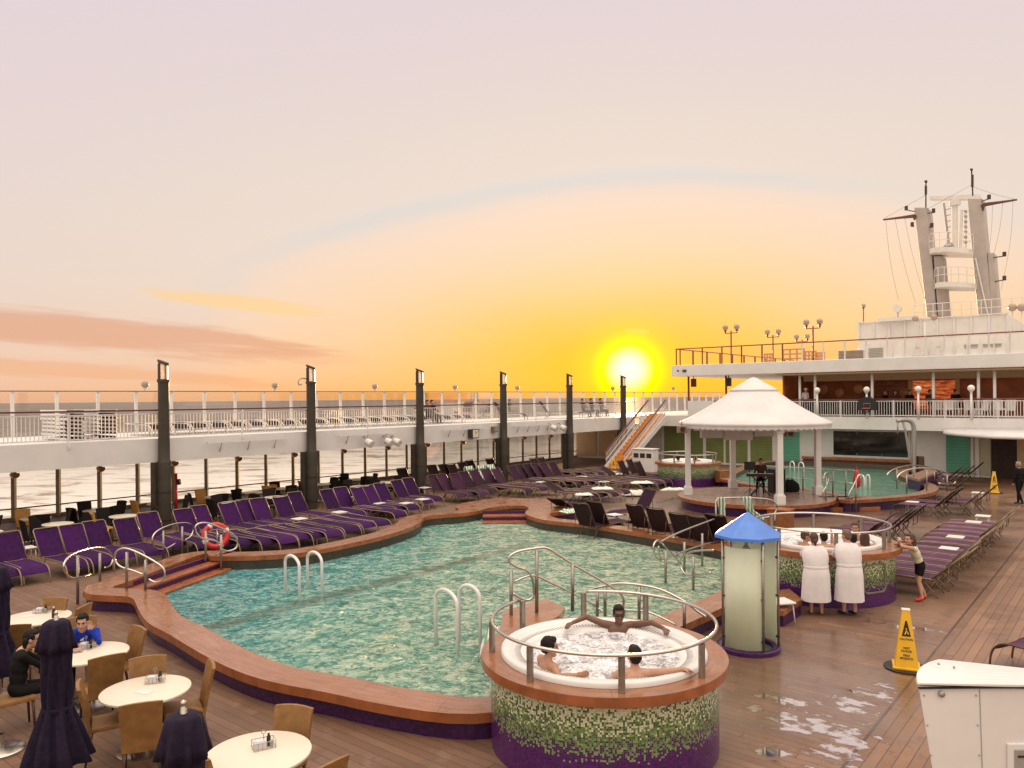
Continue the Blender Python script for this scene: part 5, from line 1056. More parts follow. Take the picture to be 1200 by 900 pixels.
# ------------------------------------------------------------------ sun loungers
def lounger_meshes(seatm, backm, framem, ang, key):
    out = []; W = .31; hx0 = -.32; H = .40; BL = .80
    def sling(P, name, mt, sag=.018):
        m = MB(); vs = []; k = 7
        for (x, z) in P:
            for q in range(k):
                f = q/(k-1)*2-1; vs.append((x, f*(W-.015), z-sag*(1-f*f)))
        n = len(P); vs2 = [(a, b, c-.012) for a, b, c in vs]
        fs = [(i*k+q, (i+1)*k+q, (i+1)*k+q+1, i*k+q+1) for i in range(n-1) for q in range(k-1)]; N = n*k
        fs += [tuple(reversed([v+N for v in f])) for f in fs]
        m.add(vs+vs2, fs); return (name, m.mesh(name+key, mt, True, fix=False))
    SP = [(hx0, H), (.0, H+.01), (.35, H+.012), (.65, H+.01), (.86, H-.005), (.98, H-.05), (1.05, H-.13)]
    out.append(sling(SP, 'seat_sling', seatm))
    for s in (-1, 1):
        m = MB(); m.tube(catmull([(hx0-.06, s*W, H-.01), (.2, s*W, H), (.6, s*W, H), (.88, s*W, H-.015), (1.02, s*W, H-.10), (1.09, s*W, H-.24), (1.11, s*W, 0)], 4), .017, 7); out.append(('side_frame', m.mesh('side_frame'+key, framem, True)))
    for s in (-1, 1):
        m = MB(); m.tube([(-.12, s*(W-.025), H-.01), (-.46, s*(W-.02), 0)], .015, 6); m.tube([(-.42, s*(W-.03), H-.01), (-.20, s*(W-.03), .06)], .010, 6); out.append(('rear_leg', m.mesh('rear_leg'+key, framem, True)))
    ca, sa = math.cos(ang), math.sin(ang); bp = lambda d: (hx0-.02-d*ca, H+d*sa)
    out.append(sling([bp(d) for d in (.03, .25, .5, .7, BL)], 'back_sling', backm, .02))
    m = MB(); L = []
    for s in (-1, 1):
        a = bp(0); b = bp(BL-.03); L.append([(a[0], s*W, a[1]), (b[0], s*W, b[1])])
    e = bp(BL+.02); m.tube([L[0][0], L[0][1], (e[0], -W+.04, e[1]), (e[0], W-.04, e[1]), L[1][1], L[1][0]], .016, 7); out.append(('back_frame', m.mesh('back_frame'+key, framem, True)))
    if ang > .2:
        m = MB(); a = bp(.45)
        for s in (-1, 1): m.tube([(a[0], s*(W-.02), a[1]), (hx0-.30, s*(W-.02), H-.02) if ang > .7 else (hx0-.42, s*(W-.02), .2)], .010, 6)
        m.tube([(hx0-.30, -W, H-.02), (hx0-.30, W, H-.02)], .012, 6); out.append(('back_strut', m.mesh('back_strut'+key, framem, True)))
    return out
A54 = math.radians(54)
LV = {'near': lounger_meshes(purple_cloth, purple_cloth, alu, A54, 'A'), 'nearflat': lounger_meshes(purple_cloth, purple_cloth, alu, .03, 'B'),
      'far': lounger_meshes(purple_far, purple_far, alu_dark, A54, 'C'), 'farflat': lounger_meshes(purple_far, purple_far, alu, .03, 'D'),
      'dark': lounger_meshes(purple_far, sling_dark, alu_dark, math.radians(62), 'E'), 'right': lounger_meshes(purple_right, sling_dark, alu, math.radians(44), 'F'),
      'right2': lounger_meshes(purple_right, sling_dark, alu_dark, math.radians(46), 'G'), 'slant': lounger_meshes(purple_far, sling_dark, alu_dark, math.radians(25), 'H')}
def lounger(var, p, rz, label, group=None):
    th = thing('sun_lounger', label, 'sun lounger', (p[0], p[1], p[2] if len(p) > 2 else 0), rz, group)
    for nm, me in LV[var]: link(nm, me, th)
    return th
def topoff(ang): return -.34-.80*math.cos(ang), .40+.80*math.sin(ang)
RZL = math.atan2(RX.y, RX.x)
def by_top(var, px, py, ang, d, label, group=None, jit=.06):
    ox, oz = topoff(ang); d = Vector((d[0], d[1], 0)).normalized(); p = at(px, py, oz)-d*ox; p.z = 0
    return lounger(var, p, math.atan2(d.y, d.x)+random.uniform(-jit, jit), label, group)
random.seed(11)
rowA = [(7.5, 624), (-22, 627), (55.5, 619), (82.5, 615.5), (109, 611), (145.5, 608), (171, 601), (213.5, 597), (231.5, 593), (266, 589), (284, 586), (300.5, 584.5), (327, 582), (345, 577), (382, 574), (397, 571.5), (418, 571), (431, 569), (444.5, 566.5), (464, 563), (476.5, 560.5), (505.5, 557), (516.5, 556), (531, 555.5), (541.5, 553), (553.5, 550.5), (567, 549), (580, 549), (598.5, 546), (608, 544.5), (616.5, 544), (626, 543.5), (635.5, 543), (646, 541.5)]
rowA.sort()
for i, (x, y) in enumerate(rowA):
    by_top('near' if i < 21 else 'far', x, y, A54, RX, 'raised purple lounger, %s from the left in the long row along the dark columns' % ORD[i], 'purple loungers with raised backs along the columns')
rowB = [(470, 549), (505, 545.5), (519, 544.5), (529, 544), (541, 541.5), (550, 539.5), (573, 537.5), (624, 537), (633, 536)]
for i, (x, y) in enumerate(rowB): by_top('dark', x, y, math.radians(62), RX, 'dark-backed lounger, %s from the left behind the long purple row by the windows' % ORD[i], 'dark-backed loungers behind the long row')
rowC = [(258, 650), (281, 647), (305, 647), (329, 646.5), (351, 645), (371, 640), (387, 638), (405, 636.5), (425, 631), (443.5, 626), (460, 623.5), (478, 612), (494, 604)]
for i, (x, y) in enumerate(rowC):
    p = at(x, y, 0)-RX*1.11-EX*.31; lounger('nearflat', p, RZL+random.uniform(-.03, .03), 'flat purple lounger, %s from the left in the row beside the pool coping' % ORD[i], 'flat purple loungers beside the pool coping')
rowD = [(628, 583), (643.5, 581), (660, 580), (694.5, 589), (705, 589), (714, 588), (727.5, 588), (741, 585), (762, 577), (771, 576), (780, 573), (789, 571)]
rowE = [(672, 573), (686, 573.5), (699, 573), (712, 573), (725, 572), (738, 569.5), (752, 567)]
rowF = [(683, 562), (697, 562), (710, 561.5), (722, 560.5), (735, 559)]
for nm, rw in (('front', rowD), ('middle', rowE), ('back', rowF)):
    for i, (x, y) in enumerate(rw):
        p = at(x, y, 0)-RX*1.11-EX*.31; v = 'slant' if (nm == 'front' and i in (3,)) or (nm == 'middle' and i == 6) else 'farflat'
        lounger(v, p, RZL+random.uniform(-.05, .05), '%s lounger, %s from left in the %s row near the staircase' % ('half-raised dark' if v == 'slant' else 'faded flat purple', ORD[i], nm), 'loungers clustered near the staircase')
for i, (x, y) in enumerate(((727, 540), (737, 538.5), (746, 541))): by_top('dark', x, y, math.radians(62), RX, 'raised dark lounger in front of the white hatch cabinet, %s from the left' % ORD[i], 'raised loungers by the white cabinet')
rowG = [(679, 592), (696.5, 590), (743, 593.5), (766, 597.5), (794, 603.5), (817, 607), (836, 605)]
for i, (x, y) in enumerate(rowG): by_top('dark', x, y-1.5, math.radians(62), EX+RX*.1, 'lounger turning its dark back to the pool, %s from the left on the far coping' % ORD[i], 'loungers turned away from the pool on the far coping')
p = at(738, 612, 0); lounger('far', p+EX*.3, math.atan2(EX.y, EX.x)+PI-.3, 'purple lounger facing the pool in the middle of the row with dark backs')
p = at(657, 606, 0); lounger('slant', p+EX*.5, math.atan2(EX.y, EX.x)+.1, 'half-lowered dark lounger at the left end of the far coping row')
# right-hand rows: backs to the right
LD = math.atan2(-RX.y, -RX.x)
base = at(1098, 676, .4); base.z = 0
for i in range(12):
    p = base+EX*(i*.79)+RX*(random.uniform(-.06, .06)-.34*0); p = p-RX*.34
    lounger('right', p, LD+random.uniform(-.025, .025), 'purple lounger with dark back, %s from the front in the long right-hand row' % ORD[i], 'loungers of the long right-hand row')
for i, (x, y) in enumerate(((1030, 613), (1047, 602), (1063, 600), (1073, 597), (1084, 592))): by_top('right2', x, y, math.radians(46), -RX, 'dark-backed lounger, %s from the left just behind the hot tub with the robed pair' % ORD[i], 'loungers behind the hot tub with the robed pair')
for i, (x, y) in enumerate(((1119, 575), (1128, 571.5))): by_top('right2', x, y, math.radians(46), -RX, '%s of the two side-on loungers beside the right end of the green pool' % ('nearer', 'farther')[i], 'side-on loungers right of the green pool')
for i, (x, y) in enumerate(((1154, 573), (1168, 568.5))): by_top('right2', x, y, math.radians(46), -RX, '%s of the two purple loungers in front of the far yellow floor sign' % ('left', 'right')[i], 'loungers before the far floor sign')
for i, (x, y) in enumerate(((1138, 557), (1125, 549), (1133, 547.5), (1141, 546), (1152, 542))): by_top('right2', x, y, math.radians(46), -RX, 'lounger with raised back near the teal wall panel, %s counting towards the door' % ORD[i], 'loungers near the teal wall panel')
lounger('right2', at(1262, 800, 0), LD-.4, 'dark lounger cut off by the right edge of the picture, behind the white cabinet')
# side tables among the loungers
for x, y, l in ((31, 655, 'left of the third lounger from the left'), (283, 612, 'between loungers right of the red lifebuoy'), (351, 618, 'at the heads of the flat loungers beside the coping'), (398, 609.5, 'near the curve of the coping, left one'), (407, 590, 'between raised loungers right of the second column'), (443, 598, 'at the head of a flat lounger near the coping curve'), (476, 598, 'on the coping side near the third column'), (495, 593, 'behind the coping curve, farther one'), (325, 600, 'between raised loungers left of the second column'), (498, 578, 'just below the third column')):
    side_table(at(x, y+4, 0), RZL, 'small white side table '+l, 'white side tables among the loungers')
for x, y, l in ((634, 570, 'beside the fifth column'), (682, 563, 'in the middle of the cluster near the stairs'), (708, 569.5, 'in the cluster below the staircase'), (717, 557, 'at the foot of the staircase')): side_table(at(x, y+5, 0), RZL, 'pale side table '+l, 'white side tables among the loungers')
for i, (x, y) in enumerate(((1112, 655), (1120, 640), (1141, 621), (1152, 613))): side_table(at(x, y+6, 0), SHIP_A, 'white side table between loungers of the long right-hand row, %s from the front' % ORD[i], 'white side tables of the right-hand row')
side_table(at(1069, 601, 0), SHIP_A, 'white side table standing alone below the corner of the green pool')
side_table(at(1146, 589, 0), SHIP_A, 'white side table between the two loungers before the far floor sign')
side_table(at(720, 617, 0), .6, 'dark-shaded side table in the far coping row', None)
# promenade loungers and stacks
LV['prom'] = lounger_meshes(sling_dark, sling_dark, white_dull, .03, 'P')
for i in range(22):
    lounger('prom', S(1.0+i*.80, -3.3, PZ1), RZL+random.uniform(-.05, .05), 'dark flat lounger up on the promenade, %s from the left behind its railing' % ORD[i], 'flat loungers up on the promenade')
for i, (u, a) in enumerate(((21.6, 0), (26.0, 1))): by = lounger('far', S(u, -2.6, PZ1), RZL+PI*0+.4, ('left' if i == 0 else 'right')+' raised lounger on the promenade between the fourth and sixth columns')
sm_ = []
m = MB(); m.box((0, 0, .05), (1.9, .58, .025)); sm_.append(('folded_sling', m.mesh('folded_sling', sling_dark)))
for s in (-1, 1): m = MB(); m.box((0, s*.3, .05), (1.95, .05, .07)); sm_.append(('side_rail', m.mesh('stack_rail', white)))
pA = onplane(74, 516, S(0, -2.4), RX); pB = onplane(112, 514, S(0, -2.4), RX)
for j, (p, nm) in enumerate(((pA, 'left'), (pB, 'right'))):
    for k in range(8):
        th = thing('stacked_lounger', 'folded white-framed lounger in the %s promenade stack, %s from the bottom' % (nm, ORD[k]), 'sun lounger', (p.x, p.y, PZ1+.02+.13*k), RZL+random.uniform(-.03, .03), 'folded loungers stacked on the promenade')
        for n_, me in sm_: link(n_, me, th)
# ------------------------------------------------------------------ chairs and tables
def chair_meshes(mt, lm, key):
    o = []
    m = MB(); m.hexa([(-.22, -.20, .40), (.22, -.20, .40), (.225, .25, .41), (-.225, .25, .41), (-.215, -.20, .455), (.215, -.20, .455), (.22, .24, .475), (-.22, .24, .475)]); o.append(('seat', m.mesh('seat'+key, mt, 'auto', bevel=.014)))
    m = MB(); n = 6; vs = []
    for i in range(n+1):
        f = i/n; z = .36+.60*f; y = -.20-.10*f-.02*f*f; w = .205+.025*f
        for k in range(7): g = k/6*2-1; vs.append((g*w, y-.020*(1-g*g)+.012, z-(.018*g*g if i == n else 0)))
    v2 = [(a, b-.038, c) for a, b, c in vs]; N = len(vs); K = 7
    fs = [(i*K+k, i*K+k+1, (i+1)*K+k+1, (i+1)*K+k) for i in range(n) for k in range(K-1)]; fs += [tuple(reversed([q+N for q in f])) for f in fs]
    rim = [k for k in range(K)]+[i*K+K-1 for i in range(1, n+1)]+[n*K+k for k in range(K-2, -1, -1)]+[i*K for i in range(n-1, 0, -1)]
    fs += [(rim[i], rim[(i+1) % len(rim)], rim[(i+1) % len(rim)]+N, rim[i]+N) for i in range(len(rim))]
    m.add(vs+v2, fs); o.append(('backrest', m.mesh('backrest'+key, mt, 'auto')))
    for (x, y, x2, y2) in ((-.19, .21, -.20, .23), (.19, .21, .20, .23), (-.18, -.19, -.19, -.27), (.18, -.19, .19, -.27)):
        m = MB(); m.tube([(x, y, .42), (x2, y2, 0)], .02, 6, rs=[.022, .014]); o.append(('leg', m.mesh('leg'+key, lm, True)))
    return o
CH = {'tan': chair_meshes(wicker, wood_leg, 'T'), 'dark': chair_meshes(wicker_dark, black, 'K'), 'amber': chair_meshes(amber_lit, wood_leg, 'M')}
def chair(var, p, f, label, group=None):
    th = thing('wicker_chair', label, 'chair', (p[0], p[1], 0), math.atan2(f[1], f[0])-PI/2, group)
    for n_, me in CH[var]: link(n_, me, th)
    return th
def table_meshes(r, key, th_=.03):
    o = []; o.append(('tabletop', MB().lathe([(0, .72), (r-.03, .72), (r, .725), (r+.004, .738), (r, .75), (r-.006, .752), (0, .752)], seg=48).mesh('tabletop'+key, table_white, 'auto')))
    o.append(('pedestal', MB().lathe([(.045, .04), (.045, .68), (.16, .70), (.16, .72)], seg=14).mesh('pedestal'+key, steel_post, 'auto'))); o.append(('base', MB().lathe([(0, .0), (.34, .0), (.34, .012), (.30, .025), (.06, .05), (0, .05)], seg=32).mesh('base'+key, steel, 'auto'))); return o
TM = table_meshes(.525, 'N')
def table(p, label, meshes=TM, group=None):
    th = thing('round_table', label, 'table', (p.x, p.y, 0), 0, group)
    for n_, me in meshes: link(n_, me, th)
    return th
def chair_top(px, py, tgt, label, var='tan'):
    q = at(px, py, .95); f = (Vector((tgt.x, tgt.y, 0))-Vector((q.x, q.y, 0))).normalized(); return chair(var, q+f*.31, f, label)
t2 = at(171, 808, .75); t1 = at(104, 765, .75); t0 = at(42, 723.5, .75); t3 = at(303, 882, .75)
table(t2, 'cream round table with a menu card and four tan chairs around it'); table(t1, 'cream round table where the man in blue and the person in black sit'); table(t0, 'cream round table farthest back at the left edge, nearest the loungers'); table(t3, 'cream round table cropped by the bottom edge of the picture')
for a in ((173, 770, t2, 'tan wicker chair at the far side of the four-chair table'), (246, 777, t2, 'tan wicker chair right of the four-chair table, seen side on'), (165, 823, t2, 'tan wicker chair turned back to the camera before the four-chair table'), (95, 801, t2, 'tan wicker chair with slatted edge left of the four-chair table beside the closed umbrella'),
          (125, 768, t1, 'tan wicker chair with its back to the camera at the table of the seated pair'), (161, 735, t1, 'tan wicker chair at the right of the table of the seated pair'),
          (64, 701, t0, 'tan wicker chair at the far side of the farthest round table'), (17, 732, t0, 'tan wicker chair with its back to the camera at the farthest round table'), (98, 709, t0, 'tan wicker chair seen edge-on right of the farthest round table'),
          (344, 828, t3, 'tan wicker chair behind the table at the bottom edge'), (236, 880, t3, 'tan wicker chair half hidden by the navy umbrella at the bottom edge'), (385, 893, t3, 'tan wicker chair of which only the top corner shows at the bottom edge'), (6, 684, at(-30, 700, .75), 'tan wicker chair at the left edge behind the cropped umbrella')): chair_top(*a)
def caddy(p, rz, label):
    th = thing('condiment_caddy', label, 'caddy', (p.x, p.y, .753), rz, 'condiment caddies on the round tables'); m = MB()
    for z in (.01, .075): m.tube([(-.11, -.07, z), (.11, -.07, z), (.11, .07, z), (-.11, .07, z)], .004, 5, True)
    for k in range(6): x = -.11+.22*k/5; m.cyl((x, -.07, 0), (x, -.07, .075), .003, seg=5); m.cyl((x, .07, 0), (x, .07, .075), .003, seg=5)
    m.tube([(0, 0, .0), (0, 0, .14)], .004, 5); m.tube([(.02*math.cos(a), 0, .16+.02*math.sin(a)) for a in [2*PI*k/10 for k in range(10)]], .004, 5, True); m.build('wire_basket', grey_metal, th)
    m = MB(); m.box((-.04, -.01, .035), (.11, .09, .06)); m.box((-.035, .01, .068), (.10, .07, .02)); m.build('napkins', pm('napkin_paper', (.68, .62, .66), .9) if 'napkin_paper' not in MATS else MATS['napkin_paper'], th)
    MB().lathe([(.022, .0), (.022, .09), (.012, .11), (.012, .125)], (.055, .02, 0), 10).build('sauce_bottle', ink, th, True); MB().lathe([(.018, 0), (.018, .06), (.014, .075), (0, .08)], (.07, -.035, 0), 10).build('salt_shaker', grey_metal, th, True)
caddy(at(182, 799.5, .75), .3, 'wire condiment caddy with napkins on the four-chair table'); caddy(at(101, 760, .75), -.2, 'wire condiment caddy between the man in blue and the camera'); caddy(at(49, 718, .75), .1, 'wire condiment caddy on the farthest round table'); caddy(at(309, 876, .75), .5, 'wire condiment caddy on the table at the bottom edge')
def card(p, rz, label): th = MB().box((0, 0, .002), (.21, .13, .003)).build('menu_card', white); th.location = (p.x, p.y, .7535); th.rotation_euler = (0, 0, rz); tag(th, label, 'card')
card(at(169, 811, .75), -.35, 'white menu card lying on the four-chair table'); card(at(33, 722, .75), .4, 'white menu card lying on the farthest round table')
sb = thing('sauce_bottle', 'dark sauce bottle standing alone on the farthest round table', 'bottle', (lambda q: (q.x, q.y, .753))(at(63, 724, .75))); MB().lathe([(.03, 0), (.03, .11), (.013, .14), (.013, .16)], seg=12).build('bottle', ink, sb, True); MB().cyl((0, 0, .16), (0, 0, .185), .016).build('cap', table_white, sb)
# terrace tables and chairs between the lounger row and the windows
TT = table_meshes(.42, 'S'); random.seed(5)
tl = [(-7.3, -1.1), (-5.5, -1.1), (-3.6, -1.0), (-1.7, -1.2), (.4, -1.15), (2.6, -1.25), (4.2, -1.3), (5.7, -1.5), (7.6, -1.5), (9.8, -1.8), (-5.5, .8), (-3.65, .82), (-1.75, .85), (2.1, .75), (3.9, .7), (8.0, .6), (9.7, .3)]
for i, (u, v) in enumerate(tl):
    lab = '%s-row terrace table with white top, %s from the left under the promenade' % ('window' if i < 10 else 'lounger', ORD[i if i < 10 else i-10]); table(S(u, v), lab, TT, 'white-topped terrace tables under the promenade')
    for k in range(4):
        if random.random() < .12: continue
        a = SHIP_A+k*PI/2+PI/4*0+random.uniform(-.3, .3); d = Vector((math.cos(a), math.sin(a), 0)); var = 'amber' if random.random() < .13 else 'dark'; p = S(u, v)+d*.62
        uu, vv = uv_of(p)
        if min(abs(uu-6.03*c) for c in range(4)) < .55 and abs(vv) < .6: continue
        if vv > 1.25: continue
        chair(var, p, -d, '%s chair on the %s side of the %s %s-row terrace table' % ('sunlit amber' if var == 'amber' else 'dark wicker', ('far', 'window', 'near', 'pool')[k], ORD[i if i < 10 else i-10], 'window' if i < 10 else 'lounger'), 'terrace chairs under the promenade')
# ------------------------------------------------------------------ closed umbrellas
def umbrella(p, label, rz=0):
    th = thing('closed_umbrella', label, 'umbrella', (p.x, p.y, 0), rz); random.seed(int(abs(p.x*100)))
    fold = lambda amp0, z0, z1, amp1, n: (lambda a, z: 1+(amp0+(amp1-amp0)*max(0, min(1, (z-z0)/(z1-z0))))*(math.sin(a*n+2.2*math.sin(z*2.3)+.6*math.sin(3*a))+.28*math.sin(a*(2*n+3)+z*5)))
    cz = [(.13, 1.78), (.138, 1.6), (.142, 1.4), (.143, 1.22), (.140, 1.08), (.136, 1.0), (.150, .93), (.185, .80), (.225, .66), (.268, .50), (.305, .36), (.30, .35), (.13, .55), (.06, .9)]
    MB().lathe(cz, seg=96, f=fold(.22, .35, 1.2, .16, 8)).build('canopy', umb_cloth, th, True)
    MB().lathe([(.0, 1.93), (.10, 1.925), (.132, 1.90), (.15, 1.80), (.172, 1.68), (.185, 1.60), (.178, 1.60), (.13, 1.78)], seg=72, f=fold(.16, 1.6, 1.9, .04, 8)).build('top_vent', umb_cloth, th, True)
    MB().lathe([(.150, .985), (.156, .97), (.156, .945), (.150, .93)], seg=40).build('tie_strap', umb_cloth, th, True)
    MB().cyl((0, 0, .03), (0, 0, 1.96), .024).build('pole', steel_post, th, True); MB().lathe([(.02, 1.93), (.022, 1.975), (.012, 1.985), (.022, 2.0), (.022, 2.02), (0, 2.035)], seg=12).build('finial', steel, th, True)
    MB().lathe([(0, 0), (.30, 0), (.30, .02), (.27, .035), (.05, .05), (.05, .28), (.03, .28)], seg=32).build('base', steel, th, 'auto')
umbrella(atY(66, 727, 8.6), 'closed navy umbrella standing in full between the seated pair and the camera'); umbrella(atY(215, 838, 6.0), 'closed navy umbrella cropped by the bottom edge, its steel finial showing', 1); umbrella(atY(-4, 664, 11.4), 'closed navy umbrella cropped by the left edge of the picture', 2)
p = at(0, 881, 0); th = thing('umbrella_base', 'round steel umbrella base plate lying empty at the lower left edge', 'base', p); MB().lathe([(0, 0), (.28, 0), (.28, .03), (.25, .045), (.05, .06), (.05, .22), (.035, .22)], seg=36).build('disc', steel, th, 'auto')
# ------------------------------------------------------------------ wet floor signs
def text_mesh(txt, size, mat, name):
    cu = bpy.data.curves.new(name, 'FONT'); cu.body = txt; cu.size = size; cu.align_x = 'CENTER'; cu.align_y = 'CENTER'; cu.extrude = .0008; cu.resolution_u = 3; cu.offset = size*.02
    o = bpy.data.objects.new(name, cu); COL.objects.link(o); dg = bpy.context.evaluated_depsgraph_get(); me = bpy.data.meshes.new_from_object(o.evaluated_get(dg)); bpy.data.objects.remove(o); me.materials.clear(); me.materials.append(mat); return me
TX = [(text_mesh('CAUTION', .042, ink, 'caution'), .49), (text_mesh('WET', .046, ink, 'wet'), .355), (text_mesh('FLOOR', .046, ink, 'floor'), .31), (text_mesh('PISO', .046, ink, 'piso'), .245), (text_mesh('MOJADO', .046, ink, 'mojado'), .20)]
def floor_sign(p, rz, label, ring=True):
    th = thing('wet_floor_sign', label, 'floor sign', p, rz); m = MB(); H = .93; b, t_ = .17, .055
    m.hexa([(-b, -b, .06), (b, -b, .06), (b, b, .06), (-b, b, .06), (-t_, -t_, H), (t_, -t_, H), (t_, t_, H), (-t_, t_, H)]); m.box((0, 0, .035), (.40, .40, .055)); m.build('cone', yellow, th, bevel=.012)
    MB().box((0, 0, H+.006), (.125, .125, .018)).build('top_cap', table_white, th, bevel=.004)
    if ring: MB().lathe([(0, .0), (.30, .0), (.33, .01), (.33, .02), (.28, .03), (0, .03)], seg=32).build('weighted_ring', black, th, 'auto')
    an = math.atan2(b-t_, H-.06); 
    for me, z in TX:
        o = link('lettering', me, th); y = -(b+(t_-b)*(z-.06)/(H-.06))-.004; o.location = (0, y, z); o.rotation_euler = (PI/2-an*1.0, 0, 0); o.rotation_euler[0] = PI/2-an; 
    pg = MB(); tri = [(-.065, 0), (.065, 0), (.012, .24), (-.012, .24)]
    z0 = .535; yy = lambda z: -(b+(t_-b)*(z-.06)/(H-.06))-.003
    pg.add([(x, yy(z0+h), z0+h) for x, h in tri], [(0, 1, 2, 3)]); pg.build('warning_triangle', ink, th)
    sl_ = MB(); zf = lambda h: (z0+h); 
    for q in ([(-.028, .03), (-.008, .03), (.012, .09), (-.002, .10)], [(.012, .05), (.034, .03), (.040, .04), (.014, .085)], [(-.012, .11), (.008, .105), (.008, .125), (-.004, .13)]): sl_.add([(x, yy(zf(h))-.002, zf(h)) for x, h in q], [(0, 1, 2, 3)])
    sl_.build('slipping_figure', yellow, th)
floor_sign(at(1062, 783, 0), -.42, 'yellow wet floor cone with black lettering on the wet boards in the right foreground')
floor_sign(at(1165, 578, 0), -.5, 'yellow wet floor cone standing far back near the doorway')
floor_sign(at(719, 556, 0), -.1, 'yellow wet floor cone at the foot of the staircase')
cbl = MB().tube(catmull([at(1058, 787, .01), at(1070, 789.5, .012), at(1080, 790, .012), at(1092, 787, .012)], 4), .02, 6); tag(cbl.build('hose', black, None, True), 'short black hose on the deck between the yellow cone and the white cabinet', 'hose')
# ------------------------------------------------------------------ loose towels
from mathutils import noise as mnz
def heap(px, py, z, w, d, label, mat=towel_pale, rz=0, h=.10):
    p = at(px, py, z); m = MB(); n = 14; vs = []
    for i in range(n+1):
        for k in range(n+1):
            x, y = (i/n-.5)*w, (k/n-.5)*d; e = max(0, 1-max(abs(x)/w*2, abs(y)/d*2)); q = Vector((x*9+px, y*9+py, 1)); vs.append((x+.05*mnz.noise(q*.7), y+.05*mnz.noise(q*.7+Vector((9, 1, 2))), .012+h*min(1, e*2.5)*(.45+.8*abs(mnz.noise(q)))))
    m.add(vs, [(i*(n+1)+k, (i+1)*(n+1)+k, (i+1)*(n+1)+k+1, i*(n+1)+k+1) for i in range(n) for k in range(n)]); o = m.build('towel', mat, None, True); o.location = p; o.rotation_euler = (0, 0, rz); tag(o, label, 'towel'); s = o.modifiers.new('S', 'SOLIDIFY'); s.thickness = .015
heap(706, 573, .42, .9, .6, 'rumpled pale towel on a flat lounger in the middle of the cluster'); heap(684, 580, .42, .7, .5, 'rumpled pale towel between the half-raised loungers near the coping'); heap(745, 549, .42, .6, .5, 'small pale towel on the raised loungers by the white cabinet'); heap(752, 566, .42, 1.0, .7, 'rumpled pale towel on loungers right of the staircase foot'); heap(727, 556, .42, .5, .4, 'pale towel right beside the floor sign at the stairs')
heap(790, 574.5, 0, 1.3, .4, 'white towel lying on the deck boards left of the pavilion', h=.14); heap(744, 580, .05, 1.1, .6, 'pale towel hanging to the floor from the front cluster loungers', h=.25); heap(669, 600, .4, .7, .6, 'green striped towel on the half-lowered lounger of the far coping row', towel_green, .5)
def drape(px, py, label, w=.6):
    ox, oz = topoff(A54); p = at(px, py, 1.0); m = MB(); n = 10; vs = []
    for i in range(n+1):
        f = i/n*1.1-.35
        for k in range(8):
            g = k/7-.5; d_ = abs(f); q = Vector((px*.3+i*.5, k*.6, 3)); vs.append(RX*(f*.62*(1 if f > 0 else .35))+EX*(g*w*(1+.1*math.sin(i)))-UP*(d_*.95)+UP*(.05+.05*mnz.noise(q)))
    m.add(vs, [(i*8+k, (i+1)*8+k, (i+1)*8+k+1, i*8+k+1) for i in range(n) for k in range(7)]); o = m.build('towel', towel_green, None, True); o.location = p; tag(o, label, 'towel'); s = o.modifiers.new('S', 'SOLIDIFY'); s.thickness = .02
drape(549, 547, 'green striped towel draped over a lounger back left of the fourth column, left one'); drape(563, 546, 'green striped towel draped over a lounger back left of the fourth column, middle one'); drape(574, 545, 'green striped towel draped over a lounger back right beside the fourth column')
p = at(581, 741, 1.12); 
m = MB(); vs = []
for i in range(9):
    for k in range(9):
        f = i/8; g = k/8-.5; vs.append(Vector((-.02-.22*f, g*.5+.03*math.sin(i), .03-.36*f*f+.02*math.sin(k*1.7+i*.4))))
m.add(vs, [(i*9+k, (i+1)*9+k, (i+1)*9+k+1, i*9+k+1) for i in range(8) for k in range(8)]); o = m.build('towel', towel_green, None, True); o.location = p+Vector((0, 0, .0)); tag(o, 'green and white striped towel draped over the left edge of the foreground hot tub', 'towel'); s = o.modifiers.new('S', 'SOLIDIFY'); s.thickness = .02
# ------------------------------------------------------------------ people: one remeshed continuous body each
V = Vector
def frame_from(fwd, up=UP):
    y = V(fwd).normalized(); x = y.cross(up).normalized(); z = x.cross(y); return Matrix((x, y, z)).transposed()
def hand(P, wr, d, n, side, tagn, curl=.5, sc=1.0):
    d = V(d).normalized(); n = V(n); n = (n-d*n.dot(d)).normalized(); s = d.cross(n)
    M = Matrix((s, d, n)).transposed(); P.append(('e', wr+d*.045*sc, (.040*sc, .052*sc, .017*sc), M, tagn))
    for k, L in enumerate((.066, .074, .069, .054)):
        b = wr+d*(.082*sc)+s*((k-1.5)*.0205*sc); q = b+(d*math.cos(curl*.6)+n*math.sin(curl*.6)+s*(k-1.5)*.06)*(L*.5*sc); e = q+(d*math.cos(curl*1.5)+n*math.sin(curl*1.5))*(L*.55*sc)
        P.append(('c', b, q, .0100*sc, .0092*sc, tagn)); P.append(('c', q, e, .0092*sc, .0080*sc, tagn))
    b = wr+d*(.030*sc)+s*(.032*sc*side); q = b+(d*.6+s*side*.75+n*.25).normalized()*(.034*sc); P.append(('c', b, q, .0120*sc, .0105*sc, tagn)); P.append(('c', q, q+(d*.85+s*side*.3+n*.4).normalized()*(.03*sc), .0105*sc, .0085*sc, tagn))
def prim_mesh(P):
    m = MB()
    for p in P:
        if p[0] == 'c':
            _, a, b, ra, rb, t_ = p; m.ball(a, ra, 12, 8); m.ball(b, rb, 12, 8)
            if (b-a).length > 1e-4: m.cyl(a, b, ra, rb, 12)
        else: _, c, r, M, t_ = p; m.ball(c, r, 20, 14, M)
    return m
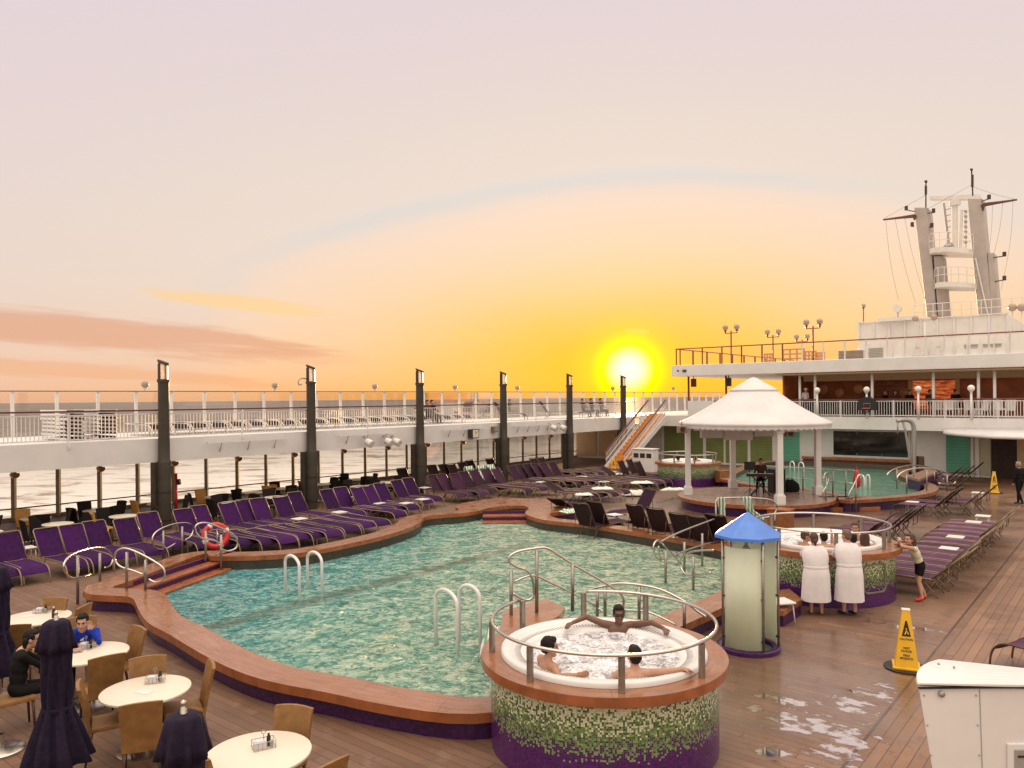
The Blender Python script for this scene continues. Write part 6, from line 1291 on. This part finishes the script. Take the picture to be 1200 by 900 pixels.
def remesh(P, voxel, name, mats, smooth=3, jitter=0):
    me = prim_mesh(P).mesh(name, None); o = bpy.data.objects.new('tmp', me); COL.objects.link(o)
    r = o.modifiers.new('R', 'REMESH'); r.mode = 'VOXEL'; r.voxel_size = voxel; s = o.modifiers.new('S', 'SMOOTH'); s.iterations = smooth; s.factor = .5
    dg = bpy.context.evaluated_depsgraph_get(); ev = o.evaluated_get(dg); out = bpy.data.meshes.new_from_object(ev); bpy.data.objects.remove(o); bpy.data.meshes.remove(me); out.name = name
    out.materials.clear(); keys = list(mats); [out.materials.append(mats[k]) for k in keys]
    if len(keys) > 1:
        n = len(out.polygons); C = np.empty(n*3, np.float32); out.polygons.foreach_get('center', C); C = C.reshape(-1, 3); best = np.full(n, 1e9); idx = np.zeros(n, np.int32)
        for p in P:
            if p[0] == 'c':
                a = np.array(p[1]); b = np.array(p[2]); ab = b-a; L = max(1e-9, ab.dot(ab)); t_ = np.clip(((C-a)@ab)/L, 0, 1); d = np.linalg.norm(C-a-t_[:, None]*ab, axis=1)-(p[3]+(p[4]-p[3])*t_)
            else:
                R = np.array(p[3]) if p[3] is not None else np.eye(3); q = (C-np.array(p[1]))@R; r = np.array(p[2]); d = (np.linalg.norm(q/r, axis=1)-1)*min(p[2])
            mk = d < best; best[mk] = d[mk]; idx[mk] = keys.index(p[-1])
        out.polygons.foreach_set('material_index', idx)
    out.polygons.foreach_set('use_smooth', np.ones(len(out.polygons), bool)); return out
def human(label, J, mats, hair='short', hairmat=None, face=(0, 1, 0), voxel=.009, build=1.0, sleeves='short', legs='long', fem=0, glasses=False, feat=True, hands=True, hd=None, group=None, bare=False):
    """J: world joints head neck chest pelvis sL sR eL eR wL wR hL hR kL kR aL aR ; mats: skin/top/bottom/shoe"""
    P = []; b = build; g = lambda k: V(J[k]); top = 'skin' if bare else 'top'; F_ = frame_from((face[0], face[1], face[2] if len(face) > 2 else 0))
    bf = g('sR')-g('sL'); spine = (g('neck')-g('pelvis')).normalized(); bfx = (bf-spine*bf.dot(spine)).normalized(); B = Matrix((bfx, spine.cross(bfx), spine)).transposed()
    P.append(('e', g('pelvis')+spine*.01, (.158*b, .118*b, .12), B, 'bottom')); mid = g('pelvis').lerp(g('chest'), .5); P.append(('e', mid, (.140*b-fem*.012, .108*b, .16), B, top)); P.append(('e', g('chest'), (.158*b, .112*b, .17), B, top))
    P.append(('e', g('chest').lerp(g('neck'), .5), (.15*b, .095*b, .10), B, top)); 
    for s in 'LR':
        P.append(('c', g('neck')-spine*.05, g('s'+s), .060*b, .056*b, top)); P.append(('c', g('s'+s), g('e'+s), .052*b, .040*b, top if sleeves != 'none' else 'skin')); P.append(('c', g('e'+s), g('w'+s), .040*b, .027*b, top if sleeves == 'long' else 'skin'))
        if sleeves == 'none' and not bare: P.append(('c', g('neck')-spine*.07, g('s'+s)-spine*.02, .058*b, .05*b, top))
        bt = 'bottom' if legs in ('long', 'short') else 'skin'; kn = g('k'+s); h_ = g('h'+s)
        if legs == 'short': md = h_.lerp(kn, .5); P.append(('c', h_, md, .088*b, .076*b, 'bottom')); P.append(('c', md, kn, .066*b, .052*b, 'skin'))
        else: P.append(('c', h_, kn, .086*b, .056*b, bt))
        an = g('a'+s); low = 'bottom' if legs == 'long' else 'skin'; cal = kn.lerp(an, .3); P.append(('c', kn, cal, .052*b, .054*b, low)); P.append(('c', cal, an, .054*b, .034*b, low))
        t_ = V(J['t'+s]) if 't'+s in J else V((F_.col[1].x, F_.col[1].y, 0)).normalized()*.15; P.append(('c', an-UP*.03, an+t_-UP*.045, .038, .030, 'shoe'))
        if hands:
            dft = (g('w'+s)-g('e'+s)).normalized(); d, n = (hd or {}).get(s, (dft, None)); n = n or (-bfx if s == 'R' else bfx); hand(P, g('w'+s), d, n, 1 if s == 'L' else -1, 'skin', .55)
    hp = g('head'); P.append(('c', g('neck')-spine*.03, hp-V(F_.col[2])*.05, .054*b**.5, .050, 'skin'))
    h = lambda x, y, z: hp+F_ @ V((x, y, z))
    P += [('e', h(0, -.012, .022), (.075, .096, .104), F_, 'skin'), ('e', h(0, .022, -.045), (.060, .070, .078), F_, 'skin'), ('c', h(0, .062, -.098), h(0, .060, -.092), .027, .03, 'skin'), ('c', h(0, .090, .005), h(0, .106, -.032), .011, .0155, 'skin'), ('e', h(0, .074, .030), (.052, .022, .014), F_, 'skin')]
    for s in (-1, 1): P += [('e', h(s*.076, -.008, -.012), (.012, .022, .032), F_, 'skin'), ('e', h(s*.040, .062, -.028), (.024, .020, .022), F_, 'skin')]
    me = remesh(P, voxel, 'person', {k: mats.get(k, mats['skin']) for k in ('skin', 'top', 'bottom', 'shoe')})
    base = V((J['pelvis'][0], J['pelvis'][1], min(J['aL'][2], J['aR'][2])-.08)); me.transform(Matrix.Translation(-base)); o = link('person', me); o.location = base; tag(o, label, 'person', group)
    HP = []
    if hair in ('short', 'long', 'bun', 'bob', 'cap'):
        HP += [('e', h(0, -.024, .040), (.082, .094, .092), F_, 'h'), ('e', h(0, -.055, -.005), (.074, .062, .075), F_, 'h'), ('e', h(0, .030, .092), (.060, .052, .034), F_, 'h')]
        for s in (-1, 1): HP.append(('e', h(s*.062, -.005, .035), (.022, .050, .045), F_, 'h'))
    if hair == 'long':
        for x in (-.06, -.03, 0, .03, .06): HP.append(('c', h(x, -.07, .0), h(x*1.25, -.10+abs(x)*.4, -.25-.05*math.cos(x*40)), .035, .022, 'h'))
        for s in (-1, 1): HP.append(('c', h(s*.075, -.02, .02), h(s*.085, -.03, -.17), .024, .016, 'h'))
    if hair == 'bob':
        for x in (-.06, 0, .06): HP.append(('c', h(x, -.07, .0), h(x, -.075, -.10), .035, .03, 'h'))
    if hair == 'bun': HP.append(('e', h(0, -.105, -.03), (.045, .040, .05), F_, 'h')); HP.append(('c', h(0, -.09, -.03), h(0, -.10, -.12), .03, .018, 'h'))
    if HP:
        hm = remesh(HP, .008, 'hair', {'h': hairmat or hair_dark}, 2)
        from mathutils import noise as nz
        for v_ in hm.vertices:
            q = F_.transposed() @ (v_.co-hp); k = nz.noise(V((q.x*70, q.y*28, q.z*16)))+.5*nz.noise(V((q.x*140, q.y*60, q.z*40))); v_.co += v_.normal*(.0065*k-.001)
        hm.transform(Matrix.Translation(-base)); link('hair', hm, o)
    if feat:
        m = MB(); [m.ball(h(s*.031, .082, .006), (.011, .008, .008), 10, 6, F_) for s in (-1, 1)]; m.transform = None; me2 = m.mesh('eyes', ink, True); me2.transform(Matrix.Translation(-base)); link('eyes', me2, o)
        m = MB(); [m.ball(h(s*.031, .092, .028), (.020, .006, .005), 10, 6, F_) for s in (-1, 1)]; me2 = m.mesh('eyebrows', hairmat or hair_dark, True); me2.transform(Matrix.Translation(-base)); link('eyebrows', me2, o)
        m = MB(); m.ball(h(0, .090, -.064), (.024, .008, .007), 12, 6, F_); me2 = m.mesh('lips', MATS.get('lips') or pm('lips', (.26, .07, .06), .5), True); me2.transform(Matrix.Translation(-base)); link('lips', me2, o)
    if glasses:
        m = MB(); [m.ball(h(s*.034, .094, .006), (.027, .008, .019), 12, 6, F_) for s in (-1, 1)]; m.tube([h(-.075, -.0, .012), h(-.062, .09, .012), h(0, .104, .012), h(.062, .09, .012), h(.075, 0, .012)], .004, 5); me2 = m.mesh('glasses', black, True); me2.transform(Matrix.Translation(-base)); link('glasses', me2, o)
    o['_base'] = tuple(base); return o
def child(o, m, name, mat, smooth=True):
    b = V(o['_base']); me = m.mesh(name, mat, smooth); me.transform(Matrix.Translation(-b)); return link(name, me, o)
def stand(p, fwd, H=1.7, lean=0.0, **ov):
    """standing joints in world space, facing fwd, leaning forward by lean radians at the hip"""
    s = H/1.7; f = V((fwd[0], fwd[1], 0)).normalized(); r = f.cross(UP); p = V(p); J = {}
    def W(x, y, z):
        if z > .92:
            dz_ = z-.92; y, z = y*math.cos(lean)+dz_*math.sin(lean), .92+dz_*math.cos(lean)-y*math.sin(lean)
        return p+(r*x+f*y+UP*z)*s
    base = dict(head=(0, .03, 1.585), neck=(0, 0, 1.45), chest=(0, 0, 1.24), pelvis=(0, 0, .95), sL=(-.175, 0, 1.39), sR=(.175, 0, 1.39), eL=(-.235, -.02, 1.11), eR=(.235, -.02, 1.11), wL=(-.245, .06, .87), wR=(.245, .06, .87), hL=(-.085, 0, .90), hR=(.085, 0, .90), kL=(-.09, .02, .49), kR=(.09, .02, .49), aL=(-.095, -.02, .085), aR=(.095, -.02, .085))
    base.update(ov)
    for k, v in base.items(): J[k] = W(*v)
    return J
def sit(p, fwd, seat=.45, lean=0.0, **ov):
    f = V((fwd[0], fwd[1], 0)).normalized(); r = f.cross(UP); p = V(p); J = {}; z0 = seat+.09
    def W(x, y, z):
        if z > z0+.03: dz_ = z-z0; y, z = y*math.cos(lean)+dz_*math.sin(lean), z0+dz_*math.cos(lean)-y*math.sin(lean)
        return p+r*x+f*y+UP*z
    base = dict(head=(0, .03, z0+.66), neck=(0, 0, z0+.52), chest=(0, 0, z0+.31), pelvis=(0, 0, z0), sL=(-.175, 0, z0+.46), sR=(.175, 0, z0+.46), eL=(-.24, .06, z0+.2), eR=(.24, .06, z0+.2), wL=(-.16, .28, z0+.12), wR=(.16, .28, z0+.12), hL=(-.09, .03, z0-.01), hR=(.09, .03, z0-.01), kL=(-.11, .42, seat+.05), kR=(.11, .42, seat+.05), aL=(-.11, .45, .085), aR=(.11, .45, .085))
    base.update(ov)
    for k, v in base.items(): J[k] = W(*v)
    return J
def soak(x, y, fwd, zh, **ov):
    """bather sitting in a tub, head centre at height zh"""
    J = sit((x, y, zh-1.20), fwd, .45, 0.0); J.update({k: V(v) for k, v in ov.items()})
    for k in ('aL', 'aR'): J[k].z = max(J[k].z, .12)
    for k in ('kL', 'kR'): J[k].z = min(J[k].z, .95)
    return J
sk = dict(skin=skin_light, top=skin_light, bottom=blackcloth, shoe=skin_light)
swim = pm('swim_shorts', (.02, .03, .08), .8)
def smat(s, t_=None, b=None, sh=None): return dict(skin=s, top=t_ or s, bottom=b or swim, shoe=sh or s)
# bathers of the foreground tub
J = soak(1.46, 10.79, (0, -1), 1.335, sL=(1.655, 10.86, 1.155), sR=(1.265, 10.88, 1.165), eL=(1.90, 10.68, 1.235), eR=(1.02, 10.92, 1.255), wL=(2.02, 10.45, 1.225), wR=(.82, 10.78, 1.215))
human('person with dark glasses spreading both arms along the back rim of the foreground tub', J, smat(skin_dark), 'short', hair_dark, (0.02, -1, -.05), .008, glasses=True, sleeves='none', bare=True, hd={'L': ((.15, -1, -.1), (0, 0, -1)), 'R': ((-.7, -.7, -.15), (0, 0, -1))})
J = soak(.40, 9.28, (1, .5), 1.36, eR=(.52, 9.02, 1.10), wR=(.72, 8.98, 1.13), sR=(.47, 9.12, 1.165), sL=(.33, 9.44, 1.165))
human('person in profile at the left side of the foreground tub, dark hair, looking right', J, smat(skin_tan), 'short', hair_dark, (1, .25, -.08), .008, sleeves='none', bare=True)
J = soak(1.40, 8.97, (0, 1), 1.34, sL=(1.23, 8.98, 1.15), sR=(1.57, 8.96, 1.15), eR=(1.72, 8.86, 1.205), wR=(1.93, 8.90, 1.215), eL=(1.12, 9.05, 1.02), wL=(1.15, 9.25, 1.0))
human('person with black hair seen from behind at the front rim of the foreground tub', J, smat(skin_light), 'short', hair_dark, (-.1, 1, 0), .008, sleeves='none', bare=True, feat=False, hd={'R': ((1, .15, -.1), (0, 0, -1))})
# robed pair
def robed(label, px, py, fwd, H, lean, hair, hm, face, wide, cap=False):
    p = at(px, py, 0); J = stand(p, fwd, H, lean, sL=(-.150, .02, 1.37), sR=(.150, .02, 1.37)); rim = V(T2+(0,)); 
    f = V((fwd[0], fwd[1], 0)).normalized(); r = f.cross(UP)
    for s, sg_ in (('L', -1), ('R', 1)): J['e'+s] = V((J['s'+s].x, J['s'+s].y, 1.15))+r*(sg_*.02)+f*.17; J['w'+s] = V((J['s'+s].x, J['s'+s].y, 1.17))-r*(sg_*.08)+f*.34
    J['aL'] = J['aL']-r*.01+f*.04; J['kL'] = J['kL']+f*.03
    o = human(label, J, dict(skin=skin_light, top=robe, bottom=robe, shoe=skin_tan if not cap else black), hair, hm, face, .009, build=wide, sleeves='long', legs='bare', feat=False)
    pv_ = J['pelvis']; ch = J['chest']; nk = J['neck']; sp = H/1.7; m = MB(); seg = 72; vs = []
    prof = [(.30, .285, .225), (.33, .284, .224), (.55, .272, .212), (.80, .265, .20), (.95, .245, .185), (1.0, .226, .170), (1.06, .236, .172), (1.16, .252, .172), (1.27, .255, .160), (1.36, .225, .135), (1.42, .13, .095), (1.455, .075, .075)]
    for (z, a, b) in prof:
        ax = pv_.copy(); t_ = max(0, z-.95); ax = ax+f*(t_*math.tan(lean)); zz = (.95+t_*math.cos(lean)*1.0 if t_ else z)*sp
        for k in range(seg):
            an = 2*PI*k/seg; fo = 1+(.028*math.sin(5*an+z*1.5)+.014*math.sin(11*an+1))*max(.15, min(1, (1.02-z)/.5)) if z < 1 else 1+.015*math.sin(7*an+z*20)
            vs.append(V((ax.x, ax.y, 0))+r*(a*wide*fo*math.cos(an))+f*(b*wide*fo*math.sin(an))+UP*zz)
    n = len(prof); m.add(vs, [(i*seg+k, i*seg+(k+1) % seg, (i+1)*seg+(k+1) % seg, (i+1)*seg+k) for i in range(n-1) for k in range(seg)])
    rb = child(o, m, 'bathrobe', robe)
    m = MB()
    for s in 'LR':
        a, e, w_ = J['s'+s], J['e'+s], J['w'+s]; m.tube(catmull([a-UP*.0, a.lerp(e, .5)+UP*.01, e, e.lerp(w_, .55)], 4), .078, 14, rs=None); 
    child(o, m, 'sleeves', robe)
    m = MB(); vs = []
    for (z, q) in ((.985, 1.0), (1.0, 1.03), (1.03, 1.03), (1.045, 1.0)):
        for k in range(seg): an = 2*PI*k/seg; vs.append(V((pv_.x, pv_.y, 0))+f*(max(0, z-.95)*math.tan(lean))+r*(.236*wide*q*math.cos(an))+f*(.178*wide*q*math.sin(an))+UP*z*sp)
    m.add(vs, [(i*seg+k, i*seg+(k+1) % seg, (i+1)*seg+(k+1) % seg, (i+1)*seg+k) for i in range(3) for k in range(seg)]); child(o, m, 'belt', robe)
    return o
robed('person in a white bathrobe with brown hair tied back, leaning on the tub', 957, 720, (.05, 1), 1.60, .16, 'bun', hair_brown, (.1, 1, -.05), 1.0)
robed('person in a white bathrobe with short grey-brown hair, leaning on the tub', 996, 721, (.02, 1), 1.68, .18, 'short', pm('hair_greybrown', (.14, .085, .055), .6, var=.3, scale=25, bump=.5, bscale=70), (-.35, 1, -.05), 1.0, True)
# girl leaning at the right
J = dict(head=(8.40, 16.38, 1.29), neck=(8.47, 16.40, 1.165), chest=(8.53, 16.41, .99), pelvis=(8.64, 16.43, .74), sL=(8.44, 16.27, 1.11), sR=(8.47, 16.55, 1.12), eL=(8.17, 16.24, 1.17), eR=(8.16, 16.52, 1.17), wL=(8.20, 16.37, 1.235), wR=(8.19, 16.42, 1.20), hL=(8.63, 16.35, .71), hR=(8.65, 16.51, .71), kL=(8.56, 16.33, .40), kR=(8.62, 16.50, .40), aL=(8.60, 16.28, .085), aR=(8.76, 16.46, .085), tL=(-.14, -.03, 0), tR=(-.14, -.02, 0))
human('person with long brown hair in cream top and black shorts leaning at the tub edge', J, dict(skin=skin_light, top=cream_shirt, bottom=blackcloth, shoe=red_plastic), 'long', hair_brown, (-1, -.25, .02), .0085, build=.86, sleeves='none', legs='short', fem=1, hd={'L': ((.1, .5, .6), (0, 1, 0)), 'R': ((.1, -.5, .5), (0, -1, 0))})
# bathers in the second tub
for (x, y, f, z, s, hr, hm, fc, lab, ov) in (
    (6.27, 16.62, (1, .2), 1.335, skin_tan, 'short', hair_brown, (1, 0, 0), 'bather with short brown hair in profile at the left of the robed pair', {}),
    (6.63, 16.50, (.2, 1), 1.325, skin_light, 'short', hair_dark, (.1, 1, 0), 'dark-haired bather raising a hand between the two robed people', {'eR': (6.82, 16.52, 1.17), 'wR': (6.80, 16.50, 1.38)}),
    (7.74, 17.45, (-1, -.6), 1.36, skin_tan, 'short', hair_brown, (-.6, -1, 0), 'bather facing the camera at the far side of the second tub', {}),
    (7.56, 16.62, (.2, 1), 1.31, skin_light, 'long', hair_brown, (.3, 1, 0), 'bather with long brown hair right of the robed pair, seen from behind', {}),
    (7.22, 16.42, (0, 1), 1.30, skin_light, 'short', hair_dark, (0, 1, 0), 'dark-haired bather half hidden behind the right robed person', {})):
    J = soak(x, y, f, z, **ov); human(lab, J, smat(s), hr, hm, fc, .010, sleeves='none', bare=True)
for (dx, dy, lab) in ((-.62, -.62, 'far bather at the left in the distant hot tub'), (.15, -.85, 'far bather at the near side of the distant hot tub'), (.55, .5, 'far bather at the back of the distant hot tub')):
    J = soak(T3[0]+dx, T3[1]+dy, (-dx, -dy), 1.33); human(lab, J, smat(skin_tan), 'short', hair_dark, (-dx, -dy, 0), .014, sleeves='none', bare=True, feat=False, hands=False)
# seated pair at the tables
J = sit((-6.62, 11.80, 0), (.55, -1), .45, .42)
J.update({k: V(v) for k, v in dict(head=(-6.36, 11.40, 1.105), neck=(-6.42, 11.50, .975), chest=(-6.50, 11.62, .81), sL=(-6.27, 11.60, .915), sR=(-6.60, 11.42, .915), eL=(-6.13, 11.42, .80), wL=(-6.21, 11.33, 1.0), eR=(-6.58, 11.22, .795), wR=(-6.36, 11.12, .80)).items()})
o = human('person in a blue long-sleeved jersey sitting at the round table with one hand raised', J, dict(skin=skin_light, top=blue_shirt, bottom=blackcloth, shoe=black), 'short', hair_dark, (.28, -1, -.16), .008, sleeves='long', hd={'L': ((-.1, .1, 1), (.2, -1, 0)), 'R': ((1, .1, .0), (0, 0, -1))})
lg = MB(); c0 = V((-6.405, 11.475, .86)); fx = V((.9, .45, 0)).normalized()
for k in range(3): a = c0+fx*(-.02+.016*k)+V((.02, -.045, -.035)); lg.beam(a, a+V((.004, 0, .014+.011*k)), .010, .012)
child(o, lg, 'chest_emblem', white, False)
chair('tan', V((-6.70, 11.93, 0)), V((.5, -1, 0)), 'tan wicker chair under the person in blue')
J = sit((-6.62, 10.30, 0), (.75, .66), .45, .08)
J.update({k: V(v) for k, v in dict(head=(-6.49, 10.42, 1.165), eR=(-6.34, 10.36, .82), wR=(-6.36, 10.45, 1.02), eL=(-6.52, 10.66, .80), wL=(-6.36, 10.72, .79)).items()})
human('person in black with short dark hair and glasses sitting left of the closed umbrella', J, dict(skin=skin_light, top=blackcloth, bottom=blackcloth, shoe=black), 'bob', hair_dark, (.9, .35, -.05), .009, glasses=True, sleeves='long', hd={'R': ((-.2, .1, 1), (-.6, .6, 0)), 'L': ((.8, .3, 0), (0, 0, -1))})
chair('tan', V((-6.66, 10.24, 0)), V((.75, .66, 0)), 'tan wicker chair under the person in black')
# walker at the right
J = stand(at(1195, 591.5, 0), (-.3, 1), 1.68, .04, aL=(-.09, -.2, .12), kL=(-.09, -.02, .5), aR=(.1, .15, .085), kR=(.09, .12, .5))
human('person in dark clothes walking towards the doorway at the right edge', J, dict(skin=skin_tan, top=blackcloth, bottom=blackcloth, shoe=black), 'short', hair_grey, (-.3, 1, 0), .012, build=1.12, sleeves='long', feat=False)
# musician in the pavilion with stand, amplifier and bag
mp_ = V((9.95, 31.0, PVZ)); dred = pm('dark_red_cloth', (.05, .016, .012), .85, var=.3, scale=10)
J = sit((mp_.x, mp_.y, PVZ), (-.35, -1), .55, .12, aL=(-.11, .40, .1), aR=(.16, .35, .1)); human('person in dark clothes sitting behind the instrument under the white pavilion', J, dict(skin=skin_tan, top=dred, bottom=blackcloth, shoe=black), 'short', hair_dark, (-.3, -1, 0), .012, sleeves='long')
th = thing('stool', 'round black stool under the musician in the pavilion', 'stool', mp_); MB().lathe([(0, .50), (.19, .50), (.19, .55), (0, .55)], seg=20).build('seat', black, th, 'auto')
for k in range(4): a = PI/4+k*PI/2; MB().tube([(.1*math.cos(a), .1*math.sin(a), .5), (.2*math.cos(a), .2*math.sin(a), 0)], .014, 6).build('leg', black, th, True)
th = thing('keyboard', 'dark electric keyboard on crossed legs in front of the pavilion musician', 'keyboard', mp_+V((-.22, -.62, 0)), -.25)
MB().box((0, 0, .80), (1.05, .32, .10)).build('body', dred, th, bevel=.02); MB().box((0, .06, .853), (.95, .13, .012)).build('keys', table_white, th)
for s in (-1, 1):
    c = MB()
    for yy in (-.12, .12): c.beam((-.36*s, yy, 0), (.30*s, yy, .74), .035, .035)
    c.build('crossed_leg', black, th)
th = thing('music_sheet_stand', 'dark sheet music stand leaning beside the keyboard in the pavilion', 'music stand', mp_+V((-.55, -.35, 0))); MB().cyl((0, 0, 0), (0, 0, 1.05), .014).build('pole', black, th); MB().box((0, -.02, 1.15), (.45, .02, .32)).build('desk', black, th, bevel=.005)
for k in range(3): a = k*2.1; MB().tube([(0, 0, .25), (.28*math.cos(a), .28*math.sin(a), 0)], .01, 6).build('leg', black, th, True)
th = thing('amplifier', 'black box amplifier standing right of the pavilion musician', 'amplifier', mp_+V((.75, .35, 0)), .2); MB().box((0, 0, .48), (.55, .45, .95)).build('case', black, th, bevel=.02); MB().box((0, -.228, .42), (.46, .01, .7)).build('grille', grey_metal and wicker_dark, th)
th = thing('instrument_bag', 'black soft bag lying on the pavilion floor beside the amplifier', 'bag', mp_+V((1.35, .5, 0))); MB().lathe([(.36, 0), (.38, .12), (.34, .3), (.22, .44), (.08, .5), (0, .5)], seg=24, sy=.6, f=lambda a, z: 1+.06*math.sin(3*a+z*9)).build('body', blackcloth, th, True); MB().tube([(-.15, 0, .46), (-.08, 0, .56), (.08, 0, .56), (.15, 0, .46)], .02, 6).build('handle', black, th, True)
# people at the bar and on the promenade
p = onu(944, 480, 34.6); J = stand((p.x, p.y, AZ), (.3, -1), 1.66); o = human('person in white with a white cap standing behind the balcony rail at the bar', J, dict(skin=skin_tan, top=robe, bottom=blackcloth, shoe=black), 'none', None, (.9, -.4, 0), .014, feat=False, hands=True)
m = MB(); hc = J['head']; m.lathe([(.092, .03), (.095, .09), (.07, .13), (0, .14)], hc, 20); m.box(hc+V((.09, -.04, .035)), (.12, .14, .014)); child(o, m, 'cap', white)
for i, (x, cl_, st_) in enumerate(((1037, blackcloth, 0), (1049, dred, 0), (1066, blackcloth, 1), (1090, dred, 0), (1120, blackcloth, 1))):
    p = onu(x, 478, 35.4); J = sit((p.x, p.y, AZ), (random.uniform(-.5, .5), -1), .62); human('dark-clothed guest sitting by the balcony rail at the bar, %s from the left' % ORD[i], J, dict(skin=skin_tan, top=cl_, bottom=blackcloth, shoe=black), 'short', hair_dark, (-.4+.3*i, -1, 0), .016, sleeves='long', feat=False, hands=False, group='guests sitting at the bar')
CH['white'] = chair_meshes(white_dull, white_dull, 'W')
for i, (x, u) in enumerate(((1100, 34.2), (1112, 33.8), (1124, 34.3), (1136, 33.8), (1150, 33.6), (1157, 34.2), (1172, 33.6), (1184, 34.1))):
    p = onu(x, 480, u); th = chair('white', p, V((random.uniform(-.6, .6), random.choice((-1, 1)), 0)), 'white balcony chair behind the rail, %s from the left right of the bar' % ORD[i], 'white chairs on the aft balcony'); th.location.z = AZ
for i, (x, v_) in enumerate(((502, -2.2), (507.5, -2.6), (684, -2.3), (694, -2.7), (705, -2.3))):
    p = onplane(x, 490, S(0, v_), RX); J = sit((p.x, p.y, PZ1), (.7, -.6), .36, -.15); human('person in dark clothes sitting up on the promenade, %s from the left' % ORD[i], J, dict(skin=skin_tan, top=blackcloth if i % 2 else dred, bottom=blackcloth, shoe=black), 'short', hair_dark, (.7, -.6, 0), .016, sleeves='long', feat=False, hands=False, group='people sitting on the promenade'); 
    st_ = dup(lounger('prom', (p.x, p.y, PZ1), RZL, 'tmp'), (p.x, p.y, PZ1), RZL) if False else None
    th = thing('bench_seat', 'dark low seat under the %s promenade sitter from the left' % ORD[i], 'seat', (p.x, p.y, PZ1), RZL); MB().box((0, 0, .32), (.5, .5, .07)).build('seat', sling_dark, th, bevel=.01); [MB().box((sx*.2, sy*.2, .145), (.04, .04, .285)).build('leg', white_dull, th) for sx in (-1, 1) for sy in (-1, 1)]
# ------------------------------------------------------------------ give every Empty its own base point
bpy.context.view_layer.update()
for o in [o for o in COL.objects if o.type == 'EMPTY' and o.parent is None]:
    if o.location.length > 1e-6: continue
    cs = [Vector(c) for ch in KIDS.get(o.name, []) if ch.type == 'MESH' for c in ch.bound_box]
    if not cs: continue
    lo = Vector((min(c.x for c in cs), min(c.y for c in cs), min(c.z for c in cs))); hi = Vector((max(c.x for c in cs), max(c.y for c in cs), 0)); b = Vector(((lo.x+hi.x)/2, (lo.y+hi.y)/2, lo.z))
    o.location = b; done = set()
    for ch in KIDS[o.name]:
        if ch.type != 'MESH': continue
        if ch.location.length > 1e-6 or ch.data.users > 1: ch.location = ch.location-b
        else:
            ch.data.transform(Matrix.Translation(-b))
            for g in KIDS.get(ch.name, []): g.data.transform(Matrix.Translation(-b))
for o in COL.objects:
    if '_base' in o: del o['_base']
